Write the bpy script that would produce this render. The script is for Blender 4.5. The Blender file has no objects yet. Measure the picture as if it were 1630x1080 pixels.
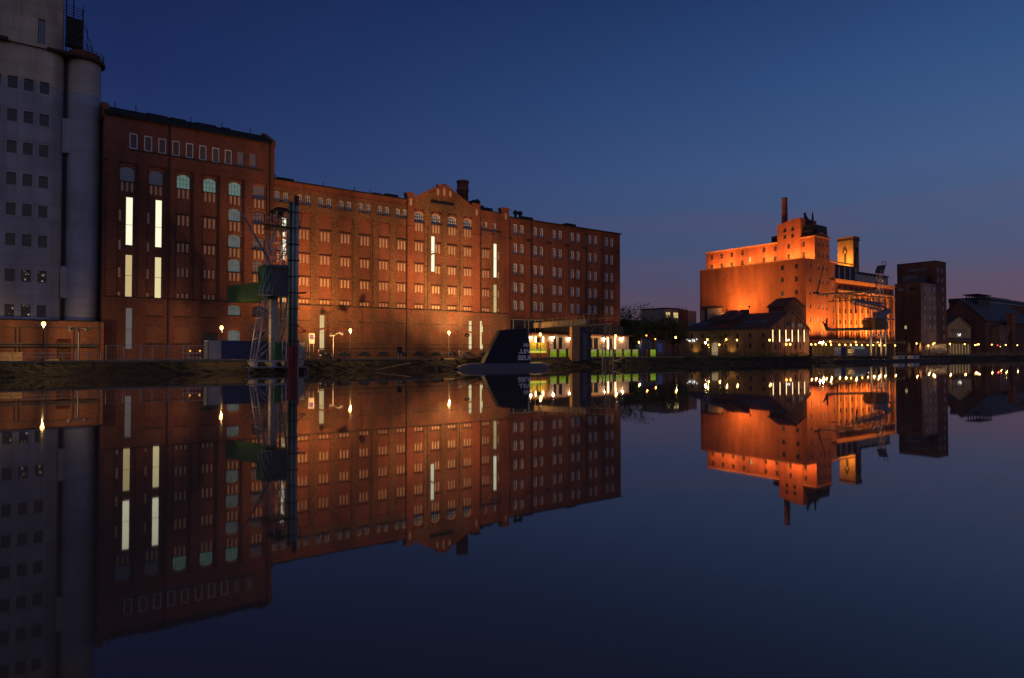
import bpy, math, random
from mathutils import Vector
random.seed(7)
R = math.radians
S = bpy.context.scene
COL = S.collection

# ------------------------------------------------------------------ camera
LENS = 23.0
FPX = 1630 * LENS / 36
TH, PI_ = math.atan(1405 / FPX), math.atan(21 / FPX)
CAM = Vector((0, -108, 2.9))
_ct, _st, _cp, _sp = math.cos(TH), math.sin(TH), math.cos(PI_), math.sin(PI_)
_r = Vector((_st, -_ct, 0)); _w = Vector((_ct * _cp, _st * _cp, _sp)); _u = Vector((-_ct * _sp, -_st * _sp, _cp))
cd = bpy.data.cameras.new('camera'); cam = bpy.data.objects.new('camera', cd); COL.objects.link(cam)
cd.lens = LENS; cd.sensor_width = 36; cd.clip_start = 0.1; cd.clip_end = 6000
cam.location = CAM; cam.rotation_euler = (R(90) + PI_, 0, TH - R(90))
S.camera = cam

def at(x, y, X=None, Y=None, Z=None):
    """survey helper: where the sight line through photo pixel (x, y) meets a wall plane"""
    d = _w + _r * ((x - 815) / FPX) + _u * ((540 - y) / FPX)
    k = (X - CAM.x) / d.x if X is not None else (Y - CAM.y) / d.y if Y is not None else (Z - CAM.z) / d.z
    return CAM + d * k
def ax(x, Y, y=560): return at(x, y, Y=Y).x
def az(x, y, Y): return at(x, y, Y=Y).z

# ------------------------------------------------------------------ render settings, dusk sky
S.view_settings.view_transform = 'Standard'; S.view_settings.look = 'None'
S.view_settings.exposure = 0; S.view_settings.gamma = 1; S.view_settings.use_curve_mapping = False
cy = S.cycles
cy.use_denoising = True; cy.max_bounces = 6; cy.diffuse_bounces = 2; cy.glossy_bounces = 4; cy.transmission_bounces = 4
cy.caustics_reflective = False; cy.caustics_refractive = False; cy.sample_clamp_indirect = 6; cy.blur_glossy = 0.3
cy.use_light_tree = True; cy.use_adaptive_sampling = False
def s2l(c):
    return tuple(((v / 255) / 12.92 if v / 255 <= .04045 else ((v / 255 + .055) / 1.055) ** 2.4) for v in c) + (1,)

W = bpy.data.worlds.new('World'); S.world = W; W.use_nodes = True
nt = W.node_tree; N = nt.nodes; L = nt.links; N.clear()
def wn(t, **k):
    n = N.new(t)
    for a, b in k.items(): setattr(n, a, b)
    return n
wo = wn('ShaderNodeOutputWorld'); bg = wn('ShaderNodeBackground'); L.new(bg.outputs[0], wo.inputs[0])
tc = wn('ShaderNodeTexCoord'); sep = wn('ShaderNodeSeparateXYZ'); L.new(tc.outputs['Generated'], sep.inputs[0])
def wramp(stops, src):
    r = wn('ShaderNodeValToRGB'); e = r.color_ramp.elements
    while len(e) < len(stops): e.new(0.5)
    for i, (p, c) in enumerate(stops): e[i].position = p; e[i].color = s2l(c)
    L.new(src, r.inputs[0]); return r.outputs[0]
def wmath(op, a, b=None, c=None, clamp=False):
    n = wn('ShaderNodeMath', operation=op, use_clamp=clamp)
    for i, v in enumerate((a, b, c)):
        if v is None: continue
        if isinstance(v, (int, float)): n.inputs[i].default_value = v
        else: L.new(v, n.inputs[i])
    return n.outputs[0]
def wdot(v):
    n = wn('ShaderNodeVectorMath', operation='DOT_PRODUCT'); L.new(tc.outputs['Generated'], n.inputs[0]); n.inputs[1].default_value = v
    return n.outputs['Value']
def wmix(f, a, b):
    n = wn('ShaderNodeMix', data_type='RGBA')
    L.new(f, n.inputs[0]); L.new(a, n.inputs[6]); L.new(b, n.inputs[7]); return n.outputs[2]
zz = wmath('MAXIMUM', sep.outputs[2], 0.0)
left = wramp([(0, (84, 68, 82)), (.06, (74, 70, 94)), (.14, (56, 69, 106)), (.25, (40, 57, 103)), (.36, (30, 45, 92)), (.50, (22, 36, 79)), (.62, (34, 42, 72)), (1, (46, 50, 70))], zz)
right = wramp([(0, (110, 82, 88)), (.06, (100, 80, 98)), (.14, (80, 90, 123)), (.25, (70, 97, 140)), (.36, (54, 86, 135)), (.50, (34, 61, 110)), (.62, (36, 54, 90)), (1, (46, 50, 70))], zz)
back = wramp([(0, (172, 142, 140)), (.2, (154, 148, 170)), (.5, (108, 114, 148)), (1, (48, 54, 80))], zz)
lr = wmath('MULTIPLY_ADD', wdot((_r.x, _r.y, 0)), 0.9, 0.42, clamp=True)
bk = wmath('MULTIPLY_ADD', wdot((-_ct, -_st, 0)), 0.9, 0.05, clamp=True)
sky = wmix(lr, left, right)
# thin streaks of cloud low on the right
mp = wn('ShaderNodeMapping'); mp.inputs['Scale'].default_value = (2.2, 2.2, 26); L.new(tc.outputs['Generated'], mp.inputs[0])
nz = wn('ShaderNodeTexNoise'); nz.inputs['Scale'].default_value = 1.3; nz.inputs['Detail'].default_value = 5; L.new(mp.outputs[0], nz.inputs[0])
cl = wmath('MULTIPLY_ADD', nz.outputs[0], 6.0, -2.8, clamp=True)
low = wmath('MULTIPLY_ADD', zz, -3.9, 1.0, clamp=True)
cl = wmath('MULTIPLY', wmath('MULTIPLY', cl, low), wmath('MULTIPLY_ADD', lr, 0.62, 0.0, clamp=True))
cc = wn('ShaderNodeRGB'); cc.outputs[0].default_value = s2l((108, 80, 96))
sky = wmix(cl, sky, cc.outputs[0])
sky = wmix(bk, sky, back)
L.new(sky, bg.inputs[0]); bg.inputs[1].default_value = 0.92

# ------------------------------------------------------------------ materials
def newmat(name):
    m = bpy.data.materials.new(name); m.use_nodes = True
    return m, m.node_tree, m.node_tree.nodes['Principled BSDF']
def link(t, a, b): t.links.new(a, b)
def c4(c): return tuple(c) + (1,) if len(c) == 3 else tuple(c)
def noise_var(t, scale, stretch=(1, 1, 1), detail=4):
    g = t.nodes.new('ShaderNodeNewGeometry'); mp = t.nodes.new('ShaderNodeMapping'); mp.inputs['Scale'].default_value = stretch
    n = t.nodes.new('ShaderNodeTexNoise'); n.inputs['Scale'].default_value = scale; n.inputs['Detail'].default_value = detail
    link(t, g.outputs['Position'], mp.inputs[0]); link(t, mp.outputs[0], n.inputs[0]); return n.outputs[0]
def rgbmix(t, f, a, b, mode='MIX'):
    n = t.nodes.new('ShaderNodeMix'); n.data_type = 'RGBA'; n.blend_type = mode
    for i, v in ((0, f), (6, a), (7, b)):
        if isinstance(v, (int, float)): n.inputs[i].default_value = v
        elif isinstance(v, tuple): n.inputs[i].default_value = c4(v)
        else: link(t, v, n.inputs[i])
    return n.outputs[2]
def mul(c, k): return tuple(min(1, v * k) for v in c[:3])
def plain(name, c, rough=.7, metal=0.0, var=.25, scale=1.5, stretch=(1, 1, 1), bump=0.0):
    m, t, b = newmat(name)
    b.inputs['Roughness'].default_value = rough; b.inputs['Metallic'].default_value = metal; b.inputs['Specular IOR Level'].default_value = .2
    n = noise_var(t, scale, stretch)
    link(t, rgbmix(t, n, mul(c, 1 - var * 1.6), mul(c, 1 + var * 1.6)), b.inputs['Base Color'])
    if bump:
        bm = t.nodes.new('ShaderNodeBump'); bm.inputs['Strength'].default_value = bump; link(t, n, bm.inputs['Height']); link(t, bm.outputs[0], b.inputs['Normal'])
    return m
def glow(name, c, strength, var=0.0, scale=.8, base=(.05, .05, .05), stretch=(1, 1, 1)):
    m, t, b = newmat(name)
    b.inputs['Base Color'].default_value = c4(base); b.inputs['Roughness'].default_value = .3
    b.inputs['Emission Strength'].default_value = strength
    if var:
        n = noise_var(t, scale, stretch); link(t, rgbmix(t, n, mul(c, 1 - var), mul(c, 1 + var)), b.inputs['Emission Color'])
    else: b.inputs['Emission Color'].default_value = c4(c)
    return m
def brick(name, c1, c2, mortar, scale=1.0, contrast=.5, grime=.45):
    """fired brick: courses from a brick texture on the wall plane, per-brick tone, soot and damp in large patches"""
    m, t, b = newmat(name)
    b.inputs['Roughness'].default_value = .85
    g = t.nodes.new('ShaderNodeNewGeometry'); s = t.nodes.new('ShaderNodeSeparateXYZ'); link(t, g.outputs['Position'], s.inputs[0])
    a = t.nodes.new('ShaderNodeMath'); a.operation = 'ADD'; link(t, s.outputs[0], a.inputs[0]); link(t, s.outputs[1], a.inputs[1])
    cb = t.nodes.new('ShaderNodeCombineXYZ'); link(t, a.outputs[0], cb.inputs[0]); link(t, s.outputs[2], cb.inputs[1])
    bt = t.nodes.new('ShaderNodeTexBrick'); link(t, cb.outputs[0], bt.inputs['Vector'])
    bt.inputs['Scale'].default_value = scale; bt.inputs['Brick Width'].default_value = .38; bt.inputs['Row Height'].default_value = .15
    bt.inputs['Mortar Size'].default_value = .012; bt.inputs['Bias'].default_value = 0.0
    bt.inputs['Color1'].default_value = c4(c1); bt.inputs['Color2'].default_value = c4(c2); bt.inputs['Mortar'].default_value = c4(mortar)
    n1 = t.nodes.new('ShaderNodeTexNoise'); n1.inputs['Scale'].default_value = 3.2; n1.inputs['Detail'].default_value = 5; n1.inputs['Roughness'].default_value = .8
    mp = t.nodes.new('ShaderNodeMapping'); mp.inputs['Scale'].default_value = (1, 2.2, 1); link(t, cb.outputs[0], mp.inputs[0]); link(t, mp.outputs[0], n1.inputs[0])
    r1 = t.nodes.new('ShaderNodeMapRange'); link(t, n1.outputs[0], r1.inputs[0]); r1.inputs[1].default_value = .3; r1.inputs[2].default_value = .7
    r1.inputs[3].default_value = 1 - contrast; r1.inputs[4].default_value = 1 + contrast
    n2 = noise_var(t, .12, (1, 1, .6), 6)
    r2 = t.nodes.new('ShaderNodeMapRange'); link(t, n2, r2.inputs[0]); r2.inputs[1].default_value = .35; r2.inputs[2].default_value = .65
    r2.inputs[3].default_value = 1 - grime; r2.inputs[4].default_value = 1.1
    n3 = noise_var(t, .5, (1, 1, .12), 4)                 # water streaks run down the wall
    r3 = t.nodes.new('ShaderNodeMapRange'); link(t, n3, r3.inputs[0]); r3.inputs[1].default_value = .35; r3.inputs[2].default_value = .6
    r3.inputs[3].default_value = .78; r3.inputs[4].default_value = 1.06
    mm = t.nodes.new('ShaderNodeMath'); mm.operation = 'MULTIPLY'; link(t, r1.outputs[0], mm.inputs[0]); link(t, r2.outputs[0], mm.inputs[1])
    m2 = t.nodes.new('ShaderNodeMath'); m2.operation = 'MULTIPLY'; link(t, mm.outputs[0], m2.inputs[0]); link(t, r3.outputs[0], m2.inputs[1])
    v = t.nodes.new('ShaderNodeVectorMath'); v.operation = 'SCALE'; link(t, bt.outputs['Color'], v.inputs[0]); link(t, m2.outputs[0], v.inputs['Scale'])
    link(t, v.outputs[0], b.inputs['Base Color'])
    return m
def concrete(name, c, lower=None, zt=0):
    m, t, b = newmat(name); b.inputs['Roughness'].default_value = .9
    g = t.nodes.new('ShaderNodeNewGeometry'); s = t.nodes.new('ShaderNodeSeparateXYZ'); link(t, g.outputs['Position'], s.inputs[0])
    a = t.nodes.new('ShaderNodeMath'); a.operation = 'ADD'; link(t, s.outputs[0], a.inputs[0]); link(t, s.outputs[1], a.inputs[1])
    cb = t.nodes.new('ShaderNodeCombineXYZ'); link(t, a.outputs[0], cb.inputs[0]); link(t, s.outputs[2], cb.inputs[1])
    bt = t.nodes.new('ShaderNodeTexBrick'); link(t, cb.outputs[0], bt.inputs['Vector']); bt.inputs['Scale'].default_value = 1
    bt.inputs['Brick Width'].default_value = 4.1; bt.inputs['Row Height'].default_value = 2.1; bt.inputs['Mortar Size'].default_value = .03; bt.inputs['Mortar Smooth'].default_value = .3
    bt.inputs['Color1'].default_value = c4(mul(c, 1.06)); bt.inputs['Color2'].default_value = c4(mul(c, .9)); bt.inputs['Mortar'].default_value = c4(mul(c, .68))
    f1 = noise_var(t, .5, (1, 1, .15), 6); f2 = noise_var(t, .35, (.6, .6, 2.2), 5)
    x = rgbmix(t, f1, (.42, .41, .40), (1.5, 1.47, 1.43)); y = rgbmix(t, f2, (.75, .74, .72), (1.2, 1.2, 1.2))
    k = rgbmix(t, 1.0, bt.outputs['Color'], x, 'MULTIPLY'); k = rgbmix(t, 1.0, k, y, 'MULTIPLY')
    if lower:                                          # blue-grey tone below zt, warmer tone above
        n_ = t.nodes.new('ShaderNodeMath'); n_.operation = 'GREATER_THAN'; link(t, s.outputs[2], n_.inputs[0]); n_.inputs[1].default_value = zt
        k = rgbmix(t, 1.0, k, rgbmix(t, n_.outputs[0], tuple(a_ / b_ for a_, b_ in zip(lower, c)), (1.0, 1.0, 1.0)), 'MULTIPLY')
    link(t, k, b.inputs['Base Color'])
    return m
def ribbed(name, c, freq=26, rough=.55, axis=0):
    """profiled sheet steel: ribs come from a wave bump across the sheet"""
    m, t, b = newmat(name); b.inputs['Roughness'].default_value = rough
    g = t.nodes.new('ShaderNodeNewGeometry'); w = t.nodes.new('ShaderNodeTexWave'); w.bands_direction = 'XYZ'[axis]
    w.inputs['Scale'].default_value = freq / 20; link(t, g.outputs['Position'], w.inputs[0])
    bm = t.nodes.new('ShaderNodeBump'); bm.inputs['Strength'].default_value = .8; bm.inputs['Distance'].default_value = .06; link(t, w.outputs['Fac'], bm.inputs['Height'])
    link(t, bm.outputs[0], b.inputs['Normal'])
    n = noise_var(t, 1.2, (1, 1, .4)); k = rgbmix(t, n, mul(c, .6), mul(c, 1.35))
    link(t, rgbmix(t, w.outputs['Fac'], rgbmix(t, 1.0, k, (.55, .55, .55), 'MULTIPLY'), k), b.inputs['Base Color'])  # groove shade painted into the colour so the ribs read
    return m
def glassy(name, c, rough=.08, spec=.6):
    m, t, b = newmat(name); b.inputs['Roughness'].default_value = rough; b.inputs['Specular IOR Level'].default_value = spec
    n = noise_var(t, .9); link(t, rgbmix(t, n, mul(c, .6), mul(c, 1.5)), b.inputs['Base Color']); return m

M = {}
M['brick_red'] = brick('brick_red', (.32, .092, .04), (.22, .056, .026), (.17, .075, .05))
M['brick_tall'] = brick('brick_tall', (.21, .068, .042), (.13, .043, .03), (.12, .06, .045), contrast=.5)
M['brick_brown'] = brick('brick_brown', (.27, .128, .05), (.13, .05, .025), (.16, .09, .05), contrast=.62)
M['brick_lower'] = brick('brick_lower', (.23, .10, .05), (.145, .058, .03), (.13, .075, .05), contrast=.5)
M['brick_blind'] = brick('brick_blind', (.26, .092, .05), (.19, .065, .036), (.15, .08, .05), contrast=.35)
M['brick_lamplit'] = brick('brick_lamplit', (.42, .25, .19), (.33, .19, .14), (.26, .18, .14), contrast=.25)  # lamplight on the tower block front, painted in as a paler brick
M['brick_panel'] = brick('brick_panel', (.29, .096, .05), (.21, .068, .036), (.2, .085, .06), contrast=.35)
M['brick_wing'] = brick('brick_wing', (.27, .078, .038), (.17, .048, .024), (.15, .06, .04), contrast=.42)
M['brick_far'] = brick('brick_far', (.38, .10, .038), (.26, .06, .024), (.2, .1, .06), contrast=.6, grime=.35)
M['brick_low'] = brick('brick_low', (.36, .14, .065), (.24, .085, .04), (.16, .09, .06), contrast=.3)
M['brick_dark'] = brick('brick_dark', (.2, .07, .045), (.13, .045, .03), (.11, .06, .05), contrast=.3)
M['brick_buff'] = brick('brick_buff', (.34, .2, .085), (.24, .13, .05), (.2, .13, .08), contrast=.3)
M['concrete'] = concrete('concrete', (.43, .375, .33), (.29, .31, .39), az(60, 133, 1.5))
M['slit'] = plain('slit_render', (.44, .32, .235), .9, var=.15)
M['roof_dark'] = plain('roof_felt', (.02, .02, .022), .8, var=.3)
M['slate'] = plain('slate', (.06, .045, .045), .6, var=.35, scale=2.5)
M['tile_red'] = plain('roof_tile', (.16, .05, .03), .8, var=.35, scale=3, stretch=(1, 1, 1))
M['sill'] = plain('sill_stone', (.05, .035, .03), .8)
M['pipe'] = plain('downpipe_metal', (.045, .03, .028), .6)
M['frame_white'] = plain('frame_white', (.62, .62, .66), .6, var=.08)
M['frame_grey'] = plain('frame_grey', (.26, .28, .34), .6, var=.1)
M['frame_dark'] = plain('frame_dark', (.05, .05, .055), .6, var=.1)
M['frame_sky_tint'] = plain('frame_sky_tint', (.58, .62, .74), .5, var=.03)  # sky reflection painted into the frames as a bluish white
M['glass_blue'] = glassy('glass_blue', (.05, .08, .15), .12, 1.0)
M['glass_dark'] = glassy('glass_dark', (.02, .02, .03), .15, .5)
M['glass_blind'] = glassy('glass_blind', (.16, .145, .18), .35)
M['curtain'] = plain('window_blind', (.10, .085, .095), .8, var=.2)
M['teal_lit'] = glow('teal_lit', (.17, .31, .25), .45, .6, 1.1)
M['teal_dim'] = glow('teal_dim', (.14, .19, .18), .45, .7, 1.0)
M['lit_cream'] = glow('lit_cream', (1.0, .80, .40), .8, .12, .25)
M['lit_white'] = glow('lit_white', (1.0, .92, .64), 1.1, .1, .3)
M['lit_low'] = glow('lit_low', (.66, .50, .23), .8, .14, .25)
M['lit_top'] = glow('lit_top', (.5, .42, .2), .5, .5, .9)
M['lit_dim'] = glow('lit_dim', (.30, .2, .08), .5, .4, .4)
M['grey_glow'] = glow('grey_glow', (.12, .105, .10), .75, .2, .25)  # dim grey pane tone, put in as a faint emission
M['lit_warm'] = glow('lit_warm', (1.0, .55, .2), 1.1, .6, 1.5)
m, t, b = newmat('glint_specks'); M['glint_specks'] = m
b.inputs['Base Color'].default_value = (.03, .03, .035, 1); b.inputs['Roughness'].default_value = .2
_n = noise_var(t, 2.6, (1, 1, 1), 2); _r1 = t.nodes.new('ShaderNodeMapRange'); link(t, _n, _r1.inputs[0]); _r1.inputs[1].default_value = .63; _r1.inputs[2].default_value = .8
b.inputs['Emission Color'].default_value = (1, .72, .35, 1); _r1.inputs[4].default_value = .9; link(t, _r1.outputs[0], b.inputs['Emission Strength'])  # glints on dark panes, painted as random specks of emission
M['steel_grey'] = plain('steel_grey', (.36, .36, .39), .5, .3, .3)
M['steel_blue'] = plain('steel_blue', (.15, .165, .21), .5, .3, .25)
M['steel_dark'] = plain('steel_dark', (.035, .035, .042), .6, .2, .25)
M['steel_tan'] = plain('steel_tan', (.36, .25, .12), .7, 0, .3)
M['green_sheet'] = ribbed('green_sheet', (.035, .13, .05), 60, .6, 1)
M['green_steel'] = plain('green_steel', (.04, .14, .07), .5, .1)
M['red_steel'] = plain('red_steel', (.13, .022, .028), .6, .1, .4)
M['cont_blue'] = ribbed('container_blue', (.028, .06, .22), 70, .5, 0)
M['cont_white'] = ribbed('container_white', (.5, .5, .56), 50, .5, 0)
M['white'] = plain('white_paint', (.42, .42, .43), .5, var=.08)
M['red_paint'] = plain('red_paint', (.5, .03, .03), .5, var=.1)
M['ground'] = plain('quay_paving', (.10, .075, .055), .9, var=.4, scale=.6)
M['kerb'] = plain('kerb_stone', (.22, .17, .12), .9, var=.3)
M['bank'] = plain('bank_rubble', (.026, .022, .019), .95, var=.6, scale=3.6, bump=.8)
M['leaf'] = plain('leaf', (.05, .075, .025), .7, var=.5, scale=1.2)
M['bark'] = plain('bark', (.06, .045, .035), .9, var=.3)
M['plaster'] = plain('plaster', (.5, .36, .27), .9, var=.12)
M['plaster_pale'] = plain('plaster_pale', (.27, .22, .20), .9, var=.1)
M['sub'] = plain('dark_hull_paint', (.018, .02, .032), .55, .1, .25)
M['panel_tan'] = plain('panel_tan', (.40, .2, .075), .8, var=.2, scale=.7)
M['panel_blue'] = plain('panel_blue', (.11, .105, .13), .6, var=.2)
M['parasol'] = plain('parasol_cloth', (.42, .25, .11), .9, var=.15)
M['lamp_sodium'] = glow('lamp_sodium', (1.0, .46, .09), 9); M['lamp_far'] = glow('lamp_far', (1.0, .46, .08), 11)
M['lamp_orange'] = glow('lamp_orange', (1.0, .25, .04), 7)
M['lamp_white'] = glow('lamp_white', (1.0, .72, .46), 150)
M['lamp_red'] = glow('lamp_red', (1.0, .06, .08), 7)
M['pole_grey'] = plain('pole_grey', (.30, .32, .39), .5, .3, .25); M['pole_green'] = plain('pole_green', (.10, .22, .12), .5, .2, .25); M['cab_grey'] = plain('cab_grey', (.10, .105, .12), .6, .1, .3)
M['pipe_grey'] = plain('pipe_grey', (.11, .095, .085), .6)
M['lamp_off'] = plain('lamp_off', (.4, .38, .34), .4)
M['tube_warm'] = glow('tube_warm', (1.0, .70, .34), 2.2)
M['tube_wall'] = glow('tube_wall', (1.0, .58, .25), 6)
M['green_glass'] = glow('green_glass', (.30, .48, .02), .5, .7, 1.4)
M['yellow_glass'] = glow('yellow_glass', (.75, .62, .05), .85, .35, .7)
M['sign_white'] = glow('sign_white', (.95, 1.0, 1.0), 1.6)
M['blue_glow'] = glow('blue_glow', (.1, .1, 1), 3)
M['text'] = plain('lettering', (.8, .76, .82), .6, var=.05)
M['flood_lens'] = glow('flood_lens', (1.0, .5, .15), 30)

# water: still basin in a long exposure
m, t, b = newmat('basin_water'); M['water'] = m
b.inputs['Base Color'].default_value = (.11, .075, .055, 1); b.inputs['IOR'].default_value = 1.5
b.inputs['Roughness'].default_value = .022; b.inputs['Specular IOR Level'].default_value = .5
n1 = noise_var(t, .35, (1, 1, 1), 3); bm = t.nodes.new('ShaderNodeBump'); bm.inputs['Strength'].default_value = .022; bm.inputs['Distance'].default_value = .02
link(t, n1, bm.inputs['Height']); link(t, bm.outputs[0], b.inputs['Normal'])

# ------------------------------------------------------------------ mesh building
class MB:
    def __init__(s): s.v = []; s.f = []; s.mi = []
    def face(s, pts, mi=0):
        k = len(s.v); s.v += [tuple(p) for p in pts]; s.f.append(tuple(range(k, k + len(pts)))); s.mi.append(mi)
    def box(s, x0, x1, y0, y1, z0, z1, mi=0):
        s.hexa([(x0, y0), (x1, y0), (x1, y1), (x0, y1)], z0, z1, mi); return s
    def hexa(s, poly, z0, z1, mi=0):
        n = len(poly); k = len(s.v)
        s.v += [(p[0], p[1], z0) for p in poly] + [(p[0], p[1], z1) for p in poly]
        s.f += [tuple(range(k + n - 1, k - 1, -1)), tuple(range(k + n, k + 2 * n))] + [(k + i, k + (i + 1) % n, k + n + (i + 1) % n, k + n + i) for i in range(n)]
        s.mi += [mi] * (n + 2)
    def prism(s, poly, lo, hi, axis='x', mi=0):
        """poly in the two other axes, extruded along axis"""
        f = {'x': lambda a, b, c: (c, a, b), 'y': lambda a, b, c: (a, c, b), 'z': lambda a, b, c: (a, b, c)}[axis]
        n = len(poly); k = len(s.v)
        s.v += [f(p[0], p[1], lo) for p in poly] + [f(p[0], p[1], hi) for p in poly]
        s.f += [tuple(range(k + n - 1, k - 1, -1)), tuple(range(k + n, k + 2 * n))] + [(k + i, k + (i + 1) % n, k + n + (i + 1) % n, k + n + i) for i in range(n)]
        s.mi += [mi] * (n + 2)
    def tube(s, p, q, r, n=6, r2=None, mi=0):
        p, q = Vector(p), Vector(q); d = q - p
        if d.length < 1e-6: return s
        d.normalize(); a = d.orthogonal().normalized(); c = d.cross(a); r2 = r if r2 is None else r2; k = len(s.v)
        for o, rr in ((p, r), (q, r2)):
            for i in range(n):
                t_ = 2 * math.pi * i / n; s.v.append(tuple(o + a * rr * math.cos(t_) + c * rr * math.sin(t_)))
        s.f += [(k + i, k + (i + 1) % n, k + n + (i + 1) % n, k + n + i) for i in range(n)] + [tuple(range(k + n - 1, k - 1, -1)), tuple(range(k + n, k + 2 * n))]
        s.mi += [mi] * (n + 2); return s
    def path(s, pts, r, n=6, mi=0):
        for a, c in zip(pts, pts[1:]): s.tube(a, c, r, n, mi=mi)
        return s
    def lathe(s, cx, cy_, prof, n=16, mi=0, a0=0, a1=2 * math.pi):
        k = len(s.v); full = abs(a1 - a0 - 2 * math.pi) < 1e-6; m_ = n if full else n + 1
        for r, z in prof:
            for i in range(m_):
                t_ = a0 + (a1 - a0) * i / n; s.v.append((cx + r * math.cos(t_), cy_ + r * math.sin(t_), z))
        for j in range(len(prof) - 1):
            for i in range(n):
                i2 = (i + 1) % m_; s.f.append((k + j * m_ + i, k + j * m_ + i2, k + (j + 1) * m_ + i2, k + (j + 1) * m_ + i)); s.mi.append(mi)
        return s
    def ball(s, c, r, nu=10, nv=6, mi=0, sz=1.0):
        return s.lathe(c[0], c[1], [(max(.001, r * math.sin(math.pi * j / nv)), c[2] - r * sz * math.cos(math.pi * j / nv)) for j in range(nv + 1)], nu, mi)
    def build(s, name, mats, parent=None, smooth=False, loc=None):
        me = bpy.data.meshes.new(name)
        off = Vector(loc) if loc is not None else Vector((0, 0, 0))
        me.from_pydata([tuple(Vector(p) - off) for p in s.v] if loc is not None else s.v, [], s.f)
        for m_ in (mats if isinstance(mats, list) else [mats]): me.materials.append(m_)
        if any(s.mi): me.polygons.foreach_set('material_index', s.mi)
        if smooth: me.polygons.foreach_set('use_smooth', [True] * len(me.polygons))
        me.update()
        o = bpy.data.objects.new(name, me); COL.objects.link(o)
        if parent is not None:
            o.parent = parent; w = Vector(parent.get('_w', (0, 0, 0))); o.location = -w; o['_w'] = (0., 0., 0.)
        elif loc is not None: o.location = off
        return o
def tag(o, label=None, cat=None, group=None, kind=None):
    for k, v in (('label', label), ('category', cat), ('group', group), ('kind', kind)):
        if v: o[k] = v
    return o
def thing(name, label, cat, loc=(0, 0, 0), group=None):
    o = bpy.data.objects.new(name, None); COL.objects.link(o); o.location = loc; o['_w'] = tuple(float(v) for v in loc)
    o.empty_display_size = .5
    return tag(o, label, cat, group)
def clone(o, shift, parent=None):
    """copy of an object and everything under it, moved by shift (children keep their own offsets)"""
    c = o.copy(); COL.objects.link(c)
    if parent is not None: c.parent = parent
    c.location = o.location + Vector(shift)
    for ch in list(o.children): clone(ch, (0, 0, 0), c)
    return c
def structure(name, mb, mat_): return tag(mb.build(name, mat_), kind='structure')

class Fr:
    """a wall plane: a runs along the wall, b stands out of it, z up"""
    def __init__(s, axis, c): s.axis = axis; s.c = c
    def p(s, a, b_, z): return (a, s.c - b_, z) if s.axis == 'x' else (s.c - b_, a, z)
    def d(s, a, z): return (a, 0, z) if s.axis == 'x' else (0, a, z)
    def box(s, mb, a0, a1, b0, b1, z0, z1, mi=0):
        p, q = s.p(a0, b0, z0), s.p(a1, b1, z1)
        mb.box(min(p[0], q[0]), max(p[0], q[0]), min(p[1], q[1]), max(p[1], q[1]), z0, z1, mi)
    def poly(s, mb, pts, b_, mi=0): mb.face([s.p(a, b_, z) for a, z in pts], mi)
    def slab(s, mb, pts, b0, b1, mi=0):
        s.poly(mb, pts, b0, mi); s.poly(mb, pts, b1, mi); n = len(pts)
        for i in range(n):
            (a, z), (c, w) = pts[i], pts[(i + 1) % n]
            mb.face([s.p(a, b0, z), s.p(c, b0, w), s.p(c, b1, w), s.p(a, b1, z)], mi)
def arc(a0, a1, z1, rise, n=8):
    """points of a segmental arch from left springing to right springing, crown at z1"""
    if rise <= 0: return [(a0, z1), (a1, z1)]
    h = (a1 - a0) / 2; rad = (h * h + rise * rise) / (2 * rise); ca = (a0 + a1) / 2; cz = z1 - rad; t0 = math.asin(min(1, h / rad))
    return [(ca + rad * math.sin(-t0 + 2 * t0 * i / n), cz + rad * math.cos(-t0 + 2 * t0 * i / n)) for i in range(n + 1)]
def wall(mb, fr, a0, a1, z0, z1, ops, b_=0.0, depth=.3, mi=0):
    """wall sheet with real openings (a0, a1, z0, z1, rise) and their reveals"""
    A = sorted({a0, a1} | {v for o in ops for v in o[:2]}); Z = sorted({z0, z1} | {v for o in ops for v in o[2:4]})
    for i in range(len(A) - 1):
        run = None
        for j in range(len(Z)):
            hole = True
            if j < len(Z) - 1:
                ca, cz = (A[i] + A[i + 1]) / 2, (Z[j] + Z[j + 1]) / 2
                hole = any(o[0] < ca < o[1] and o[2] < cz < o[3] for o in ops)
            if not hole and run is None: run = Z[j]
            if hole and run is not None:
                fr.poly(mb, [(A[i], run), (A[i + 1], run), (A[i + 1], Z[j]), (A[i], Z[j])], b_, mi); run = None
    for o in ops:
        oa, ob, oz, ot, ri = o
        top = arc(oa, ob, ot, ri)
        if ri > 0:
            h = len(top) // 2
            fr.poly(mb, [(oa, ot)] + top[:h + 1], b_, mi); fr.poly(mb, [(ob, ot)] + top[h:][::-1], b_, mi)
        loop = [(oa, oz)] + top + [(ob, oz)]
        for k in range(len(loop)):
            (p, q), (r_, s_) = loop[k], loop[(k + 1) % len(loop)]
            mb.face([fr.p(p, b_, q), fr.p(r_, b_, s_), fr.p(r_, b_ - depth, s_), fr.p(p, b_ - depth, q)], mi)
_wcache = {}
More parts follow.
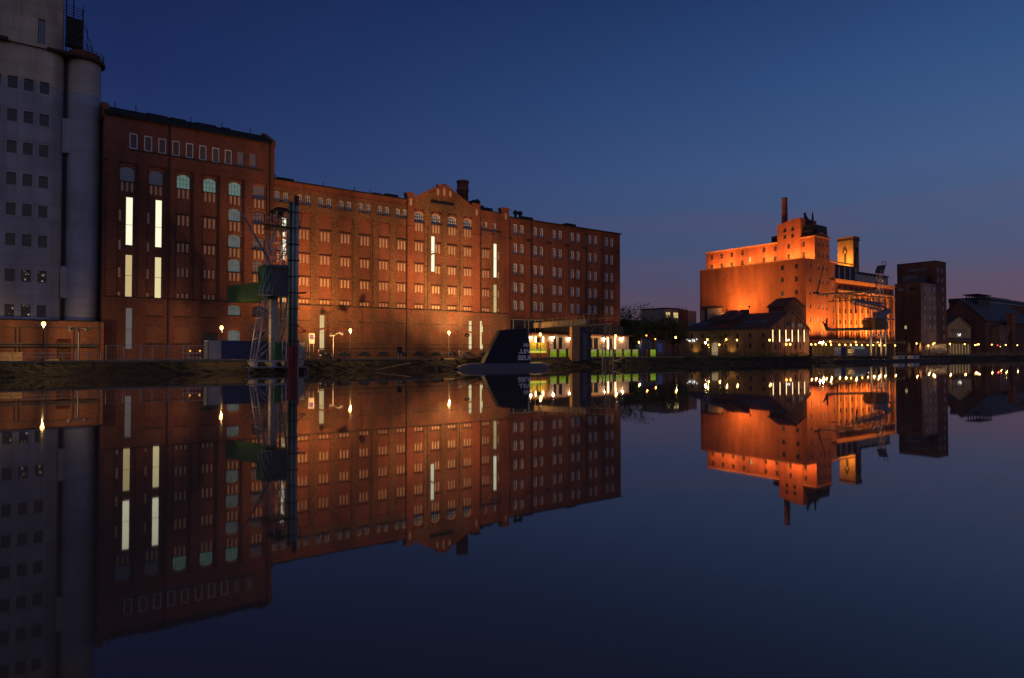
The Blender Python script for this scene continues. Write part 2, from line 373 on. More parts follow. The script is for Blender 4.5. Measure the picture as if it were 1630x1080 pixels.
def window(root, fr, a0, a1, z0, z1, rise=0, nx=2, nz=3, b_=-.25, fm='frame_grey', pm='glass_dark', bar=.05, edge=.08, label=None, name='window'):
    """one window: frame and glazing bars as a part, its pane as a sub-part; repeats are copies"""
    key = (root.name, fr.axis, fr.c, round(a1 - a0, 2), round(z1 - z0, 2), rise, nx, nz, b_, fm, pm, bar, edge)
    if key in _wcache:
        o, ra, rz = _wcache[key]; c = clone(o, fr.d(a0 - ra, z0 - rz), root)
        if label: c['label'] = label
        return c
    f = MB(); top = arc(a0, a1, z1, rise)
    fr.box(f, a0, a0 + edge, b_, b_ + .07, z0, z1 - rise); fr.box(f, a1 - edge, a1, b_, b_ + .07, z0, z1 - rise)
    fr.box(f, a0 + edge, a1 - edge, b_, b_ + .07, z0, z0 + edge)
    if rise > 0:
        inn = [(a0 + edge + (p - a0) * (a1 - a0 - 2 * edge) / (a1 - a0), q - edge) for p, q in top]
        for k in range(len(top) - 1): fr.slab(f, [top[k], top[k + 1], inn[k + 1], inn[k]], b_, b_ + .07)
    else: fr.box(f, a0 + edge, a1 - edge, b_, b_ + .07, z1 - edge, z1)
    for i in range(1, nx):
        c = a0 + (a1 - a0) * i / nx; fr.box(f, c - bar / 2, c + bar / 2, b_ + .005, b_ + .055, z0 + edge, z1 - edge - (rise * .25 if rise else 0))
    for j in range(1, nz):
        c = z0 + (z1 - z0) * j / nz; fr.box(f, a0 + edge, a1 - edge, b_ + .009, b_ + .05, c - bar / 2, c + bar / 2)
    o = f.build(name, M[fm], root)
    g = MB(); fr.poly(g, [(a0, z0), (a1, z0)] + top[::-1], b_ + .02); g.build('pane', M[pm], o)
    if label: o['label'] = label
    _wcache[key] = (o, a0, z0)
    return o
def part(name, root, m_, fn, smooth=False, label=None):
    mb = MB(); fn(mb); o = mb.build(name, M[m_] if isinstance(m_, str) else m_, root, smooth)
    if label: o['label'] = label
    return o
def aim_rot(src, dst): return (Vector(dst) - Vector(src)).to_track_quat('-Z', 'Y').to_euler()
def floodlight(loc, target, power, color, label, size=70, blend=.8, group=None, w=.5, mast=None, soft=.15):
    """a real flood lamp: yoke, housing, glowing lens and the light it throws"""
    loc = Vector(loc); d = (Vector(target) - loc).normalized()
    foot = loc.z - .6 if mast is None else mast
    r_ = thing('floodlight', label, 'floodlight', (loc.x, loc.y, foot), group)
    side = d.cross(Vector((0, 0, 1))).normalized(); up = side.cross(d)
    h = MB()
    def bx(c0, c1, hw, hh):
        a = [loc + d * c0 + side * sx * hw + up * sz * hh for sx, sz in ((-1, -1), (1, -1), (1, 1), (-1, 1))]
        e = [loc + d * c1 + side * sx * hw + up * sz * hh for sx, sz in ((-1, -1), (1, -1), (1, 1), (-1, 1))]
        for q in (a, e): h.face(q)
        for i in range(4): h.face([a[i], a[(i + 1) % 4], e[(i + 1) % 4], e[i]])
    bx(-.35, -.02, w / 2, w * .38); h.build('housing', M['steel_dark'], r_)
    l_ = MB(); l_.face([loc - d * .012 + side * sx * w * .45 + up * sz * w * .33 for sx, sz in ((-1, -1), (1, -1), (1, 1), (-1, 1))])
    l_.build('lens', M['flood_lens'], r_)
    st = MB(); st.tube((loc.x, loc.y, foot), (loc.x, loc.y, loc.z - .2), .05); st.tube(loc - Vector((0, 0, .2)) - side * w * .55, loc - Vector((0, 0, .2)) + side * w * .55, .03)
    for s_ in (-1, 1): st.tube(loc - Vector((0, 0, .2)) + side * s_ * w * .55, loc - d * .15 + side * s_ * w * .55, .03)
    st.box(loc.x - .18, loc.x + .18, loc.y - .18, loc.y + .18, foot - .02, foot + .03); st.build('stand', M['steel_dark'], r_)
    ld = bpy.data.lights.new('flood_beam', 'SPOT'); ld.energy = power; ld.color = color; ld.spot_size = R(size); ld.spot_blend = blend; ld.shadow_soft_size = soft
    lo = bpy.data.objects.new('flood_beam', ld); COL.objects.link(lo); lo.parent = r_
    lo.location = loc + d * .08 - Vector((loc.x, loc.y, foot)); lo.rotation_euler = aim_rot(loc, target)
    return r_
# ================================================================== SETTING
GZ = 1.8
mb = MB(); mb.face([(-3000, -3000, 0), (3000, -3000, 0), (3000, 3000, 0), (-3000, 3000, 0)]); structure('water', mb, M['water'])
mb = MB(); mb.face([(-3000, -9.6, GZ), (3000, -9.6, GZ), (3000, 3000, GZ), (-3000, 3000, GZ)]); structure('ground', mb, M['ground'])
mb = MB()
xs = [-60 + 6.02 * i for i in range(92)]
for a, c in zip(xs, xs[1:]): mb.box(a, c - .02, -10.05, -9.55, .9, GZ + .06)
structure('kerb', mb, M['kerb'])
mb = MB()                                              # stone faced embankment falling into the basin
nx_, ny_ = 760, 9
k0 = len(mb.v)
for i in range(nx_ + 1):
    x = -60 + 520 * (i / nx_)
    bulge = 1.4 * math.sin(x * .11) + .9 * math.sin(x * .037 + 1)
    for j in range(ny_ + 1):
        t_ = j / ny_
        mb.v.append((x + random.uniform(-.25, .25), -10.0 - t_ * (6.0 + .5 * bulge) + random.uniform(-.2, .2) * (j > 0), 1.62 - 2.3 * t_ ** .85 + random.uniform(-.17, .2) * (j > 0)))
for i in range(nx_):
    for j in range(ny_):
        a = k0 + i * (ny_ + 1) + j; mb.f.append((a, a + 1, a + ny_ + 2, a + ny_ + 1)); mb.mi.append(0)
structure('embankment', mb, M['bank'])
mb = MB()                                              # weeds at the top of the bank
for i in range(5200):
    x = random.uniform(-25, 125); y = -9.9 - random.random() ** 1.5 * 4.5
    if (math.sin(x * .5) + math.sin(x * .17 + 2)) < -.3: continue
    z = 1.62 - 2.3 * (max(0, (-10 - y)) / 6) ** .85; h = random.uniform(.15, .5); dx = random.uniform(-.2, .2)
    mb.face([(x - .04, y, z - .1), (x + .04, y, z - .1), (x + dx, y + random.uniform(-.1, .1), z + h)])
tag(mb.build('weeds', M['leaf']), kind='stuff', label='low weeds growing along the top of the stone bank', cat='weeds')
mb = MB()                                              # strip of worn path on the quay
for a, c in ((-60, 460),): mb.face([(a, -8.9, GZ + .005), (c, -8.9, GZ + .005), (c, -5.2, GZ + .005), (a, -5.2, GZ + .005)])
structure('path', mb, plain('path_gravel', (.17, .12, .08), .95, var=.35, scale=1.2))

# ================================================================== TALL MILL BLOCK (left)
F0 = Fr('x', 0.0)
def downpipe(root, x, z0, z1, y=-.09, r=.09):
    part('downpipe', root, 'pipe', lambda mb: [mb.tube((x, y, z0), (x, y, z1), r, 6)] + [mb.box(x - .14, x + .14, y - .1, y + .1, z, z + .08) for z in (z0 + 3, (z0 + z1) / 2, z1 - 1)])
def slits(root, c, z0, z1, b_=-.18, n=3, w=.30, pitch=.60):
    """bricked-up light: three pale rendered slots sunk in a brick panel"""
    def fn(mb):
        for i in range(n):
            a = c + (i - (n - 1) / 2) * pitch; F0.box(mb, a - w / 2, a + w / 2, b_ - .02, b_ + .012, z0, z1)
    part('blind_slits', root, 'slit', fn)
def sill(root, a0, a1, z, b_=-.18, out=.12, h=.12):
    part('sill', root, 'sill', lambda mb: F0.box(mb, a0, a1, b_ - .02, b_ + out, z - h, z))

T0, T1 = 8.4, 32.0
tall = thing('brick_mill', 'tallest dark red brick mill block beside the concrete silo, ten windows under its eaves', 'mill building', (20, 0, GZ))
TC = [11.28 + 3.672 * i for i in range(6)]
arch_w = 1.86
ops_up = []      # openings in recess plane
for i, c in enumerate(TC):
    ops_up.append((c - arch_w / 2, c + arch_w / 2, 27.5, 29.68, .38))
    if i >= 4:
        for z0, z1 in ((23.5, 25.5), (19.35, 21.4), (15.5, 17.55)): ops_up.append((c - arch_w / 2, c + arch_w / 2, z0, z1, .34))
strips = {0: [(18.28, 25.25), (10.81, 16.93)], 1: [(18.33, 25.35), (10.81, 16.9)]}
SX = {0: (11.15, 12.06), 1: (14.9, 15.8)}
for i, l_ in strips.items():
    for z0, z1 in l_: ops_up.append((SX[i][0], SX[i][1], max(z0, 10.85), z1, 0))
top_c = [ax(150 + v / 4, 0, 240) for v in (250, 343, 433, 521, 607, 692, 774, 854, 933, 1012)]
ops_top = [(c - .52, c + .52, 32.28, 34.5, 0) for c in top_c]
ops_lo = [(11.25, 12.12, 3.35, 9.28, 0)]
for i in (4, 5): ops_lo += [(TC[i] - arch_w / 2, TC[i] + arch_w / 2, 8.66, 10.32, .3), (TC[i] - arch_w / 2, TC[i] + arch_w / 2, 4.3, 6.4, .34)]
ops_lo.append((21.3, 23.6, GZ, 5.95, .0))
def fn(mb):
    wall(mb, F0, T0, T1, 10.85, 30.4, ops_up, -.18, .35, 0)
    wall(mb, F0, T0, T1, 30.4, 36.8, ops_top, 0, .3, 0)
    wall(mb, F0, T0, T1, GZ - .3, 10.85, ops_lo, 0, .35, 0)
    F0.box(mb, T0, T1, -.19, -.003, 30.2, 30.4)
    for i in range(7):                                 # piers between the bays
        c = TC[0] - 1.836 + 3.672 * i; lo, hi = max(T0, c - .66), min(T1, c + .66)
        F0.box(mb, lo, hi, -.19, -.004, 10.7, 30.3)
    for c in TC:
        for j in range(7): F0.box(mb, c - 1.05 + j * .32, c - .93 + j * .32, -.19, -.06, 29.95, 30.2)     # corbel table
    mb.box(T0, T0 + .06, .36, 16, GZ - .3, 38.2); mb.box(T1 - .5, T1 - .02, .36, 16, GZ - .3, 37.4); mb.box(T0, T1, 15.6, 16, GZ - .3, 38)
    mb.box(T0 + .1, T1 - .6, .95, 1.2, GZ, 36.6)
part('wall', tall, 'brick_tall', fn)
def blind(root, c, w, z0, z1, ri, b0, b1, m_):
    part('blind_panel', root, m_, lambda mb: F0.slab(mb, [(c - w, z0)] + arc(c - w, c + w, z1, ri) + [(c + w, z0)], b0, b1))
for i, c in enumerate(TC[:4]):                         # blind arched panels of redder brick
    for z0, z1 in ((8.35, 10.1), (4.3, 6.6)):
        if i > 0 and not (i == 3 and z0 < 5): blind(tall, c, 1.05, z0, z1, .32, -.01, .012, 'brick_blind')
    if i > 1:
        for z1 in (21.6, 17.6, 13.9): blind(tall, c, .95, z1 - 2.05, z1, .28, -.19, -.165, 'brick_panel')
def fn(mb):                                            # voussoir arches over openings
    for (a, c, z0, z1, ri) in ops_up + ops_lo:
        if ri <= 0: continue
        b_ = -.18 if z0 > 10.9 else 0
        t1 = arc(a - .05, c + .05, z1 + .03, ri, 10); t2 = arc(a - .12, c + .12, z1 + .36, ri, 10)
        for k in range(10): F0.slab(mb, [t1[k], t1[k + 1], t2[k + 1], t2[k]], b_ - .01, b_ + .022)
part('brick_arches', tall, 'brick_panel', fn)
part('string_course', tall, 'sill', lambda mb: F0.box(mb, T0, T1, -.22, .10, 10.72, 10.85))
part('sill', tall, 'sill', lambda mb: F0.box(mb, TC[0] + .4, TC[5] + .6, -.01, .05, 32.0, 32.2))
for i, c in enumerate(TC):
    if i < 2: pm = 'glass_blue'
    elif i < 5: pm = 'teal_lit'
    else: pm = 'glass_blind'
    window(tall, F0, c - arch_w / 2, c + arch_w / 2, 27.5, 29.68, .38, 4, 3, -.45, 'frame_grey', pm); sill(tall, c - 1.05, c + 1.05, 27.5)
    slits(tall, c, 26.02, 27.38)
    if i >= 4:
        for z0, z1 in ((23.5, 25.5), (19.35, 21.4), (15.5, 17.55)):
            window(tall, F0, c - arch_w / 2, c + arch_w / 2, z0, z1, .34, 4, 3, -.45, 'frame_grey' if i == 4 else 'frame_dark', 'teal_dim' if i == 4 else 'glass_blind'); sill(tall, c - 1.05, c + 1.05, z0)
        for z0, z1 in ((21.9, 23.3), (17.8, 19.15), (14.1, 15.3), (11.0, 11.7)): slits(tall, c, z0, z1)
        window(tall, F0, c - arch_w / 2, c + arch_w / 2, 8.66, 10.32, .3, 4, 3, -.28, 'frame_grey' if i == 4 else 'frame_dark', 'teal_dim' if i == 4 else 'glass_dark'); sill(tall, c - 1.1, c + 1.1, 8.66, 0)
        window(tall, F0, c - arch_w / 2, c + arch_w / 2, 4.3, 6.4, .34, 4, 3, -.28, 'frame_grey' if i == 4 else 'frame_dark', 'teal_dim' if i == 4 else 'glass_dark')
    elif i >= 2:
        for z0, z1 in ((21.9, 23.4), (17.9, 19.2), (14.2, 15.45), (11.0, 11.65)): slits(tall, c, z0, z1)
        for z in (23.6, 19.42): sill(tall, c - 1.1, c + 1.1, z)
    else:
        for z0, z1 in ((21.7, 23.3), (17.6, 18.95), (13.6, 15.0), (11.0, 11.5)): slits(tall, c - .86 - .1 * i, z0, z1, n=1)
    for z in (8.25, 4.2):
        if 1 <= i < 4 and not (i == 3 and z < 5): sill(tall, c - 1.25, c + 1.25, z, 0)
def lit_strip(root, a0, a1, z0, z1, m_, b_=-.12, label=None, bar=.56):
    def fr(mb):
        for x0, x1 in ((a0, a0 + .05), (a1 - .05, a1)): F0.box(mb, x0, x1, b_, b_ + .1, z0, z1)
        for z in (z0, z1 - .05, z0 + (z1 - z0) * bar): F0.box(mb, a0 + .05, a1 - .05, b_ + .003, b_ + .08, z, z + .05)
    o = part('tall_window', root, 'frame_dark', fr, label=label)
    g = MB(); F0.poly(g, [(a0, z0), (a1, z0), (a1, z1), (a0, z1)], b_ + .02); g.build('pane', M[m_], o)
for i in (0, 1):
    lit_strip(tall, SX[i][0], SX[i][1], strips[i][0][0], strips[i][0][1], 'lit_white', -.3, 'brightly lit tall slot window', .42)
    lit_strip(tall, SX[i][0], SX[i][1], 10.85, strips[i][1][1], 'lit_low' if i == 0 else 'lit_cream', -.3, None, .5)
lit_strip(tall, 11.25, 12.12, 3.35, 9.28, 'grey_glow', -.1, 'unlit grey tall slot window', .47)
for i, (a, c, z0, z1, _) in enumerate(ops_top):
    if i < 8: window(tall, F0, a, c, z0, z1, 0, 1, 1, -.12, 'frame_sky_tint', 'curtain', edge=.13)
    else: window(tall, F0, a, c, z0, z1, 0, 3, 4, -.2, 'frame_grey', 'glass_blind')
for x in (TC[0] + 1.36, TC[1] + 1.36, TC[2] + 1.36, TC[3] + 1.36, TC[4] + 1.36): downpipe(tall, x, 10.9, 30.1, -.02, .07)
downpipe(tall, TC[1] + 1.75, 2, 36.6)
downpipe(tall, T1 - .75, 11, 36.4)
part('door', tall, 'frame_dark', lambda mb: (F0.box(mb, 21.3, 23.6, -.3, -.22, GZ, 5.95), F0.box(mb, 22.42, 22.48, -.22, -.19, GZ, 5.9)), label='dark recessed loading door')
rz = az(168, 168.5, 5.5)
def fn(mb):
    mb.prism([(-.3, 36.62), (-.3, 36.9), (5.5, rz), (16.2, 37.2), (16.2, 36.9), (5.5, rz - .3)], T0 - .05, T1 - .55)
    mb.box(T0, T1 - .55, -.42, -.28, 36.55, 36.8)
rf = part('roof', tall, 'roof_dark', fn)
def fn(mb):
    for a, c in ((14.2, 17.0), (17.4, 19.6), (21, 24), (25, 26.2)):
        zz_ = 36.95 + (rz - 36.9) * .75
        pass
    pass
for x in (10, 12.7, 20.2, 24.8, 29.2): part('roof_vent', rf, 'roof_dark', lambda mb: mb.tube((x, 4, rz - 1.2), (x, 4, rz + .35), .06))
for a, c in ((14.2, 17.0), (17.4, 19.6), (21, 24), (25, 26.2)):
    part('roof_light', rf, 'roof_dark', lambda mb: mb.prism([(1.6, 37.2), (1.6, 37.75), (4.6, rz - .12), (4.9, rz - .8)], a, c))
def fn(mb):
    mb.prism([(-.12, 36.3), (-.12, 37.15), (.5, 37.5), (5.5, rz + .45), (16, 37.6), (16, 36.3)], T1 - .5, T1 + .12)
part('gable_parapet', tall, 'brick_tall', fn)
def fn(mb):
    mb.prism([(-.12, 36.3), (-.12, 37.4), (5.5, rz + .5), (16, 37.6), (16, 36.3)], T0 - .2, T0 + .4)
    mb.tube((T0 + .1, -.5, 37.6), (T0 + .1, .6, 37.6), .5, 10)
part('gable_parapet', tall, 'brick_tall', fn)

# ================================================================== WAREHOUSE (middle, with stepped gable)
ware = thing('brick_warehouse', 'long floodlit brick warehouse with stepped gable, round chimney and bays of pale slits', 'warehouse', (55, 0, GZ))
A0, A1 = 32.0, 56.0
MC = [33.30 + 3.608 * i for i in range(7)]
pair_x = [ax(430 + v / 5.141, 0, 325) for v in (58, 127, 241, 309, 413, 481, 583, 646, 742, 804, 898, 957, 1046, 1101)]
ops_t = [(c - .40, c + .40, 27.6, 29.1, .1) for c in pair_x]
GC = [58.52, 62.18, 65.72, 69.3]
NXW = [ax(640 + v / 4.32, 0, 360) for v in (540, 579, 640)]
ops_g = [(c - .93, c + .93, 27.2, 29.1, .42) for c in GC]
ops_n = [(c - .38, c + .38, 27.35, 29.0, .08) for c in NXW]
NC = [73.6, 76.6]
GSX = (61.14, 61.98); NSX = (75.5, 76.38)
MSX = (ax(448, 0, 380), ax(456.5, 0, 380))
ops_r = [(GSX[0], GSX[1], 18.1, 24.9, 0), (NSX[0], NSX[1], 18.0, 24.9, 0), (NSX[0], NSX[1], 10.9, 16.6, 0), (MSX[0], MSX[1], 18.0, 25.0, 0), (MSX[0], MSX[1], 11.0, 16.8, 0)]
ops_b = [(39.6, 40.5, 3.32, 9.2, 0), (69.47, 70.25, 3.35, 9.1, 0), (72.1, 72.9, 3.35, 9.15, 0)]
for c in MC[1:] + GC + [73.4, 76.4]: ops_b.append((c - 1.15, c + 1.15, 2.15, 3.0, .55))
ops_b = [o for o in ops_b if not (o[3] < 3.1 and (o[0] < 40.5 and o[1] > 39.6 and False))]
PZ = 26.35
def fn(mb):
    wall(mb, F0, A0, 77.5, 10.85, PZ + .2, [o for o in ops_r if o[3] < 26] , -.18, .35)
    wall(mb, F0, 56.0, 77.5, PZ + .2, 31.0, ops_g + ops_n, -.18, .35)
    F0.slab(mb, [(57.4, 31.0), (70.4, 31.0), (70.4, 31.5), (65.9, 34.0), (61.8, 34.0), (57.4, 31.5)], -.5, -.12)
    mb.box(A0, 79.2, 15.6, 16, GZ - .3, 31); mb.box(A0 + .1, 79, .95, 1.2, GZ, 31)
part('wall', ware, 'brick_panel', fn)
part('lower_wall', ware, 'brick_lower', lambda mb: wall(mb, F0, A0, 79.25, GZ - .3, 10.85, ops_b, 0, .35), label='plain browner lower wall')
def fn(mb):                                            # speckled brown piers and friezes
    wall(mb, F0, A0, A1, PZ, 29.75, ops_t, 0, .3)
    F0.box(mb, A0, A1, -.19, -.003, PZ - .02, PZ + .22)
    for i in range(-1, 7):
        lo, hi = (MC[i] + 1.15 if i >= 0 else A0), (MC[i + 1] - 1.15 if i < 6 else A1)
        if hi - lo > .1: F0.box(mb, lo, hi, -.19, -.004, 10.7, PZ)
    for c0, c1 in zip([57.3] + [c + 1.16 for c in GC], [c - 1.16 for c in GC] + [70.5]):
        if c1 - c0 > .05: F0.box(mb, c0, c1, -.19, -.02, 10.7, 29.8)
    F0.box(mb, 72.1, 72.5, -.19, -.02, 10.7, 27); F0.box(mb, 74.75, 75.45, -.19, -.02, 10.7, 26.6); F0.box(mb, 76.9, 77.5, -.19, -.02, 10.7, 26.6)
    wallops = []
    F0.slab(mb, [(57.4, 29.6), (70.4, 29.6), (70.4, 31.6), (65.9, 33.3), (61.8, 33.3), (57.4, 31.6)], -.1, -.05)
part('piers', ware, 'brick_brown', fn)
def fn(mb):                                            # redder corner buttresses, cornice bands, gable coping, corbels
    for a, c, zt in ((56.0, 57.43, 32.2), (70.4, 72.1, 32.1), (77.5, 79.25, 32.2)):
        F0.box(mb, a, c, -1.2, .10, 10.7, zt); F0.box(mb, a - .12, c + .12, -1.25, .22, zt - .1, zt + .25); F0.box(mb, a - .05, c + .05, -1, .16, 25.9, 26.2)
    F0.box(mb, A0, A1, -.5, .02, 29.75, 31.0); F0.box(mb, 72.1, 77.5, -.5, -.05, 29.6, 31.3)
    for c in MC:
        for j in range(8): F0.box(mb, c - 1.1 + j * .29, c - .96 + j * .29, -.19, -.05, PZ - .42, PZ - .02)
    for k in range(int((A1 - A0) / .42)): F0.box(mb, A0 + .1 + k * .42, A0 + .28 + k * .42, .018, .10, 29.75, 30.0)
    for k in range(12): F0.box(mb, 72.3 + k * .42, 72.48 + k * .42, -.06, .02, 29.4, 29.65)
    F0.box(mb, A0, A1, .018, .14, 30.75, 31.0)
    def cop(p, q, th=.5, b0=-.6, b1=.04):
        F0.slab(mb, [p, q, (q[0], q[1] + th), (p[0], p[1] + th)], b0, b1)
    cop((57.35, 31.2), (61.85, 33.75)); cop((65.85, 33.75), (70.45, 31.2))
    F0.slab(mb, [(61.8, 32.6), (65.9, 32.6), (65.9, 34.4), (65.2, 34.4), (65.2, 34.85), (64.6, 34.95), (63.86, 35.2), (63.1, 34.95), (62.5, 34.85), (62.5, 34.3), (61.8, 34.3)], -.6, .05)
    F0.box(mb, 62.4, 65.3, -.65, .12, 34.75, 34.9)
    for s_, x0, x1 in ((1, 57.6, 61.7), (-1, 66, 70.2)):
        for k in range(14):
            x = x0 + (x1 - x0) * k / 13; zt = 31.2 + (2.55 if s_ > 0 else 2.55) * ((x - 57.35) / 4.5 if s_ > 0 else (70.45 - x) / 4.6)
            F0.box(mb, x - .07, x + .07, -.06, .02, zt - .25, zt + .05)
    for k in range(11): F0.box(mb, 61.9 + k * .38, 62.05 + k * .38, -.06, .03, 32.3, 32.62)
    for c in GC + NC[:1]:
        for (z1) in (21.5, 17.55, 13.8):
            t1 = arc(c - 1.0, c + 1.0, z1, .3, 10); t2 = arc(c - 1.05, c + 1.05, z1 + .3, .3, 10)
            for k in range(10): F0.slab(mb, [t1[k], t1[k + 1], t2[k + 1], t2[k]], -.19, -.16)
    for c in MC:
        for z1 in (25.7, 21.5, 17.55, 13.8):
            t1 = arc(c - 1.02, c + 1.02, z1 - .02, .3, 10); t2 = arc(c - 1.06, c + 1.06, z1 + .28, .3, 10)
            for k in range(10): F0.slab(mb, [t1[k], t1[k + 1], t2[k + 1], t2[k]], -.19, -.16)
    for c in MC[1:] + GC + [73.6]:
        for z1 in (10.25, 6.75):
            t1 = arc(c - 1.08, c + 1.08, z1, .3, 10); t2 = arc(c - 1.15, c + 1.15, z1 + .32, .3, 10)
            for k in range(10): F0.slab(mb, [t1[k], t1[k + 1], t2[k + 1], t2[k]], -.01, .012)
    for c in GC:
        t1 = arc(c - .98, c + .98, 29.14, .44, 10); t2 = arc(c - 1.05, c + 1.05, 29.5, .44, 10)
        for k in range(10): F0.slab(mb, [t1[k], t1[k + 1], t2[k + 1], t2[k]], -.19, -.02)
part('cornice_and_buttresses', ware, 'brick_red', fn)
for c in MC[1:] + GC[:3] + [73.6]:                     # lower storey: blind arches of older brick
    for z0, z1 in ((8.3, 10.25), (4.5, 6.75)):
        if abs(c - 40) > 1.5: blind(ware, c, 1.05, z0, z1, .3, -.01, .008, 'brick_blind')
part('string_course', ware, 'sill', lambda mb: F0.box(mb, A0, 79.25, -.22, .10, 10.72, 10.85))
part('plinth_course', ware, 'sill', lambda mb: F0.box(mb, A0, 79.2, -.01, .08, 3.45, 3.6))
part('crane_beam', ware, 'sill', lambda mb: F0.box(mb, 60.9, 66.0, -.13, .25, 31.0, 31.2))
for c in MC:
    for z0, z1 in ((21.7, 23.28), (17.75, 19.18), (13.98, 15.35), (11.05, 11.65)): slits(ware, c, z0, z1)
for c in GC:
    slits(ware, c, 25.5, 27.0)
    k = 1 if c == GC[1] else 3
    cc_ = c + .35 if k == 1 else c
    for z0, z1 in ((21.7, 23.3), (17.8, 19.2)): slits(ware, cc_, z0, z1, n=2 if k == 1 else 3)
    for z0, z1 in ((13.98, 15.35), (11.05, 11.65)): slits(ware, c, z0, z1)
for z0, z1 in ((21.7, 23.3), (17.8, 19.2), (13.98, 15.35), (11.05, 11.65)):
    slits(ware, NC[0], z0, z1); slits(ware, 76.72, z0, z1, n=1)
def wsill(a, c, b0, b1, z0, z1): part('sill', ware, 'sill', lambda mb: F0.box(mb, a, c, b0, b1, z0, z1))
for c in MC + GC + NC[:1]:
    for z in (23.6, 19.42, 15.58, 11.86):
        if c == GC[1] and z > 16: wsill(c - .18, c + 1.1, -.19, -.05, z - .1, z); continue
        wsill(c - 1.15, c + 1.15, -.19, -.05, z - .1, z)
for c in MC[1:] + GC + [73.6]:
    for z in (8.2, 4.4):
        if abs(c - 40.2) < 1: continue
        wsill(c - 1.2, c + 1.2, -.01, .08, z - .1, z)
for a, c in zip(pair_x[::2], pair_x[1::2]): wsill(a - .5, c + .5, -.01, .12, 27.42, 27.56)
for c in GC: wsill(c - 1.05, c + 1.05, -.19, -.04, 27.04, 27.18)
wsill(NXW[0] - .5, 77.4, -.19, -.02, 27.15, 27.3)
for i, c in enumerate(pair_x): window(ware, F0, c - .40, c + .40, 27.6, 29.1, .1, 2, 4, -.2, 'frame_white', 'glass_blue', bar=.045)
for c in GC: window(ware, F0, c - .93, c + .93, 27.2, 29.1, .42, 4, 3, -.42, 'frame_white', 'glass_blue')
for c in NXW: window(ware, F0, c - .38, c + .38, 27.35, 29.0, .08, 2, 4, -.42, 'frame_white', 'glass_blue', bar=.045)
for (a, c, z0, z1, _), m_ in zip(ops_r, ('lit_white', 'lit_white', 'lit_low', 'lit_white', 'lit_cream')): lit_strip(ware, a, c, z0, z1, m_, -.3)
for (a, c, z0, z1, ri) in ops_b:
    if ri == 0: lit_strip(ware, a, c, z0, z1, 'lit_low' if a < 50 else 'lit_cream', -.1, None, .48)
k_ = 0
for (a, c, z0, z1, ri) in ops_b:
    if ri > 0: window(ware, F0, a, c, z0, z1, ri, 7, 2, -.2, 'frame_dark', 'glint_specks' if k_ in (0, 1) else 'glass_dark', name='cellar_window'); k_ += 1
def fn(mb):                                            # pale lozenge panels on buttress heads and gable
    def loz(c, z0, z1, w, b_): F0.slab(mb, [(c - w, z0 + .3), (c, z0), (c + w, z0 + .3), (c + w, z1 - .3), (c, z1), (c - w, z1 - .3)], b_ - .01, b_ + .014)
    loz(56.7, 29.9, 31.5, .26, .1); loz(71.25, 29.9, 31.4, .26, .1); loz(78.4, 30.0, 31.5, .26, .1)
    for c, z0, z1 in ((62.5, 32.75, 34.1), (63.86, 32.75, 34.5), (65.2, 32.75, 34.1)): loz(c, z0, z1, .24, .05)
part('pale_niches', ware, 'slit', fn)
for x in (TC[5] + 2.0 + .55, 38.4 + 7.1, 49.15, 56.1, 60.35, 67.4, 71.0 + 1.25): downpipe(ware, x if x > 33 else 33.0 - .75, 10.9, 26.2 if x < 56 else 27, -.02, .055)
downpipe(ware, 55.9, 2.0, 31.2, -.16)
def fn(mb):
    mb.prism([(-.2, 30.95), (-.2, 31.15), (6, 32.6), (16, 31.4), (16, 30.9)], A0, A1)
    mb.prism([(-.1, 31.2), (-.1, 31.35), (6, 32.4), (16, 31.4), (16, 31)], 72.1, 77.5)
    mb.prism([(57.2, 31.2), (63.86, 34.4), (70.5, 31.2)], .55, 16, 'y')
    mb.box(A0, A1, -.32, -.18, 30.98, 31.14)
rf = part('roof', ware, 'roof_dark', fn)
def fn(mb):
    pass
for x in (33, 41.2, 47, 50): part('roof_vent', rf, 'roof_dark', lambda mb: mb.tube((x, 3, 31.5), (x, 3, 32.6), .06))
for a, c, h in ((33.4, 36.2, .35), (50.6, 52.4, .25), (53.2, 55.8, .45)): part('roof_light', rf, 'roof_dark', lambda mb: mb.box(a, c, 3.2, 5, 31.4, 32.0 + h))
cx_ = ax(736.5, 7, 310); cr = 1.18
def fn(mb):
    zt = az(737, 289, 7)
    mb.lathe(cx_, 7, [(cr * .98, 31), (cr, zt - 2.2), (cr * 1.12, zt - 2.1), (cr * 1.12, zt - 1.8), (cr * 1.02, zt - 1.7), (cr * 1.02, zt - .35), (cr * 1.14, zt - .3), (cr * 1.1, zt), (.7, zt), (.7, zt - 1)], 20)
part('chimney', ware, 'brick_dark', fn, True)
def fn(mb):
    z = 32.2
    for x0, x1, y0, h in ((72.6, 74.2, 3, 1.7), (74.3, 75.4, 3.4, .9), (76.2, 78.0, 4, .8)): part('plant_box', rf, 'steel_dark', lambda m_: m_.box(x0, x1, y0, y0 + 2, z - .4, z + h))
    mb.tube((72.9, 3.5, z + 1.5), (74.0, 3.5, z + 1.9), .25, 8)
part('vent_duct', rf, 'steel_dark', fn)

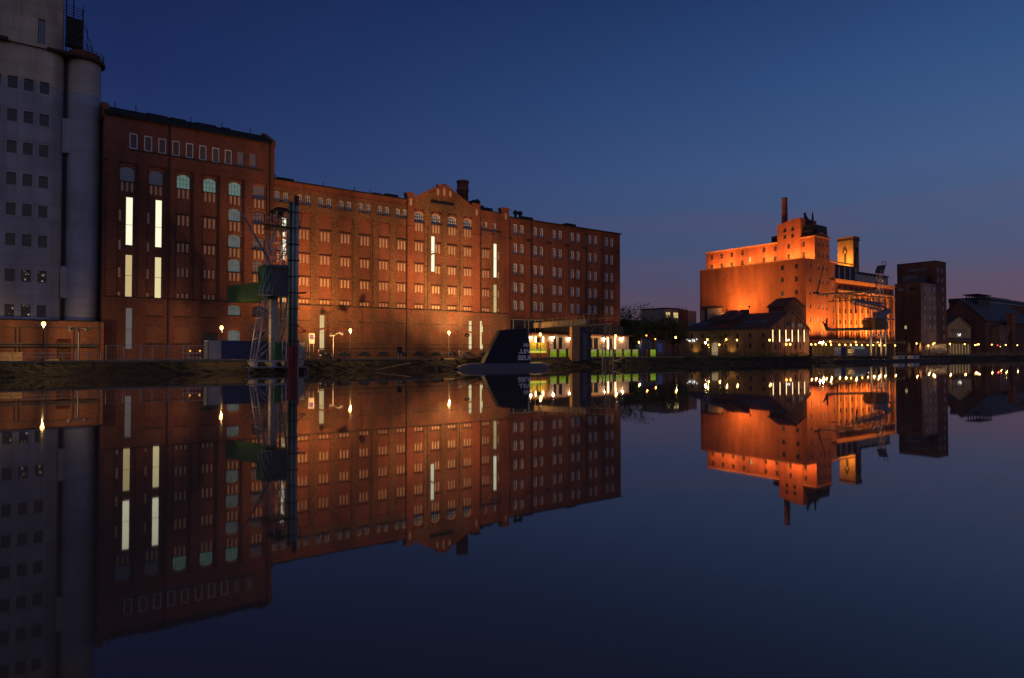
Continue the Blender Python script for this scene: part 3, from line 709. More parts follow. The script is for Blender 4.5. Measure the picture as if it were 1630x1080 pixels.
# ================================================================== RIGHT WING
B0, B1 = 79.25, 111.6
wing = thing('brick_wing', 'plain red brick mill wing with five rows of paired white windows, beside the trees', 'mill building', (95, 0, GZ))
RC = [81.77 + 5.268 * i for i in range(6)]
RZ = [(27.33, 29.42), (23.26, 25.4), (19.13, 21.24), (15.22, 17.29), (11.58, 13.53)]
ops = [(c + s_ * .86 - .54, c + s_ * .86 + .54, z0, z1, .1) for c in RC for z0, z1 in RZ for s_ in (-1, 1)]
g_ops = [(79.7, 88.6, 3.0, 9.75, 0)]
def fn(mb):
    wall(mb, F0, B0, B1, 10.2, 30.6, ops, -.12, .32)
    wall(mb, F0, B0, B1, GZ - .3, 10.2, g_ops, 0, .5)
    F0.box(mb, B0, B1, -.5, 0, 29.9, 30.6); F0.box(mb, B0, B1, -.13, .05, 10.1, 10.4); F0.box(mb, B0, B1, -.12, .06, 30.3, 30.6)
    for i in range(7):
        c = RC[0] - 2.634 + 5.268 * i; lo, hi = max(B0, c - .55), min(B1, c + .55); F0.box(mb, lo, hi, -.13, 0, 10.3, 26.1)
    for k in range(int((B1 - B0) / .5)): F0.box(mb, B0 + .1 + k * .5, B0 + .3 + k * .5, -.01, .05, 29.65, 29.9)
    for c in RC:
        for z in (14.6, 18.5): F0.box(mb, c - 1.6, c + 1.6, -.13, -.06, z, z + .12)
    mb.box(B1 - .4, B1 - .003, .13, 16, GZ - .3, 30.6); mb.box(B0, B1, 15.6, 16, GZ - .3, 30.6); mb.box(B0 + .1, B1 - .5, 1.4, 1.6, GZ, 30.4)
    F0.box(mb, B1 - .5, B1 + .02, -.1, .02, 10.3, 30.3)
part('wall', wing, 'brick_wing', fn)
for i in range(7):
    c = RC[0] - 2.634 + 5.268 * i; part('pier_cap', wing, 'sill', lambda mb: F0.box(mb, max(B0, c - .68), min(B1 + .1, c + .68), -.12, .10, 26.1, 26.35))
for (a, c, z0, z1, _) in ops: part('sill', wing, 'sill', lambda mb: F0.box(mb, a - .08, c + .08, -.14, -.02, z0 - .12, z0))
part('string_course', wing, 'sill', lambda mb: F0.box(mb, B0, B1, -.01, .07, 9.9, 10.05))
for (a, c, z0, z1, ri) in ops: window(wing, F0, a, c, z0, z1, ri, 2, 3, -.32, 'frame_white', 'glass_blind', bar=.06, edge=.13)
for x in (84.9, 100.6, 105.9): downpipe(wing, x, 10, 30.2, -.1, .07)
def fn(mb):
    mb.prism([(-.45, 30.55), (-.45, 30.75), (7, 32.4), (16, 30.9), (16, 30.5)], B0 + .1, B1 + .25)
rf = part('roof', wing, 'roof_dark', fn)
for a, c in ((85, 88), (97.5, 100.5)): part('roof_light', rf, 'roof_dark', lambda mb: mb.box(a, c, 3, 5, 31.2, 32.1))
for px_ in (820.5, 828):
    x = ax(px_, 3, 340); part('roof_cowl', rf, 'steel_dark', lambda mb: (mb.tube((x, 3, 31), (x, 3, 32.2), .3, 8), mb.ball((x, 3, 32.6), .55, 10, 6)), True)
def fn(mb):
    for a in (79.7, 80.6, 83.6, 84.6, 86.4, 88.5): F0.box(mb, a, a + .14, -.45, -.3, 3.0, 9.75)
    F0.box(mb, 79.7, 88.6, -.44, -.31, 9.6, 9.75); F0.box(mb, 79.7, 88.6, -.44, -.31, 6.9, 7.05)
o = part('glazed_front', wing, 'frame_grey', fn)
g = MB(); F0.poly(g, [(79.7, 3), (88.6, 3), (88.6, 9.75), (79.7, 9.75)], -.38); g.build('pane', M['glass_dark'], o)

# ================================================================== RESTAURANT ANNEX below the wing
FA = Fr('x', -3.6)
ann = thing('restaurant_annex', 'low pink plastered restaurant with bright wall lamps and terrace, below the brick wing', 'restaurant', (98, -3.6, GZ))
Xa = lambda p: ax(p, -3.6, 545)
E0, E1 = 82.0, Xa(1001)
zc = az(900, 534, -3.6)
aw = [(Xa(881), Xa(886.5)), (Xa(889.5), Xa(895.5)), (Xa(945), Xa(952)), (Xa(941), Xa(943.5))]
ad = [(Xa(854.5), Xa(860)), (Xa(971), Xa(975))]
ops = [(a, c, 3.2, 6.0, 0) for a, c in aw] + [(a, c, GZ, 5.9, 0) for a, c in ad]
def fn(mb):
    wall(mb, FA, E0, E1, GZ - .2, zc, ops, 0, .3)
    mb.box(E1 - .3, E1 - .003, -3.3, -.3, GZ, zc); mb.box(E0, E0 + .3, -3.3, -.3, GZ, zc); mb.box(E0 + .4, E1 - .4, -2.6, -2.4, GZ, zc)
part('wall', ann, 'plaster', fn)
part('plinth', ann, 'brick_low', lambda mb: [FA.box(mb, a, c, -.01, .06, GZ, 3.1) for a, c in ((E0, ad[0][0]), (ad[0][1], ad[1][0]), (ad[1][1], E1))])
for a, c in aw: window(ann, FA, a, c, 3.2, 6.0, 0, 1, 2, -.22, 'frame_dark', 'glass_dark')
for a, c in ad: window(ann, FA, a, c, GZ, 5.9, 0, 1, 2, -.22, 'frame_dark', 'glass_dark', name='door')
part('roof', ann, 'tile_red', lambda mb: mb.box(E0 - .3, E1 + .6, -4.5, -.1, zc + .003, zc + .28))
def fn(mb):  # dark ribbed block set back on the annex roof
    mb.box(87, E1 - .5, -2.2, -.15, zc + .27, zc + 2.3)
    for k in range(15): mb.box(88 + k * 1.6, 88.12 + k * 1.6, -2.26, -2.18, zc + .3, zc + 2.2)
part('dark_roof_block', ann, 'steel_dark', fn)
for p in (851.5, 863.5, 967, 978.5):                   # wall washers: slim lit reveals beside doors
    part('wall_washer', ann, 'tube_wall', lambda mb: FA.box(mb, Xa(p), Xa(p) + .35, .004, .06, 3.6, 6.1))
for p in (843, 879, 905, 961, 989):
    def fn(mb):
        x = Xa(p); z = az(p, 537.5 if p < 900 else 539, -4.1); mb.box(x - .06, x + .06, -4.0, -3.5, z + .2, z + .28); mb.lathe(x, -3.95, [(.05, z + .28), (.22, z + .1), (.24, z + .08)], 10)
    o = part('wall_lamp', ann, 'steel_dark', fn)
    x = Xa(p); z = az(p, 537.5 if p < 900 else 539, -4.1); g = MB(); g.ball((x, -3.97, z), .17, 8, 6); g.build('bulb', M['lamp_white'], o, True)
# green glass terrace screens between brick posts
tf = thing('terrace_screen', 'row of green lit glass panels between dark brick posts along the restaurant terrace', 'glass fence', (100, -7, GZ))
YT = -7.0; Xt = lambda p: ax(p, YT, 562)
zt0, zt1 = GZ + .15, az(940, 556.5, YT)
posts = [873, 887.5, 902, 951, 978, 991, 1004.5, 1017, 1031, 1045]
for p in posts: part('post', tf, 'brick_dark', lambda mb: mb.box(Xt(p) - .28, Xt(p) + .28, YT - .2, YT + .25, GZ, zt1 + .1))
edges = [(874.5, 886), (889, 900.5), (903.5, 912), (941, 949.5), (952.5, 963), (963.5, 976.5), (979.5, 989.5), (992.5, 1003), (1006, 1015.5)]
for a, c in edges:
    part('glass_panel', tf, 'green_glass', lambda mb: mb.box(Xt(a), Xt(c), YT - .02, YT + .02, zt0, zt1 - .32))
    part('pale_top_pane', tf, 'lit_top', lambda mb: mb.box(Xt(a), Xt(c), YT - .02, YT + .02, zt1 - .315, zt1))
tg = thing('terrace_screen', 'separate green lit glass panel right of the restaurant between two posts', 'glass fence', (Xt(1039), YT, GZ))
part('post', tg, 'brick_dark', lambda mb: mb.box(Xt(1033) - .25, Xt(1033) + .25, YT - .2, YT + .25, GZ, zt1 + .1))
part('glass_panel', tg, 'green_glass', lambda mb: mb.box(Xt(1034.3), Xt(1043.5), YT - .02, YT + .02, zt0, zt1))
bx_ = thing('terrace_bar', 'large glowing yellow and green glass box in front of the restaurant door', 'terrace bar', (Xt(856), YT, GZ))
za, zb, zc2 = az(850, 545.5, YT), az(850, 555.5, YT), az(850, 562, YT)
part('glass_upper', bx_, glassy('clear_glass_lit', (.35, .3, .04), .15), lambda mb: mb.box(Xt(836), Xt(869.5), YT - .02, YT + .02, zb + .01, za))
part('glass_lower', bx_, 'yellow_glass', lambda mb: mb.box(Xt(836), Xt(869.5), YT - .02, YT + .02, zc2, (zb + zc2) / 2 - .003))
part('glass_middle', bx_, 'green_glass', lambda mb: mb.box(Xt(836), Xt(869.5), YT - .02, YT + .02, (zb + zc2) / 2, zb))
part('frame', bx_, 'brick_low', lambda mb: (mb.box(Xt(870), Xt(873.2), YT - .25, YT + .25, GZ, za + .1), mb.box(Xt(834), Xt(870), YT - .2, YT + .2, GZ, zc2 - .01)))
hd = MB()
random.seed(3)
for i in range(1500):
    x = random.uniform(Xt(874), Xt(1045)); y = YT - .45 + random.uniform(-.2, .15); z = GZ + random.random() ** 1.3 * .85; s_ = .12
    hd.face([(x + random.uniform(-s_, s_), y + random.uniform(-s_, s_), z + random.uniform(-s_, s_)) for _ in range(3)])
tag(hd.build('low_hedge', M['leaf'], loc=(Xt(950), YT - .5, GZ)), 'low clipped hedge at the foot of the green glass screens', 'hedge')
for p, s_ in ((894, .7), (904.5, .7), (999, 1.0), (856, .9)):
    hb = MB()
    for i in range(260):
        x = ax(p, -5.2) + random.gauss(0, .5 * s_); y = -5.2 + random.gauss(0, .4); z = GZ + 1.1 + random.gauss(0, .45 * s_); d_ = .16
        hb.face([(x + random.uniform(-d_, d_), y + random.uniform(-d_, d_), z + random.uniform(-d_, d_)) for _ in range(3)])
    hb.lathe(ax(p, -5.2), -5.2, [(.25, GZ), (.35, GZ + .7), (.3, GZ + .7)], 10, 1)
    where = {894: 'below the paired windows of', 904.5: 'beside the brown tower panel at', 999: 'at the far right end of', 856: 'behind the yellow glass box of'}[p]
    tag(hb.build('potted_shrub', [M['leaf'], M['brick_dark']], loc=(ax(p, -5.2), -5.2, GZ)), 'round potted shrub %s the restaurant' % where, 'shrub', 'potted shrubs on the restaurant terrace')
# ================================================================== CONCRETE SILO (far left)
YS = 1.5
FS = Fr('x', YS)
sx = lambda p, y=400: at(p, y, Y=YS).x
silo = thing('grain_silo', 'tall pale grey concrete silo with small square windows and a round side tower', 'silo', (0, YS, GZ))
XR = sx(98.5); XB = -38.0; ZL = az(90, 83, YS); ZT = 56.0
SW = 1.02
cols = [sx(16), sx(42), sx(67)]
pitch = cols[1] - cols[0]
rows = [(az(42, y + 9.5, YS), az(42, y - 9.5, YS)) for y in (135, 187, 237, 287, 335, 383, 439.5, 495)]
ops = []
for k in range(-12, 3):
    for z0, z1 in rows:
        a = cols[0] + (k) * pitch
        if a > XB + 2: ops.append((a - SW / 2, a + SW / 2, z0, z1, 0))
def fn(mb):
    wall(mb, FS, XB, XR - 1.7, GZ, ZL, ops, 0, .3)
    mb.lathe(XR - 1.7, YS + 1.7, [(1.7, GZ), (1.7, ZL)], 14, 0, -math.pi / 2, 0)
    mb.face([(XR, YS + 1.7, GZ), (XR, YS + 14, GZ), (XR, YS + 14, ZL), (XR, YS + 1.7, ZL)])
    mb.box(XB, XR - 1, YS + .8, YS + 1.0, GZ, ZL - .1)
    mb.box(XB, XR - .1, YS + 1.8, YS + 14, ZL - .4, ZL)
part('wall', silo, 'concrete', fn, False)
for (a, c, z0, z1, _) in ops:
    if a < cols[0] - .1 - SW and a > XB + 999: continue
    if a < cols[0] - SW: continue
    lit = z0 < rows[5][0] and a > 0 - 99 and z0 < rows[6][1]
    row = min(range(8), key=lambda i: abs(rows[i][0] - z0))
    ci = round((a + SW / 2 - cols[0]) / pitch)
    pm = 'glint_specks' if (row == 6 and ci >= 1) or (row == 7 and ci <= 1) else 'glass_dark'
    window(silo, FS, a, c, z0, z1, 0, 3, 4, -.24, 'frame_dark', pm, bar=.04, edge=.06)
# upper head of the silo with its slab ledge
xh = sx(103, 40)
def fn(mb):
    r_ = 1.9
    mb.lathe(xh - r_, YS + r_ - .35, [(r_, ZL), (r_, ZT)], 14, 0, -math.pi / 2, 0)
    wall(mb, Fr('x', YS - .35), XB, xh - r_, ZL, ZT, [(sx(60.5, 52), sx(72, 52), az(66, 71.5, YS), az(66, 32.5, YS), 0)], 0, .3)
    mb.face([(xh, YS + r_ - .35, ZL), (xh, YS + 14, ZL), (xh, YS + 14, ZT), (xh, YS + r_ - .35, ZT)])
    mb.box(XB, xh - 1.2, YS + .8, YS + 1, ZL, ZT)
    for p in (12, 22, 35, 64 + 13, 88): x = sx(p, 40); mb.box(x - .03, x + .03, YS - .38, YS - .34, ZL + 1.2, ZT)
part('silo_head', silo, 'concrete', fn)
window(silo, Fr('x', YS - .35), sx(60.5, 52), sx(72, 52), az(66, 71.5, YS), az(66, 32.5, YS), 0, 3, 1, -.2, 'frame_dark', 'glass_blue', name='head_window', label='tall teal window high in the silo head')
# round tower
cxl, cxr = sx(104), sx(159.5); tr = (cxr - cxl) / 2; tcx = (cxl + cxr) / 2; tcy = YS + tr
ZR = az(132, 94, YS)
part('round_tower', silo, 'concrete', lambda mb: mb.lathe(tcx, tcy, [(tr, GZ), (tr, ZR), (.1, ZR)], 40), True)
part('joint', silo, 'steel_dark', lambda mb: mb.box(XR - .3, cxl + .8, YS + 1.6, YS + 2.0, GZ, ZR))
for y0, y1 in ((186, 241), (423, 474)):
    part('bridge_panel', silo, 'concrete', lambda mb: mb.box(XR - .15, cxl + .42, YS + .8, YS + 1.5, az(104, y1, YS), az(104, y0, YS)))
def fn(mb):
    mb.lathe(tcx, tcy, [(tr, ZR - .05), (tr + .5, ZR), (tr + .5, ZR + .4), (.1, ZR + .45)], 40)
    x0 = sx(75, 83); mb.box(x0, cxl + 1, YS - .55, YS + 2, ZR + .02, ZR + .38)
    x1 = sx(13, 63); mb.box(XB, x1, YS - .9, YS - .2, az(6, 66, YS), az(6, 61, YS))
part('slab_ledge', silo, 'sill', fn)
def fn(mb):
    for k in range(17):
        t_ = -2.5 + k * .22; p = (tcx + (tr + .3) * math.cos(t_), tcy + (tr + .3) * math.sin(t_)); mb.tube((p[0], p[1], ZR + .4), (p[0], p[1], ZR + 1.5), .035, 5)
        q = (tcx + (tr + .3) * math.cos(t_ + .22), tcy + (tr + .3) * math.sin(t_ + .22))
        for h in (.95, 1.48): mb.tube((p[0], p[1], ZR + h), (q[0], q[1], ZR + h), .03, 5)
part('railing', silo, 'steel_dark', fn)
part('low_parapet', silo, 'brick_low', lambda mb: mb.lathe(tcx, tcy, [(tr - .1, ZR + .4), (tr - .1, ZR + 1.35), (tr - .5, ZR + 1.35)], 30))
sc = thing('scaffold', 'pipe scaffold and dark ladder cage standing on top of the round silo tower', 'scaffolding', (tcx - 1, tcy - 1, ZR + .4))
def zs(y): return az(120, y, YS + 1)
def xsx(p, y=40): return at(p, y, Y=YS + 1).x
def fn(mb):
    for p in (106, 117.5, 132.5):
        for yy in (YS + .8, YS + 2.6): mb.tube((xsx(p), yy, ZR + .4), (xsx(p), yy, zs(-20 if p < 120 else 5)), .045, 5)
    for y in (12, 16, 30, 38, 55, 70):
        for yy in (YS + .8, YS + 2.6): mb.tube((xsx(103), yy, zs(y)), (xsx(134), yy, zs(y + 3)), .04, 5)
        mb.tube((xsx(132), YS + .8, zs(y + 3)), (xsx(132), YS + 2.6, zs(y + 3)), .04, 5)
    for a, c in (((134, 35), (148, 82)), ((134, 62), (148, 88)), ((139, 44), (139, 80)), ((147, 68), (147, 90)), ((134, 44), (139, 44)), ((138, 58), (147, 61)), ((118, 75), (132, 30)), ((106, 75), (118, 30)), ((134, 70), (147, 72))):
        mb.tube((xsx(*a), YS + .8, zs(a[1])), (xsx(*c), YS + .8, zs(c[1])), .04, 5)
part('pipes', sc, 'steel_dark', fn)
def fn(mb):
    mb.prism([(xsx(107), zs(27)), (xsx(133), zs(31)), (xsx(131), zs(75)), (xsx(104), zs(72))], YS + 1.2, YS + 2.3, 'y')
    for k in range(9): mb.box(xsx(106.5), xsx(131), YS + 1.1, YS + 1.19, zs(70 - k * 5), zs(69 - k * 5))
part('dark_sheeting', sc, 'steel_dark', fn)

# ================================================================== LOW BRICK WORKSHOP in front of the silo
YL = -1.6
FL = Fr('x', YL)
lx = lambda p, y=550: at(p, y, Y=YL).x
low = thing('brick_workshop', 'low flat roofed brick workshop with boarded door at the foot of the silo', 'workshop', (0, YL, GZ))
LZ = az(120, 512, YL); L0, L1 = -30, lx(165)
dX0, dX1 = lx(90.5), lx(112.5)
def fn(mb):
    wall(mb, FL, L0, L1, GZ - .2, LZ, [(dX0, dX1, GZ - .1, az(100, 540, YL), 0)], 0, .35)
    mb.box(L1 - .3, L1 - .003, YL + .36, .0, GZ - .2, LZ); mb.box(L0, L1, YL + .8, YL + .95, GZ, LZ - .1)
    FL.box(mb, L0, L1, -.01, .07, LZ - 1.15, LZ - .35)
part('wall', low, 'brick_low', fn)
part('roof', low, 'roof_dark', lambda mb: mb.box(L0, L1 + .1, YL - .12, .9, LZ, LZ + .14))
part('door_frame', low, 'red_steel', lambda mb: (FL.box(mb, dX1 - .3, dX1, -.2, .06, GZ, az(100, 541, YL)), FL.box(mb, dX0, dX1 - .3, -.2, .05, az(100, 541, YL) - .15, az(100, 541, YL))))
part('door', low, plain('door_boards', (.12, .06, .03), .8, var=.4, scale=4, stretch=(4, 4, .5)), lambda mb: (FL.box(mb, dX0, dX1 - .3, -.3, -.22, GZ, az(100, 542, YL)), FL.box(mb, dX0 + .1, dX1 - .4, -.22, -.17, GZ + 2.0, GZ + 2.25)), label='boarded up door with a dark crossbar')
def fn(mb):
    z1, z2 = az(80, 521.5, YL - .3), az(80, 548, YL - .3)
    for z, r_ in ((z1, .07), (z2, .09), (z2 - .28, .13)): mb.tube((L0, YL - .3, z), (lx(154), YL - .3, z), r_, 8)
    for p in (26, 33, 75.5, 115.5, 123.5, 154.5): mb.tube((lx(p), YL - .33, GZ), (lx(p), YL - .33, z1 + (.9 if p > 150 else 0)), .06, 6)
    for p in (5, 47, 95, 140): mb.box(lx(p), lx(p) + .1, YL - .3, YL + .02, z2 - .35, z2)
part('wall_pipes', low, 'pipe_grey', fn)
bn = thing('timber_stack', 'pale stack of planks lying before the low brick workshop', 'timber stack', (lx(18), YL - 3, GZ))
def fn(mb):
    for k in range(5): mb.box(L0 + 18, lx(36.5) - .05 * (k % 2), YL - 3.4, YL - 2.6, GZ + .02 + k * .22, GZ + .2 + k * .22)
part('planks', bn, 'steel_tan', fn)
part('plank', bn, 'steel_tan', lambda mb: mb.box(lx(70), lx(93), YL - 2.2, YL - 1.9, GZ + .01, GZ + .18), label='single plank lying by the boarded door')

# ================================================================== STREET LAMPS
def lamp_proto(name, label, glowm, h, loc, r_=.23, group=None, sz=1.25):
    t = thing(name, label, 'street lamp', loc, group)
    x, y, z = loc
    part('pole', t, 'steel_dark', lambda mb: mb.lathe(x, y, [(.11, z), (.11, z + .7), (.06, z + .85), (.045, z + h - .35), (.09, z + h - .32), (.09, z + h - .24)], 8), True)
    part('lamp_head', t, glowm, lambda mb: mb.ball((x, y, z + h), r_, 10, 8, sz=sz), True)
    ld = bpy.data.lights.new('lamp_light', 'POINT'); ld.energy = {'lamp_sodium': 1100, 'lamp_far': 210, 'lamp_orange': 70, 'lamp_white': 1, 'lamp_red': 20}[glowm]
    ld.color = M[glowm].node_tree.nodes['Principled BSDF'].inputs['Emission Color'].default_value[:3]; ld.shadow_soft_size = .06
    if glowm in ('lamp_sodium', 'lamp_far'): ld.color = (1, .55, .18)
    lo = bpy.data.objects.new('lamp_light', ld); COL.objects.link(lo); lo.parent = t; lo.location = (0, -.22, h - r_ * sz - .1)
    part('cap', t, 'steel_dark', lambda mb: mb.lathe(x, y, [(r_ * .9, z + h + r_ * sz * .9), (.05, z + h + r_ * sz + .12), (.001, z + h + r_ * sz + .13)], 10), True)
    return t
YLp = -8.0
def lamp_at(proto, px_, label, Y=YLp, group=None, z=None):
    x = ax(px_, Y, 545); c = clone(proto, (0, 0, 0)); c.location = (x, Y, GZ if z is None else z); c['label'] = label
    if group: c['group'] = group
    elif 'group' in c: del c['group']
    return c
G1 = 'street lamps along the quay'
P1 = lamp_proto('street_lamp', 'lit yellow street lamp in front of the low brick workshop below the silo', 'lamp_sodium', 4.62, (ax(69, YLp, 545), YLp, GZ), group=G1)
for p, l_ in ((352.5, 'lit yellow street lamp behind the white end of the blue container'), (557.5, 'lit yellow street lamp before the blank brick wall, beside the twin-armed lamp'),
              (714.5, 'lit yellow street lamp before the brick wall left of the dark submarine tower'), (860, 'lit yellow street lamp in front of the yellow glass terrace box'),
              (980, 'lit yellow street lamp at the right end of the plastered restaurant')):
    lamp_at(P1, p, l_, group=G1)
hF = lambda p, y, Y=YLp: az(p, y, Y) - GZ
def lamp_new(p, y, label, Y=YLp, glowm='lamp_far', group=None, r_=.18, name='street_lamp'):
    return lamp_proto(name, label, glowm, hF(p, y, Y), (ax(p, Y, y), Y, GZ), r_, group)
lamp_new(1017, 545, 'small yellow lamp between the restaurant and the trees', 4, group=G1)
lamp_new(1029, 534.5, 'orange lamp on tall pole among the trees, left of another orange lamp', 6, 'lamp_orange', group=G1)
lamp_new(1043, 540, 'small reddish orange lamp beside the blue banner under the trees', 4, 'lamp_orange', G1, .16)
lamp_new(1075.5, 537.5, 'bright yellow lamp at the left corner of the long buff brick warehouse', -7, group=G1, r_=.2)
lamp_new(1126, 540.8, 'upper of two yellow lamps left of the pale door of the buff warehouse', -6, group=G1)
lamp_new(1122.8, 546, 'brightest lamp just left of the pale door of the buff warehouse', -8, 'lamp_white', G1)
lamp_new(1127.2, 549.2, 'lowest of the cluster of lamps left of the pale warehouse door', -4, group=G1, r_=.17)
lamp_new(1145, 549, 'yellow lamp just right of the pale door of the buff warehouse', -4, group=G1, r_=.18)
lamp_new(1156, 540.6, 'left of the two yellow lamps before the windows of the buff warehouse', -6, group=G1)
lamp_new(1173, 541.6, 'right of the two yellow lamps before the windows of the buff warehouse', -6, group=G1)
lamp_new(1225, 541.7, 'bright yellow lamp at the right corner of the buff warehouse, before its gable', -7, group=G1, r_=.22)
G2 = 'row of globe lamps on the terrace below the orange lit mill'
LB2 = 'small warm globe lamp in the long level row below the orange lit mill'
P2 = lamp_new(1291.4, 548.4, LB2, -7, group=G2, r_=.18, name='terrace_lamp')
for p in (1298, 1309, 1314.5, 1322.9, 1336, 1345.6, 1354.3, 1363.3, 1372, 1381, 1390, 1399.7, 1408): lamp_at(P2, p, LB2, -7, G2)
lamp_at(P2, 1424.8, 'small warm globe lamp standing alone left of the closed parasols', -7, G2)
G3 = 'taller lamps behind the terrace row'
lamp_new(1321.7, 544, 'globe lamp raised above the terrace row, nearest the crane pulley tip', -5, group=G3)
lamp_new(1361.7, 544.6, 'globe lamp raised above the terrace row, over the white kiosk', -5, group=G3)
lamp_new(1305, 545.6, 'left of the two cool white lamps above the terrace row', -5, 'lamp_white', G3)
lamp_new(1310, 545.4, 'right of the two cool white lamps above the terrace row', -5, 'lamp_white', G3)
lamp_new(1397.2, 545.4, 'lamp above the terrace row next to the red light', -5, group=G3)
lamp_new(1395, 544.3, 'small red lamp above the terrace row at the foot of the harbour crane', -4.6, 'lamp_red', G3, .16)
G4 = 'lamps along the quay beyond the dark tower'
for p, y, l_, gm in ((1459, 547, 'lamp rising between the closed parasols', 'lamp_sodium'), (1477.8, 550.4, 'bright lamp below the lit side of the dark tower block', 'lamp_sodium'),
                     (1485, 548.2, 'left of two close lamps at the right foot of the dark tower block', 'lamp_sodium'), (1487.4, 546.4, 'right of two close lamps at the right foot of the dark tower block', 'lamp_sodium'),
                     (1512, 547.6, 'lamp at the left corner of the small cream gabled house', 'lamp_sodium'), (1535.7, 548.2, 'lamp in front of the small cream gabled house', 'lamp_sodium'),
                     (1552, 549.6, 'left of three close lamps right of the cream gabled house', 'lamp_sodium'), (1555.4, 548.9, 'middle of three close lamps right of the cream gabled house', 'lamp_sodium'), (1558, 548.4, 'right of three close lamps right of the cream gabled house', 'lamp_sodium'),
                     (1578.7, 549, 'bright lamp before the wide dark gabled warehouse', 'lamp_sodium'), (1588, 550, 'red lamp before the wide dark gabled warehouse', 'lamp_red'), (1592.3, 552, 'faint low lamp beside the red lamp', 'lamp_orange'),
                     (1601, 549.3, 'bright lamp left of the thin brick stack at the far right', 'lamp_sodium'), (1619.4, 549.9, 'last lamp at the far right edge, by the thin brick stack', 'lamp_sodium')):
    lamp_new(p, y, l_, -6, 'lamp_far' if gm == 'lamp_sodium' else gm, G4, .2 if gm == 'lamp_sodium' else .15)
def twin_lamp(p, Y, zt, arms, label):
    x = ax(p, Y, 550); t = thing('flood_mast', label, 'lamp mast', (x, Y, GZ))
    part('mast', t, 'steel_grey', lambda mb: (mb.tube((x, Y, GZ), (x, Y, zt), .06, 6, .045), mb.box(x - .12, x + .12, Y - .12, Y + .12, GZ, GZ + .1)))
    for dx, dz, ln in arms:
        o = part('arm', t, 'steel_grey', lambda mb: mb.tube((x, Y, zt - .1), (x + dx, Y - .1, zt + dz), .04, 6))
        h = MB(); d_ = Vector((math.copysign(ln, dx) if ln else 0, 0, -.3)); h.tube((x + dx, Y - .1, zt + dz), (x + dx + d_.x, Y - .3, zt + dz - .3), .16, 8, .22); h.build('spot_head', M['cab_grey'], o)
twin_lamp(125, -7, az(125, 524, -7), ((-.75, .15, -.25), (.65, .1, .3)), 'unlit twin-headed lamp mast between the workshop and the tall mill')
twin_lamp(530.5, -7.5, az(530, 534, -7.5), ((-.5, .2, 0), (.9, .45, .6)), 'unlit twin-armed lamp mast left of the lit lamp on the blank wall')

# ================================================================== FENCES, BARRIERS, SIGNS, CONTAINER
fn_ = thing('mesh_fence', 'temporary wire mesh fence along the quay left of the container', 'fence', (ax(250, -9), -9, GZ))
xs_ = [ax(p, -9, 560) for p in (168, 197, 225, 243, 268, 300, 330)]
for a, c in zip(xs_, xs_[1:]):
    def fn(mb):
        for x in (a + .06, c - .06): mb.tube((x, -9, GZ), (x, -9, GZ + 2.0), .035, 5)
        for z in (.15, 2.0): mb.tube((a + .06, -9, GZ + z), (c - .06, -9, GZ + z), .03, 5)
        n = int((c - a) / .3)
        for k in range(1, n): mb.tube((a + (c - a) * k / n, -9, GZ + .15), (a + (c - a) * k / n, -9, GZ + 2), .006, 3)
    part('panel', fn_, 'steel_grey', fn)
fr2 = thing('guard_rail', 'thin tubular guard rail along the top of the bank before the workshop', 'railing', (ax(80, -9.4), -9.4, GZ))
xr = [ax(p, -9.4, 560) for p in range(-20, 165, 20)]
part('rail', fr2, 'steel_grey', lambda mb: [mb.tube((xr[0], -9.4, GZ + z), (xr[-1], -9.4, GZ + z), .03, 5) for z in (.5, 1.0)])
for x in xr: part('post', fr2, 'steel_grey', lambda mb: mb.tube((x, -9.4, GZ), (x, -9.4, GZ + 1.02), .035, 5))
fr3 = thing('guard_rail', 'thin tubular guard rail along the quay between the crane and the submarine tower', 'railing', (ax(600, -9.3), -9.3, GZ))
xr3 = [ax(p, -9.3, 560) for p in range(482, 735, 17)]
part('rail', fr3, 'steel_dark', lambda mb: [mb.tube((xr3[0], -9.3, GZ + z), (xr3[-1], -9.3, GZ + z), .025, 5) for z in (.5, 1.0)])
for x in xr3: part('post', fr3, 'steel_dark', lambda mb: mb.tube((x, -9.3, GZ), (x, -9.3, GZ + 1.02), .03, 5))
fr4 = thing('guard_rail', 'low guard rail on the quay before the trees and the buff warehouse', 'railing', (ax(1100, -9.3), -9.3, GZ))
xr4 = [ax(p, -9.3, 560) for p in range(1050, 1292, 8)]
part('rail', fr4, 'steel_dark', lambda mb: [mb.tube((xr4[0], -9.3, GZ + z), (xr4[-1], -9.3, GZ + z), .03, 5) for z in (.5, 1.05)])
for x in xr4: part('post', fr4, 'steel_dark', lambda mb: mb.tube((x, -9.3, GZ), (x, -9.3, GZ + 1.05), .04, 5))
fr5 = thing('guard_rail', 'long pale guard rail on the far quay below the dark tower and gabled houses', 'railing', (ax(1540, -9.3), -9.3, GZ))
xr5 = [ax(p, -9.3, 560) for p in range(1425, 1660, 6)]
part('rail', fr5, 'steel_tan', lambda mb: [mb.tube((xr5[0], -9.3, GZ + z), (xr5[-1], -9.3, GZ + z), .04, 5) for z in (.5, 1.05)])
for x in xr5: part('post', fr5, 'steel_tan', lambda mb: mb.tube((x, -9.3, GZ), (x, -9.3, GZ + 1.05), .05, 5))
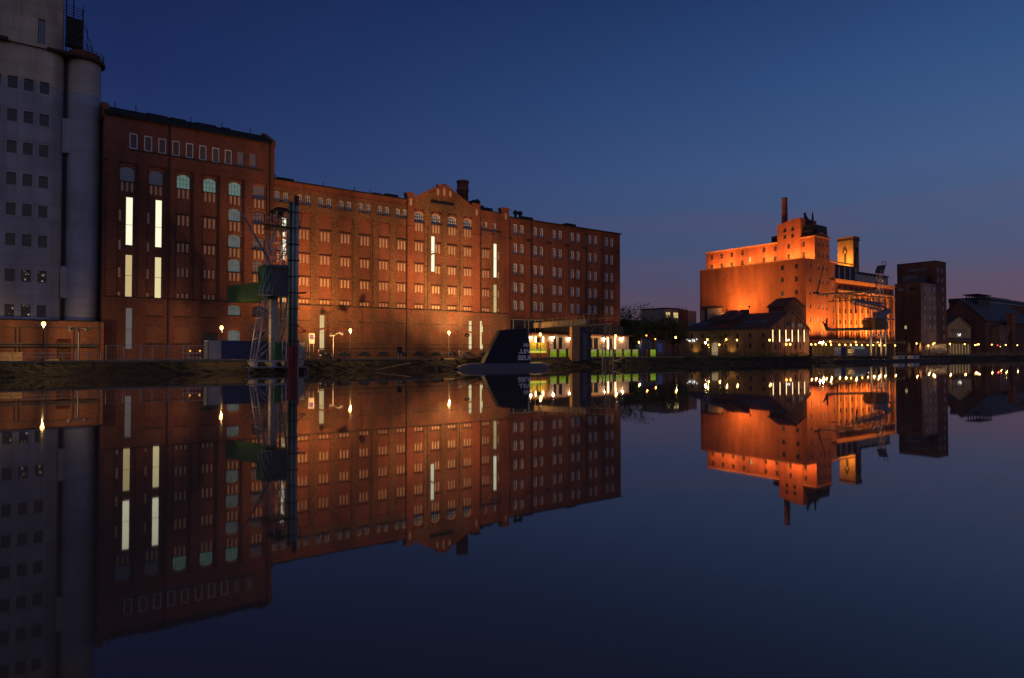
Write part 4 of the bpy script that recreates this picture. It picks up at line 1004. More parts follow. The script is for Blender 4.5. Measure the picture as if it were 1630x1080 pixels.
# red and white barriers with warning lamps
for i, (pa, pb, lab) in enumerate(((291.5, 304.5, 'left red and white road barrier with amber warning lamp'), (306, 320, 'right red and white road barrier next to the container'))):
    Yb = -8.6; xa, xb = ax(pa, Yb, 565), ax(pb, Yb, 565)
    t = thing('road_barrier', lab, 'barrier', ((xa + xb) / 2, Yb, GZ), 'red and white barriers by the container')
    for z in (.25, .85):
        def fn(mb):
            n = 5
            for k in range(n): mb.box(xa + (xb - xa) * k / n, xa + (xb - xa) * (k + 1) / n, Yb - .02, Yb + .02, GZ + z, GZ + z + .24, k % 2)
        part('board', t, [M['white'], M['red_paint']], fn)
    for x in (xa + .1, xb - .1): part('foot', t, 'steel_dark', lambda mb: (mb.box(x - .05, x + .05, Yb - .35, Yb + .35, GZ, GZ + .1), mb.box(x - .03, x + .03, Yb + .025, Yb + .07, GZ + .1, GZ + 1.15)))
    part('warning_lamp', t, glow('amber', (1, .45, .05), 1.2), lambda mb: mb.ball((xb - .15, Yb, GZ + 1.28), .13, 8, 6), True)
bp = thing('site_light', 'small white site light on a post beside the red and white barriers', 'site light', (ax(291.5, -8.7, 560), -8.7, GZ))
part('post', bp, 'steel_grey', lambda mb: mb.tube((bp.location.x, -8.7, GZ), (bp.location.x, -8.7, GZ + 2.1), .05, 6))
part('lamp_box', bp, 'white', lambda mb: mb.box(bp.location.x - .12, bp.location.x + .12, -8.85, -8.6, GZ + 1.75, GZ + 2.05))
# containers
YC = -8.4
cx0, cx1, cx2, cx3 = ax(331, YC, 557), ax(352, YC, 557), ax(460, YC, 557), ax(485, YC, 557)
CH = az(355, 542, YC)
ct = thing('shipping_container', 'long blue ribbed shipping container with a white painted end, on the quay under the crane', 'container', ((cx1 + cx2) / 2, YC, GZ))
def fn(mb):
    mb.box(cx1, cx3 - 2.9, YC, YC + 2.4, GZ + .14, CH - .1)
part('body', ct, 'cont_blue', fn)
part('door_end', ct, 'cont_white', lambda mb: (mb.box(cx0, cx1 - .003, YC, YC + 2.4, GZ + .14, CH - .1)), label='white panelled end')
def fn(mb):
    for x in (cx0 - .02, cx1 - .05, cx3 - 2.95):
        for y in (YC - .05, YC + 2.35): mb.box(x, x + .12, y, y + .1, GZ + .02, CH)
    for y in (YC - .03, YC + 2.35): mb.box(cx0 + .1, cx3 - 2.95, y, y + .08, CH - .1, CH - .005); mb.box(cx0 + .1, cx3 - 2.95, y, y + .08, GZ + .02, GZ + .14)
part('frame', ct, 'steel_blue', fn)
part('end_panel', ct, 'white', lambda mb: mb.box(cx0 - .07, cx0 - .022, YC + .1, YC + 2.3, GZ + .15, CH - .1), label='lamp-lit white end wall')
ct2 = thing('shipping_container', 'short white container at the right end of the long blue one', 'container', (cx3 - 1.5, YC, GZ))
part('body', ct2, 'cont_white', lambda mb: mb.box(cx3 - 1.15, cx3, YC + .1, YC + 2.4, GZ + .1, CH - .25))
part('side', ct2, 'cont_blue', lambda mb: mb.box(cx3 - 2.75, cx3 - 1.16, YC + .1, YC + 2.4, GZ + .1, CH - .25))
part('frame', ct2, 'frame_grey', lambda mb: [mb.box(x, x + .1, YC + .05, YC + .15, GZ + .02, CH - .2) for x in (cx3 - 2.78, cx3 - 1.2, cx3 - .08)])
# notice boards
YN = -7.6
def board(pa, pb, ya, yb, label, m_, inner=None):
    xa, xb = ax(pa, YN, 548), ax(pb, YN, 548); za, zb = az(pa, yb, YN), az(pa, ya, YN)
    t = thing('notice_board', label, 'sign', ((xa + xb) / 2, YN, GZ), 'notice boards by the crane')
    for x in (xa + .12, xb - .12): part('post', t, 'steel_grey', lambda mb: mb.tube((x, YN + .07, GZ), (x, YN + .07, zb - .1), .045, 6))
    part('panel', t, m_, lambda mb: mb.box(xa, xb, YN - .03, YN + .03, za, zb))
    if inner: part('poster', t, inner, lambda mb: (mb.box(xa + .12, xb - .15, YN - .045, YN - .035, za + (zb - za) * .42, zb - .15), [mb.box(xa + .18, xb - .22, YN - .055, YN - .047, za + (zb - za) * k, za + (zb - za) * k + .04) for k in (.5, .6, .7)]))
board(480.5, 490.5, 532, 549.5, 'dark brown notice board right of the bundled steel pole', plain('board_dark', (.05, .03, .025), .6))
board(491.5, 500.5, 531, 547.5, 'white notice board with a purple poster, right of the dark board', 'white', plain('poster_purple', (.10, .07, .25), .5))
wb = thing('marker_post', 'red and white striped marker post left of the low cellar windows', 'marker post', (ax(507, -8.2, 565), -8.2, GZ))
def fn(mb):
    for k in range(5): mb.tube((wb.location.x, -8.2, GZ + k * .3), (wb.location.x, -8.2, GZ + k * .3 + .3), .09, 8, mi=k % 2)
part('post', wb, [M['white'], M['red_paint']], fn)
dk = thing('control_cabinet', 'dark blue control cabinet on legs against the blank brick wall', 'cabinet', (ax(636, -7.5, 560), -7.5, GZ))
x0_, x1_ = ax(633, -7.5, 560), ax(639.3, -7.5, 560)
part('box', dk, 'sub', lambda mb: mb.box(x0_, x1_, -7.7, -7.3, az(636, 562, -7.5), az(636, 552, -7.5)))
for x in (x0_ + .08, x1_ - .08): part('leg', dk, 'steel_grey', lambda mb: mb.tube((x, -7.5, GZ), (x, -7.5, az(636, 562, -7.5)), .04, 6))

# ================================================================== BUNDLED STEEL POLE in the water
YP = -16.0
pxx = ax(466.5, YP, 590)
pole = thing('steel_pole', 'tall bundled steel pole with black straps and red foot, in water beside a crane', 'pole', (pxx, YP, 0))
PT = az(466, 312, YP); PR = az(466, 551, YP)
prs = [(-.40, .05, 'pole_green'), (-.16, -.18, 'pole_grey'), (.14, -.12, 'pole_green'), (.36, .05, 'pole_grey'), (-.05, .2, 'pole_grey'), (-.27, -.1, 'steel_dark'), (.28, -.22, 'pole_grey')]
for dx, dy, mm in prs:
    top = PT - (.0 if dx > 0 else .9)
    dx *= 1.25
    part('tube', pole, mm, lambda mb: mb.tube((pxx + dx, YP + dy, PR), (pxx + dx, YP + dy, top), .21, 10), True)
part('foot', pole, 'red_steel', lambda mb: [mb.tube((pxx + dx * 1.25, YP + dy, -1), (pxx + dx * 1.25, YP + dy, PR), .23, 10) for dx, dy, _ in prs], label='dark red foot of the pole')
part('tip', pole, 'red_steel', lambda mb: [mb.tube((pxx + dx * 1.25, YP + dy, PT - 1.4), (pxx + dx * 1.25, YP + dy, PT + .02), .23, 10) for dx, dy, _ in prs if dx > .1], label='dark red tip of the pole')
for k in range(9):
    z = PR + .6 + k * (PT - PR - 3) / 8; part('strap', pole, 'steel_dark', lambda mb: mb.box(pxx - .76, pxx + .72, YP - .46, YP + .4, z, z + .14))
def fn(mb):
    xx = lambda p, y=400: ax(p, YP, y); zz_ = lambda y: az(470, y, YP)
    mb.path([(xx(471), YP, zz_(338)), (xx(481.5), YP, zz_(339)), (xx(471), YP, zz_(378))], .05); mb.tube((xx(471), YP, zz_(360)), (xx(479), YP, zz_(360)), .07); mb.tube((xx(476), YP, zz_(340)), (xx(474), YP, zz_(375)), .03)
    mb.tube((xx(471), YP, zz_(467.5)), (xx(488), YP, zz_(465)), .13, 6, .1)
    mb.path([(xx(471), YP, zz_(516)), (xx(488), YP, zz_(527)), (xx(471), YP, zz_(532))], .05); mb.tube((xx(471), YP, zz_(526)), (xx(488), YP, zz_(527.5)), .05)
    mb.tube((xx(470), YP, zz_(540)), (xx(475), YP, zz_(540)), .05)
part('brackets', pole, 'steel_dark', fn)
part('stay', pole, 'steel_blue', lambda mb: mb.tube((ax(474, YP - .5, 590), YP - .5, -1), (pxx + .6, YP - .4, PR + .6), .13, 8))

# ================================================================== LATTICE CRANE over the bank (left)
YK = -12.5
kx = lambda p, y=500, Y=YK: at(p, y, Y=Y).x
kz = lambda y, Y=YK: az(425, y, Y)
crane = thing('harbour_crane', 'old lattice crane with green sheet boom and grey cab, before the tall mill', 'crane', (kx(430), YK, 0))
D0, D1 = YK - 1.6, YK + 1.8
zb_ = kz(583.5)
def fn(mb):
    for Y in (D0, D1):
        mb.box(kx(391), kx(485), Y - .12, Y + .12, zb_ - .22, zb_)
        for p in (392, 484): mb.box(kx(p) - .09, kx(p) + .09, Y - .09, Y + .09, -1.2, zb_ - .2)
        for a, c in (((426, 591), (434, 584)), ((426, 591), (434, 602)), ((452, 591), (444, 584)), ((452, 591), (444, 602)), ((392, 584), (398, 592)), ((398, 592), (392, 600)), ((484, 586), (479, 591)), ((479, 591), (484, 600))):
            mb.tube((kx(a[0]), Y, kz(a[1])), (kx(c[0]), Y, kz(c[1])), .06, 5)
    for p in (392, 420, 450, 484): mb.box(kx(p) - .08, kx(p) + .08, D0 + .12, D1 - .12, zb_ - .2, zb_ - .02)
part('base_frame', crane, 'steel_blue', fn)
part('deck', crane, 'steel_grey', lambda mb: (mb.box(kx(399), kx(478), D0 - .2, D0 + .25, kz(576), kz(574)), mb.box(kx(399), kx(478), D1 - .3, D1, kz(576), kz(574)), [mb.box(kx(p) - .2, kx(p) + .2, D0 - .1, D1, zb_ - .01, kz(576)) for p in (403, 430, 455, 475)]), label='rail deck under the crane legs')
BZ0, BZ1 = kz(471.5), kz(424)
LG = [((403, 575), (420, 470)), ((451, 575), (462, 420))]
def leg(mb, a, c, Y, r_=.10): mb.tube((kx(a[0]), Y, kz(a[1])), (kx(c[0]), Y, kz(c[1])), r_, 6)
for Y in (D0, D1):
    part('leg', crane, 'steel_blue', lambda mb: leg(mb, (404, 575), (420, 470), Y))
    part('leg', crane, 'steel_blue', lambda mb: leg(mb, (444, 545) if Y == D0 else (447, 575), (459, 410), Y, .12))
def fn(mb):
    for Y in (D0, D1):
        for a, c in (((409, 540), (440, 515)), ((412, 515), (440, 535)), ((440, 535), (458, 512)), ((440, 515), (462, 548)), ((416, 490), (438, 505)), ((416, 507), (438, 490)), ((409, 507), (452, 507)), ((420, 478), (436, 490)), ((404, 573), (432, 546)), ((462, 573), (444, 550)), ((452, 500), (462, 480)), ((455, 480), (466, 500)), ((451, 507), (466, 507))):
            mb.tube((kx(a[0]), Y, kz(a[1])), (kx(c[0]), Y, kz(c[1])), .045, 5)
    for y, p in ((507, 412), (540, 408), (507, 452), (573, 404)): mb.tube((kx(p), D0, kz(y)), (kx(p), D1, kz(y)), .05, 5)
    mb.path([(kx(410, 512), D0, kz(513)), (kx(386, 524), D0, kz(524)), (kx(406, 525), D0, kz(524.5))], .05)
    for p in (420, 457): mb.tube((kx(p), D0, kz(574)), (kx(p), D0, kz(562)), .05, 5)
part('bracing', crane, 'steel_grey', fn)
part('shaft', crane, 'steel_grey', lambda mb: (mb.box(kx(431), kx(440.5), YK - .55, YK + .5, zb_, BZ0), mb.box(kx(431) - .12, kx(431), YK - .6, YK + .55, zb_, BZ0)), label='square central column of the crane')
part('rope_gear', crane, 'green_steel', lambda mb: (mb.box(kx(433), kx(444), YK - 1.3, YK - .6, kz(572), kz(545)), mb.tube((kx(446), YK - .9, kz(574)), (kx(443), YK - .9, kz(470)), .07, 6)))
CAB0, CAB1 = kx(425), kx(459)
def fn(mb):
    mb.box(CAB0, CAB1, D0 - .1, D1, BZ0, kz(428)); mb.box(CAB0 - .2, CAB1 + 1.0, D0 - .5, D0 - .1, BZ0 - .1, BZ0 + .06)
    mb.prism([(D0 - .3, kz(428)), (D0 - .1, kz(423)), (D1, kz(423)), (D1 + .1, kz(428))], CAB0 - .1, CAB1 + .1)
cab = part('machine_cab', crane, 'cab_grey', fn, label='grey machine cab with a dark window')
part('cab_window', cab, 'glass_dark', lambda mb: mb.box(kx(431.5, 448), kx(437, 448), D0 - .14, D0 - .095, kz(451.5), kz(443)))
part('cab_side', cab, 'green_steel', lambda mb: mb.box(kx(415), CAB0 - .003, D0 + .1, D1 - .2, BZ0 + .1, kz(424)))
pA, pB = at(361, 471, Y=-3.6), at(420, 459, Y=D0 + .3)
zA0, zA1 = az(361, 485.5, -3.6), az(361, 459, -3.6)
w_ = 1.9
def fn(mb):
    a0, a1, b0, b1 = (pA.x, pA.y), (pA.x + w_, pA.y), (pB.x, pB.y), (pB.x + w_, pB.y)
    zB0, zB1 = az(418, 472, pB.y), az(418, 444.5, pB.y)
    zB0 = (zA0 + zB0) / 2; zB1 = (zA1 + zB1) / 2
    k = len(mb.v); mb.v += [(a0[0], a0[1], zB0), (a1[0], a1[1], zB0), (b1[0], b1[1], zB0), (b0[0], b0[1], zB0), (a0[0], a0[1], zB1), (a1[0], a1[1], zB1), (b1[0], b1[1], zB1), (b0[0], b0[1], zB1)]
    for f in ((0, 1, 2, 3), (4, 5, 6, 7), (0, 1, 5, 4), (1, 2, 6, 5), (2, 3, 7, 6), (3, 0, 4, 7)): mb.f.append(tuple(k + q for q in f)); mb.mi.append(0)
part('conveyor_bridge', crane, 'green_sheet', fn, label='green ribbed sheet conveyor bridge reaching to the mill')
part('gallery', crane, 'steel_grey', lambda mb: (mb.box(kx(405), kx(425), D0 - .9, D0 - .12, BZ0 - .12, BZ0 - .02), [mb.tube((kx(p), D0 - .88, BZ0), (kx(p), D0 - .88, BZ0 + 1.1), .03, 5) for p in (405, 410, 415, 420, 425)], mb.tube((kx(405), D0 - .88, BZ0 + 1.1), (kx(425), D0 - .88, BZ0 + 1.1), .03, 5), mb.tube((kx(405), D0 - .88, BZ0 + .55), (kx(425), D0 - .88, BZ0 + .55), .03, 5)))
def fn(mb):
    P_ = lambda p, y, Y=D0: (kx(p, y, Y), Y, kz(y, Y))
    for Y, (a0, a1, b0, b1) in ((D0 - .3, ((402, 575), (419, 470), (407, 575), (423, 470))), (D1, ((449, 575), (452, 472), (455, 575), (458, 472)))):
        for k in range(22):
            t_ = k / 21; mb.tube(P_(a0[0] + (a1[0] - a0[0]) * t_, a0[1] + (a1[1] - a0[1]) * t_, Y), P_(b0[0] + (b1[0] - b0[0]) * t_, b0[1] + (b1[1] - b0[1]) * t_, Y), .03, 4)
        mb.tube(P_(*a0, Y), P_(*a1, Y), .05, 5); mb.tube(P_(*b0, Y), P_(*b1, Y), .05, 5)
    for a, c in (((386, 524), (412, 540)), ((407, 512), (445, 545)), ((412, 545), (458, 508)), ((404, 570), (446, 545)), ((452, 545), (470, 520)), ((420, 472), (440, 505)), ((440, 472), (420, 505)), ((446, 472), (466, 505)), ((446, 505), (464, 478)), ((426, 424), (470, 350)), ((418, 440), (436, 380)), ((409, 470), (425, 424)), ((440, 424), (468, 372)), ((456, 424), (470, 398)), ((430, 400), (470, 385)), ((432, 372), (470, 362))):
        mb.tube(P_(*a), P_(*c), .035, 4)
part('ladders_and_ropes', crane, 'steel_grey', fn)
def fn(mb):                                            # lattice mast above the cab
    TL = ((422, 424), (436, 336)); TR = ((454, 424), (452, 336))
    P_ = lambda q, Y: (kx(q[0], q[1]), Y, kz(q[1]))
    for Y, s_ in ((D0 + .2, 1), (D1 - .6, 1)):
        for a, c in (TL, TR): mb.tube(P_(a, Y), P_(c, Y), .10, 6)
        lv = [424, 404, 384, 362, 345]
        xl = lambda y: 422 + (424 - y) / 88 * 14; xr_ = lambda y: 454 - (424 - y) / 88 * 2
        for y in lv: mb.tube(P_((xl(y), y), Y), P_((xr_(y), y), Y), .05, 5)
        for y0, y1 in zip(lv, lv[1:]):
            mb.tube(P_((xl(y0), y0), Y), P_((xr_(y1), y1), Y), .045, 5); mb.tube(P_((xr_(y0), y0), Y), P_((xl(y1), y1), Y), .045, 5)
    for y in (404, 384, 362, 345):
        for p in (428, 453): mb.tube((kx(p, y), D0 + .2, kz(y)), (kx(p, y), D1 - .6, kz(y)), .05, 5)
    mb.tube(P_((458, 470), D0), P_((468, 340), D0), .11, 6)
    mb.tube(P_((418, 470), D0), P_((456, 375), D0), .07, 6)
    mb.tube(P_((420, 450), D0), P_((432, 405), D0), .05, 6); mb.tube(P_((412, 470), D0), P_((419, 440), D0), .05, 6)
    for a, c in (((452, 424), (460, 380)), ((440, 424), (455, 395)), ((446, 424), (462, 415)), ((436, 340), (430, 360)), ((438, 345), (452, 365))): mb.tube(P_(a, D0 - .2), P_(c, D0 - .2), .035, 5)
part('lattice_mast', crane, 'steel_grey', fn)
def fn(mb):
    P_ = lambda p, y, Y=D0: (kx(p, y, Y), Y, kz(y, Y))
    mb.prism([(kx(432, 333), kz(334)), (kx(438, 331), kz(331.5)), (kx(450, 331), kz(332)), (kx(455, 334), kz(335)), (kx(455, 336), kz(336.5)), (kx(432, 335), kz(335.5))], D0 - .2, D1, 'y')
    for p in (434, 443, 451):
        for Y in (D0, D1 - .3): mb.tube(P_(p, 335, Y), P_(p, 358, Y), .06, 5)
    for y in (344, 351, 358): mb.tube(P_(424, y - 1), P_(460, y + 3), .05, 5)
    mb.box(kx(424, 360), kx(458, 360), D0 - .3, D1, kz(363), kz(361)); mb.box(kx(438), kx(444), D0 + .3, D0 + .9, kz(346), kz(339))
    mb.tube(P_(420, 360), P_(430, 356), .1, 6)
part('head_platform', crane, 'steel_dark', fn)
part('jib', crane, 'steel_blue', lambda mb: mb.tube((kx(380.5, 348), D0, kz(348)), (kx(424, 418), D0, kz(420)), .12, 7, .15), label='thin raised jib reaching up to the left')
part('rope', crane, 'steel_dark', lambda mb: (mb.tube((kx(380.5, 348), D0, kz(348)), (kx(434, 340), D0, kz(336)), .025, 4), mb.tube((kx(380.5, 348), D0, kz(348)), (kx(360, 318), D0 + 4, kz(318)), .02, 4)))
part('blue_lamp', crane, 'blue_glow', lambda mb: mb.ball((kx(455.5, 466), D0 - .2, kz(466)), .16, 8, 6, sz=1.6), True)

# ================================================================== SUBMARINE TOWER sculpture
YU = -15.6
ux = lambda p, y=560: at(p, y, Y=YU).x
uz = lambda y, p=800: az(p, y, YU)
sub = thing('submarine_sculpture', 'dark submarine conning tower with mirrored pale lettering, its hull lying flat in the water', 'sculpture', (ux(805), YU, 0))
HR = uz(577.3)
h0, h1 = ux(729), ux(872, 588)
def fn(mb):
    n = 16
    secs = [(h0 - .2, .25), (h0 + .5, .7), (h0 + 2, .93), (h0 + 4, 1.0), (h1 - 2.1, 1.0)] + [(h1 - 2.1 + 2.1 * math.sin(k * math.pi / 14), max(.02, math.cos(k * math.pi / 14))) for k in range(1, 8)]
    k0 = len(mb.v)
    for x, s_ in secs:
        for i in range(n):
            a = 2 * math.pi * i / n; mb.v.append((x, YU + 1.5 * s_ * math.cos(a), HR * s_ * math.sin(a)))
    for j in range(len(secs) - 1):
        for i in range(n): mb.f.append((k0 + j * n + i, k0 + j * n + (i + 1) % n, k0 + (j + 1) * n + (i + 1) % n, k0 + (j + 1) * n + i)); mb.mi.append(0)
part('hull', sub, 'panel_blue', fn, True)
def fn(mb):
    out = [(ux(767.5, 578), HR - .1), (ux(792, 528.5), uz(528.5)), (ux(797, 526), uz(526)), (ux(829, 522), uz(522.3)), (ux(836.5, 521.5), uz(521.8)), (ux(838.3, 528), uz(528)), (ux(841.5, 578), HR - .1)]
    cx = sum(p[0] for p in out) / len(out); cz = sum(p[1] for p in out) / len(out)
    k0 = len(mb.v); n = len(out)
    for b_, s_ in ((-.62, .965), (-.5, 1.0), (.5, 1.0), (.62, .965)):
        for x, z in out: mb.v.append((cx + (x - cx) * s_, YU + b_, (cz + (z - cz) * s_) if z > HR else z))
    for j in range(3):
        for i in range(n): mb.f.append((k0 + j * n + i, k0 + j * n + (i + 1) % n, k0 + (j + 1) * n + (i + 1) % n, k0 + (j + 1) * n + i)); mb.mi.append(0)
    mb.f.append(tuple(range(k0, k0 + n))); mb.f.append(tuple(range(k0 + 3 * n, k0 + 4 * n))); mb.mi += [0, 0]
sail = part('conning_tower', sub, 'sub', fn)
fnt = None
def lettering(body, x_right, z_base, h, parent, name='lettering', mirror=True, Y=0, mat_='text', width=None):
    cu = bpy.data.curves.new('lettering', 'FONT'); cu.body = body; cu.size = h / .72; cu.extrude = .008; cu.offset = .035; cu.align_x = 'LEFT'
    o = bpy.data.objects.new('tmp', cu); COL.objects.link(o)
    dg = bpy.context.evaluated_depsgraph_get(); me = bpy.data.meshes.new_from_object(o.evaluated_get(dg)); bpy.data.objects.remove(o)
    w = max(v.co.x for v in me.vertices); k = (width / w) if width else 1
    for v in me.vertices:
        x, y, z = v.co; v.co = (x_right - x * k if mirror else x_right + x * k, Y - z, z_base + y)
    me.name = name; me.materials.clear(); me.materials.append(M[mat_])
    t = bpy.data.objects.new(name, me); COL.objects.link(t); t.parent = parent; w_ = Vector(parent.get('_w', (0, 0, 0))); t.location = -w_
    return t
# mirrored words run round the leading edge of the tower, so only their ends face the quay side
for word, y0, y1, pl, pr in (('NN', 546, 552.3, 830, 840.3), ('VILL', 555.8, 562.8, 822, 841.0), ('IUSS', 566, 573.4, 821, 841.3)):
    xr_, xl_ = ux(pr, y1), ux(pl, y1)
    lettering(word, xr_, uz(y1), uz(y0) - uz(y1), sail, Y=YU - .64, width=xr_ - xl_)
gw = thing('gangway', 'sloping dark truss gangway from the quay down to the submarine tower', 'gangway', (ux(750), YU + 3, GZ))
def fn(mb):
    for Y in (-11.0, -12.4):
        a0, a1 = at(731, 571, Y=Y), at(769, 577, Y=Y); b0, b1 = at(731, 558.5, Y=Y), at(767, 570, Y=Y)
        mb.tube(a0, a1, .07); mb.tube(b0, b1, .07)
        for k in range(9):
            p, q = a0.lerp(a1, k / 8), b0.lerp(b1, k / 8); mb.tube(p, q, .045)
            if k < 8: mb.tube(p, b0.lerp(b1, (k + 1) / 8), .045)
part('truss', gw, 'steel_dark', fn)
def fn(mb):
    a0, a1 = at(731, 571, Y=-11), at(769, 577, Y=-11); mb.face([a0, a1, a1 + Vector((0, -1.4, 0)), a0 + Vector((0, -1.4, 0))])
    mb.box(a0.x - .6, a0.x, -12.6, -10.2, a0.z - .1, a0.z + .02); mb.box(ux(762), ux(772), YU + 1.2, -11.1, .9, 1.05)
part('walkway', gw, 'steel_dark', fn)
lf = thing('ground_flood_pair', 'pair of small black lamps on the brick wall beside the lit ground floor slots', 'wall lamps', (ax(742, -.1, 535), -.4, az(742, 535, 0)))
for p in (740.5, 745.5): part('lamp_can', lf, 'steel_dark', lambda mb: mb.tube((ax(p, -.4, 535), -.35, az(p, 535, 0)), (ax(p, -.4, 535), -.75, az(p, 535, 0) + .3), .16, 8))
part('bracket', lf, 'steel_dark', lambda mb: mb.tube((ax(740, -.2, 536), -.2, az(742, 536, 0)), (ax(747, -.2, 536), -.2, az(742, 536, 0)), .06))

# ================================================================== TAN GANTRY CRANE beside the restaurant
YG = -11.0
gx = lambda p, y=540, Y=YG: at(p, y, Y=Y).x
gz = lambda y, p=920, Y=YG: az(p, y, Y)
ga = thing('loading_gantry', 'tan truss loading gantry with brown clad tower, in the water before the restaurant', 'gantry', (gx(925), YG, 0))
Z0 = gz(578)
part('clad_panel', ga, 'panel_tan', lambda mb: (mb.box(gx(910), gx(921.5), YG - .1, YG + .6, .0, gz(520.5))), label='brown clad side of the tower')
def fn(mb):
    for y in (520.5, 534.5, 551.5, 568.5): mb.box(gx(910) - .03, gx(921.5), YG - .17, YG - .105, gz(y) - .08, gz(y) + .05)
    for p in (910, 921): mb.box(gx(p) - .07, gx(p) + .08, YG - .19, YG - .103, .05, gz(520.5))
part('panel_trim', ga, 'steel_tan', fn)
part('blue_shaft', ga, plain('shaft_dark', (.06, .05, .075), .7), lambda mb: mb.box(gx(922) + .12, gx(941.5), YG + .1, YG + 2.2, .3, gz(520)), label='dark shaft of the tower')
part('blue_door_strip', ga, 'panel_blue', lambda mb: mb.box(gx(928), gx(934.5), YG + .0, YG + .095, gz(573), gz(531)), label='blue vertical strip on the shaft')
part('shaft_bands', ga, 'panel_blue', lambda mb: [mb.box(gx(922) + .13, gx(941.4), YG + .04, YG + .098, gz(y) - .04, gz(y) + .04) for y in (534, 552, 569, 577)])
part('side_arm', ga, 'steel_tan', lambda mb: mb.box(gx(930.5), gx(941), YG - .5, YG - .02, gz(555), gz(553.7)))
part('pier', ga, 'steel_dark', lambda mb: (mb.box(gx(911), gx(921), YG + .2, YG + 2, -1.5, .3), mb.box(gx(930), gx(936), YG + .4, YG + 1.6, -1.5, .3)))
YM = -6.6
def fn(mb):
    a0, a1 = at(857, 522, Y=YM), at(931, 517.5, Y=YM); u0, u1 = at(857, 514, Y=YM), at(931, 508, Y=YM)
    for dy in (0, 1.6):
        o = Vector((0, dy, 0))
        k = len(mb.v)
        mb.slab = None
    mb.face([a0, a1, u1, u0]); o = Vector((0, 1.5, 0)); mb.face([a0 + o, a1 + o, u1 + o, u0 + o]); mb.face([a0, a1, a1 + o, a0 + o]); mb.face([u0, u1, u1 + o, u0 + o]); mb.face([a0, u0, u0 + o, a0 + o]); mb.face([a1, u1, u1 + o, a1 + o])
part('boom', ga, plain('boom_tan', (.55, .4, .2), .8), fn, label='tan boom reaching left over the restaurant roof')
def fn(mb):
    a0, a1 = at(857, 522, Y=YM - .08), at(931, 517.5, Y=YM - .08); u0, u1 = at(857, 514, Y=YM - .08), at(931, 508, Y=YM - .08)
    mb.tube(a0, a1, .07); mb.tube(u0, u1, .07)
    r0, r1 = u0 + Vector((0, 0, .6)), u1 + Vector((0, 0, .5)); mb.tube(r0, r1, .035)
    for k in range(11):
        p, q = a0.lerp(a1, k / 10), r0.lerp(r1, k / 10); mb.tube(p, q, .04)
        if k < 10: mb.tube(a0.lerp(a1, k / 10), u0.lerp(u1, (k + 1) / 10), .03)
    # right arm of the gantry and its hand rails
    G_ = lambda p, y, Y=YG: (gx(p, y, Y), Y, gz(y, p, Y))
    for Y in (YG, YG + 1.8):
        mb.tube(G_(925, 518.5, Y), G_(973, 515.5, Y), .10); mb.tube(G_(942, 508, Y), G_(978, 506.5, Y), .05)
        for p in (930, 945, 955, 966, 977): mb.tube(G_(p, 518 if p < 974 else 516, Y), G_(p, 507.5, Y), .045)
        for a, c in (((929, 510), (929, 500)), ((929, 500), (945, 500)), ((945, 500), (945, 508)), ((937, 500), (937, 516)), ((935, 527), (943, 519)), ((935, 527), (930, 519)), ((940, 528), (950, 519)), ((950, 519), (962, 524)), ((962, 524), (972, 516))): mb.tube(G_(a[0], a[1], Y), G_(c[0], c[1], Y), .04)
part('truss_bars', ga, 'steel_tan', fn)
part('motor_house', ga, 'panel_blue', lambda mb: mb.box(gx(934.5, 512), gx(938, 512), YG + .2, YG + 1.4, gz(517), gz(508)))
def legs(mb, a, c, Y, r_): mb.tube((gx(a[0], a[1], Y), Y, -1.2), (gx(c[0], c[1], Y), Y, gz(c[1], c[0], Y)), r_, 6)
for a, c, Y, mm in (((959, 590), (959, 557), -15, 'steel_tan'), ((963.5, 590), (963.5, 516), -14.2, 'steel_blue'), ((970.5, 590), (970.5, 516), -14.2, 'steel_tan'), ((975, 585), (976, 555), -13, 'steel_grey')):
    part('leg', ga, mm, lambda mb: legs(mb, a, c, Y, .14))
part('leg_braces', ga, 'steel_grey', lambda mb: [mb.tube((gx(958, y, -14.4), -14.4, gz(y, 965, -14.4)), (gx(977, y, -14.4), -14.4, gz(y, 965, -14.4)), .06) for y in (555, 557.5)])
for i, (a, c, lab) in enumerate((((994, 569), (968, 580), 'pale mooring plank slanting down the bank right of the gantry legs'), ((598, 589), (662, 576.5), 'long pale plank slanting down the bank below the brick wall'))):
    pa, pb = at(a[0], a[1], Y=-10.4 if i == 0 else -15.6), at(c[0], c[1], Y=-14.8 if i == 0 else -10.3)
    b_ = MB(); b_.tube(pa, pb, .09, 5); tag(b_.build('mooring_plank', M['steel_tan'], loc=tuple((pa + pb) / 2)), lab, 'plank')
# ================================================================== FLOODLIT MILL across the basin
XW, YQ = 202.0, 5.0
FW = Fr('y', XW); FQ = Fr('x', YQ)
wy = lambda p, y=450, X=XW: at(p, y, X=X).y
wz = lambda p, y, X=XW: at(p, y, X=X).z
qx = lambda p, y=450: at(p, y, Y=YQ).x
qz = lambda p, y: az(p, y, YQ)
mill = thing('floodlit_mill', 'large orange floodlit brick mill with stepped roofs, round stack and square tower across the water', 'mill building', (230, YQ, GZ))
ZL1 = qz(1285, 411.3); YB = wy(1115, 440); YU0 = YQ
XU = qx(1298, 400); FU = Fr('y', XU)
uy = lambda p, y=400: at(p, y, X=XU).y
uzz = lambda p, y: at(p, y, X=XU).z
def wop(pcs, rows, pw, X, fy, fz):
    out = []
    for p, y0, y1 in ((p, a, b_) for p in pcs for a, b_ in rows):
        c0, c1 = sorted((fy(p - pw / 2, (y0 + y1) / 2), fy(p + pw / 2, (y0 + y1) / 2))); z0, z1 = fz(p, y1), fz(p, y0)
        out.append((c0, c1, z0, z1, 0))
    return out
c3 = lambda v: 1090 + v / 6; r3 = lambda v: 300 + v / 6
lowW = []
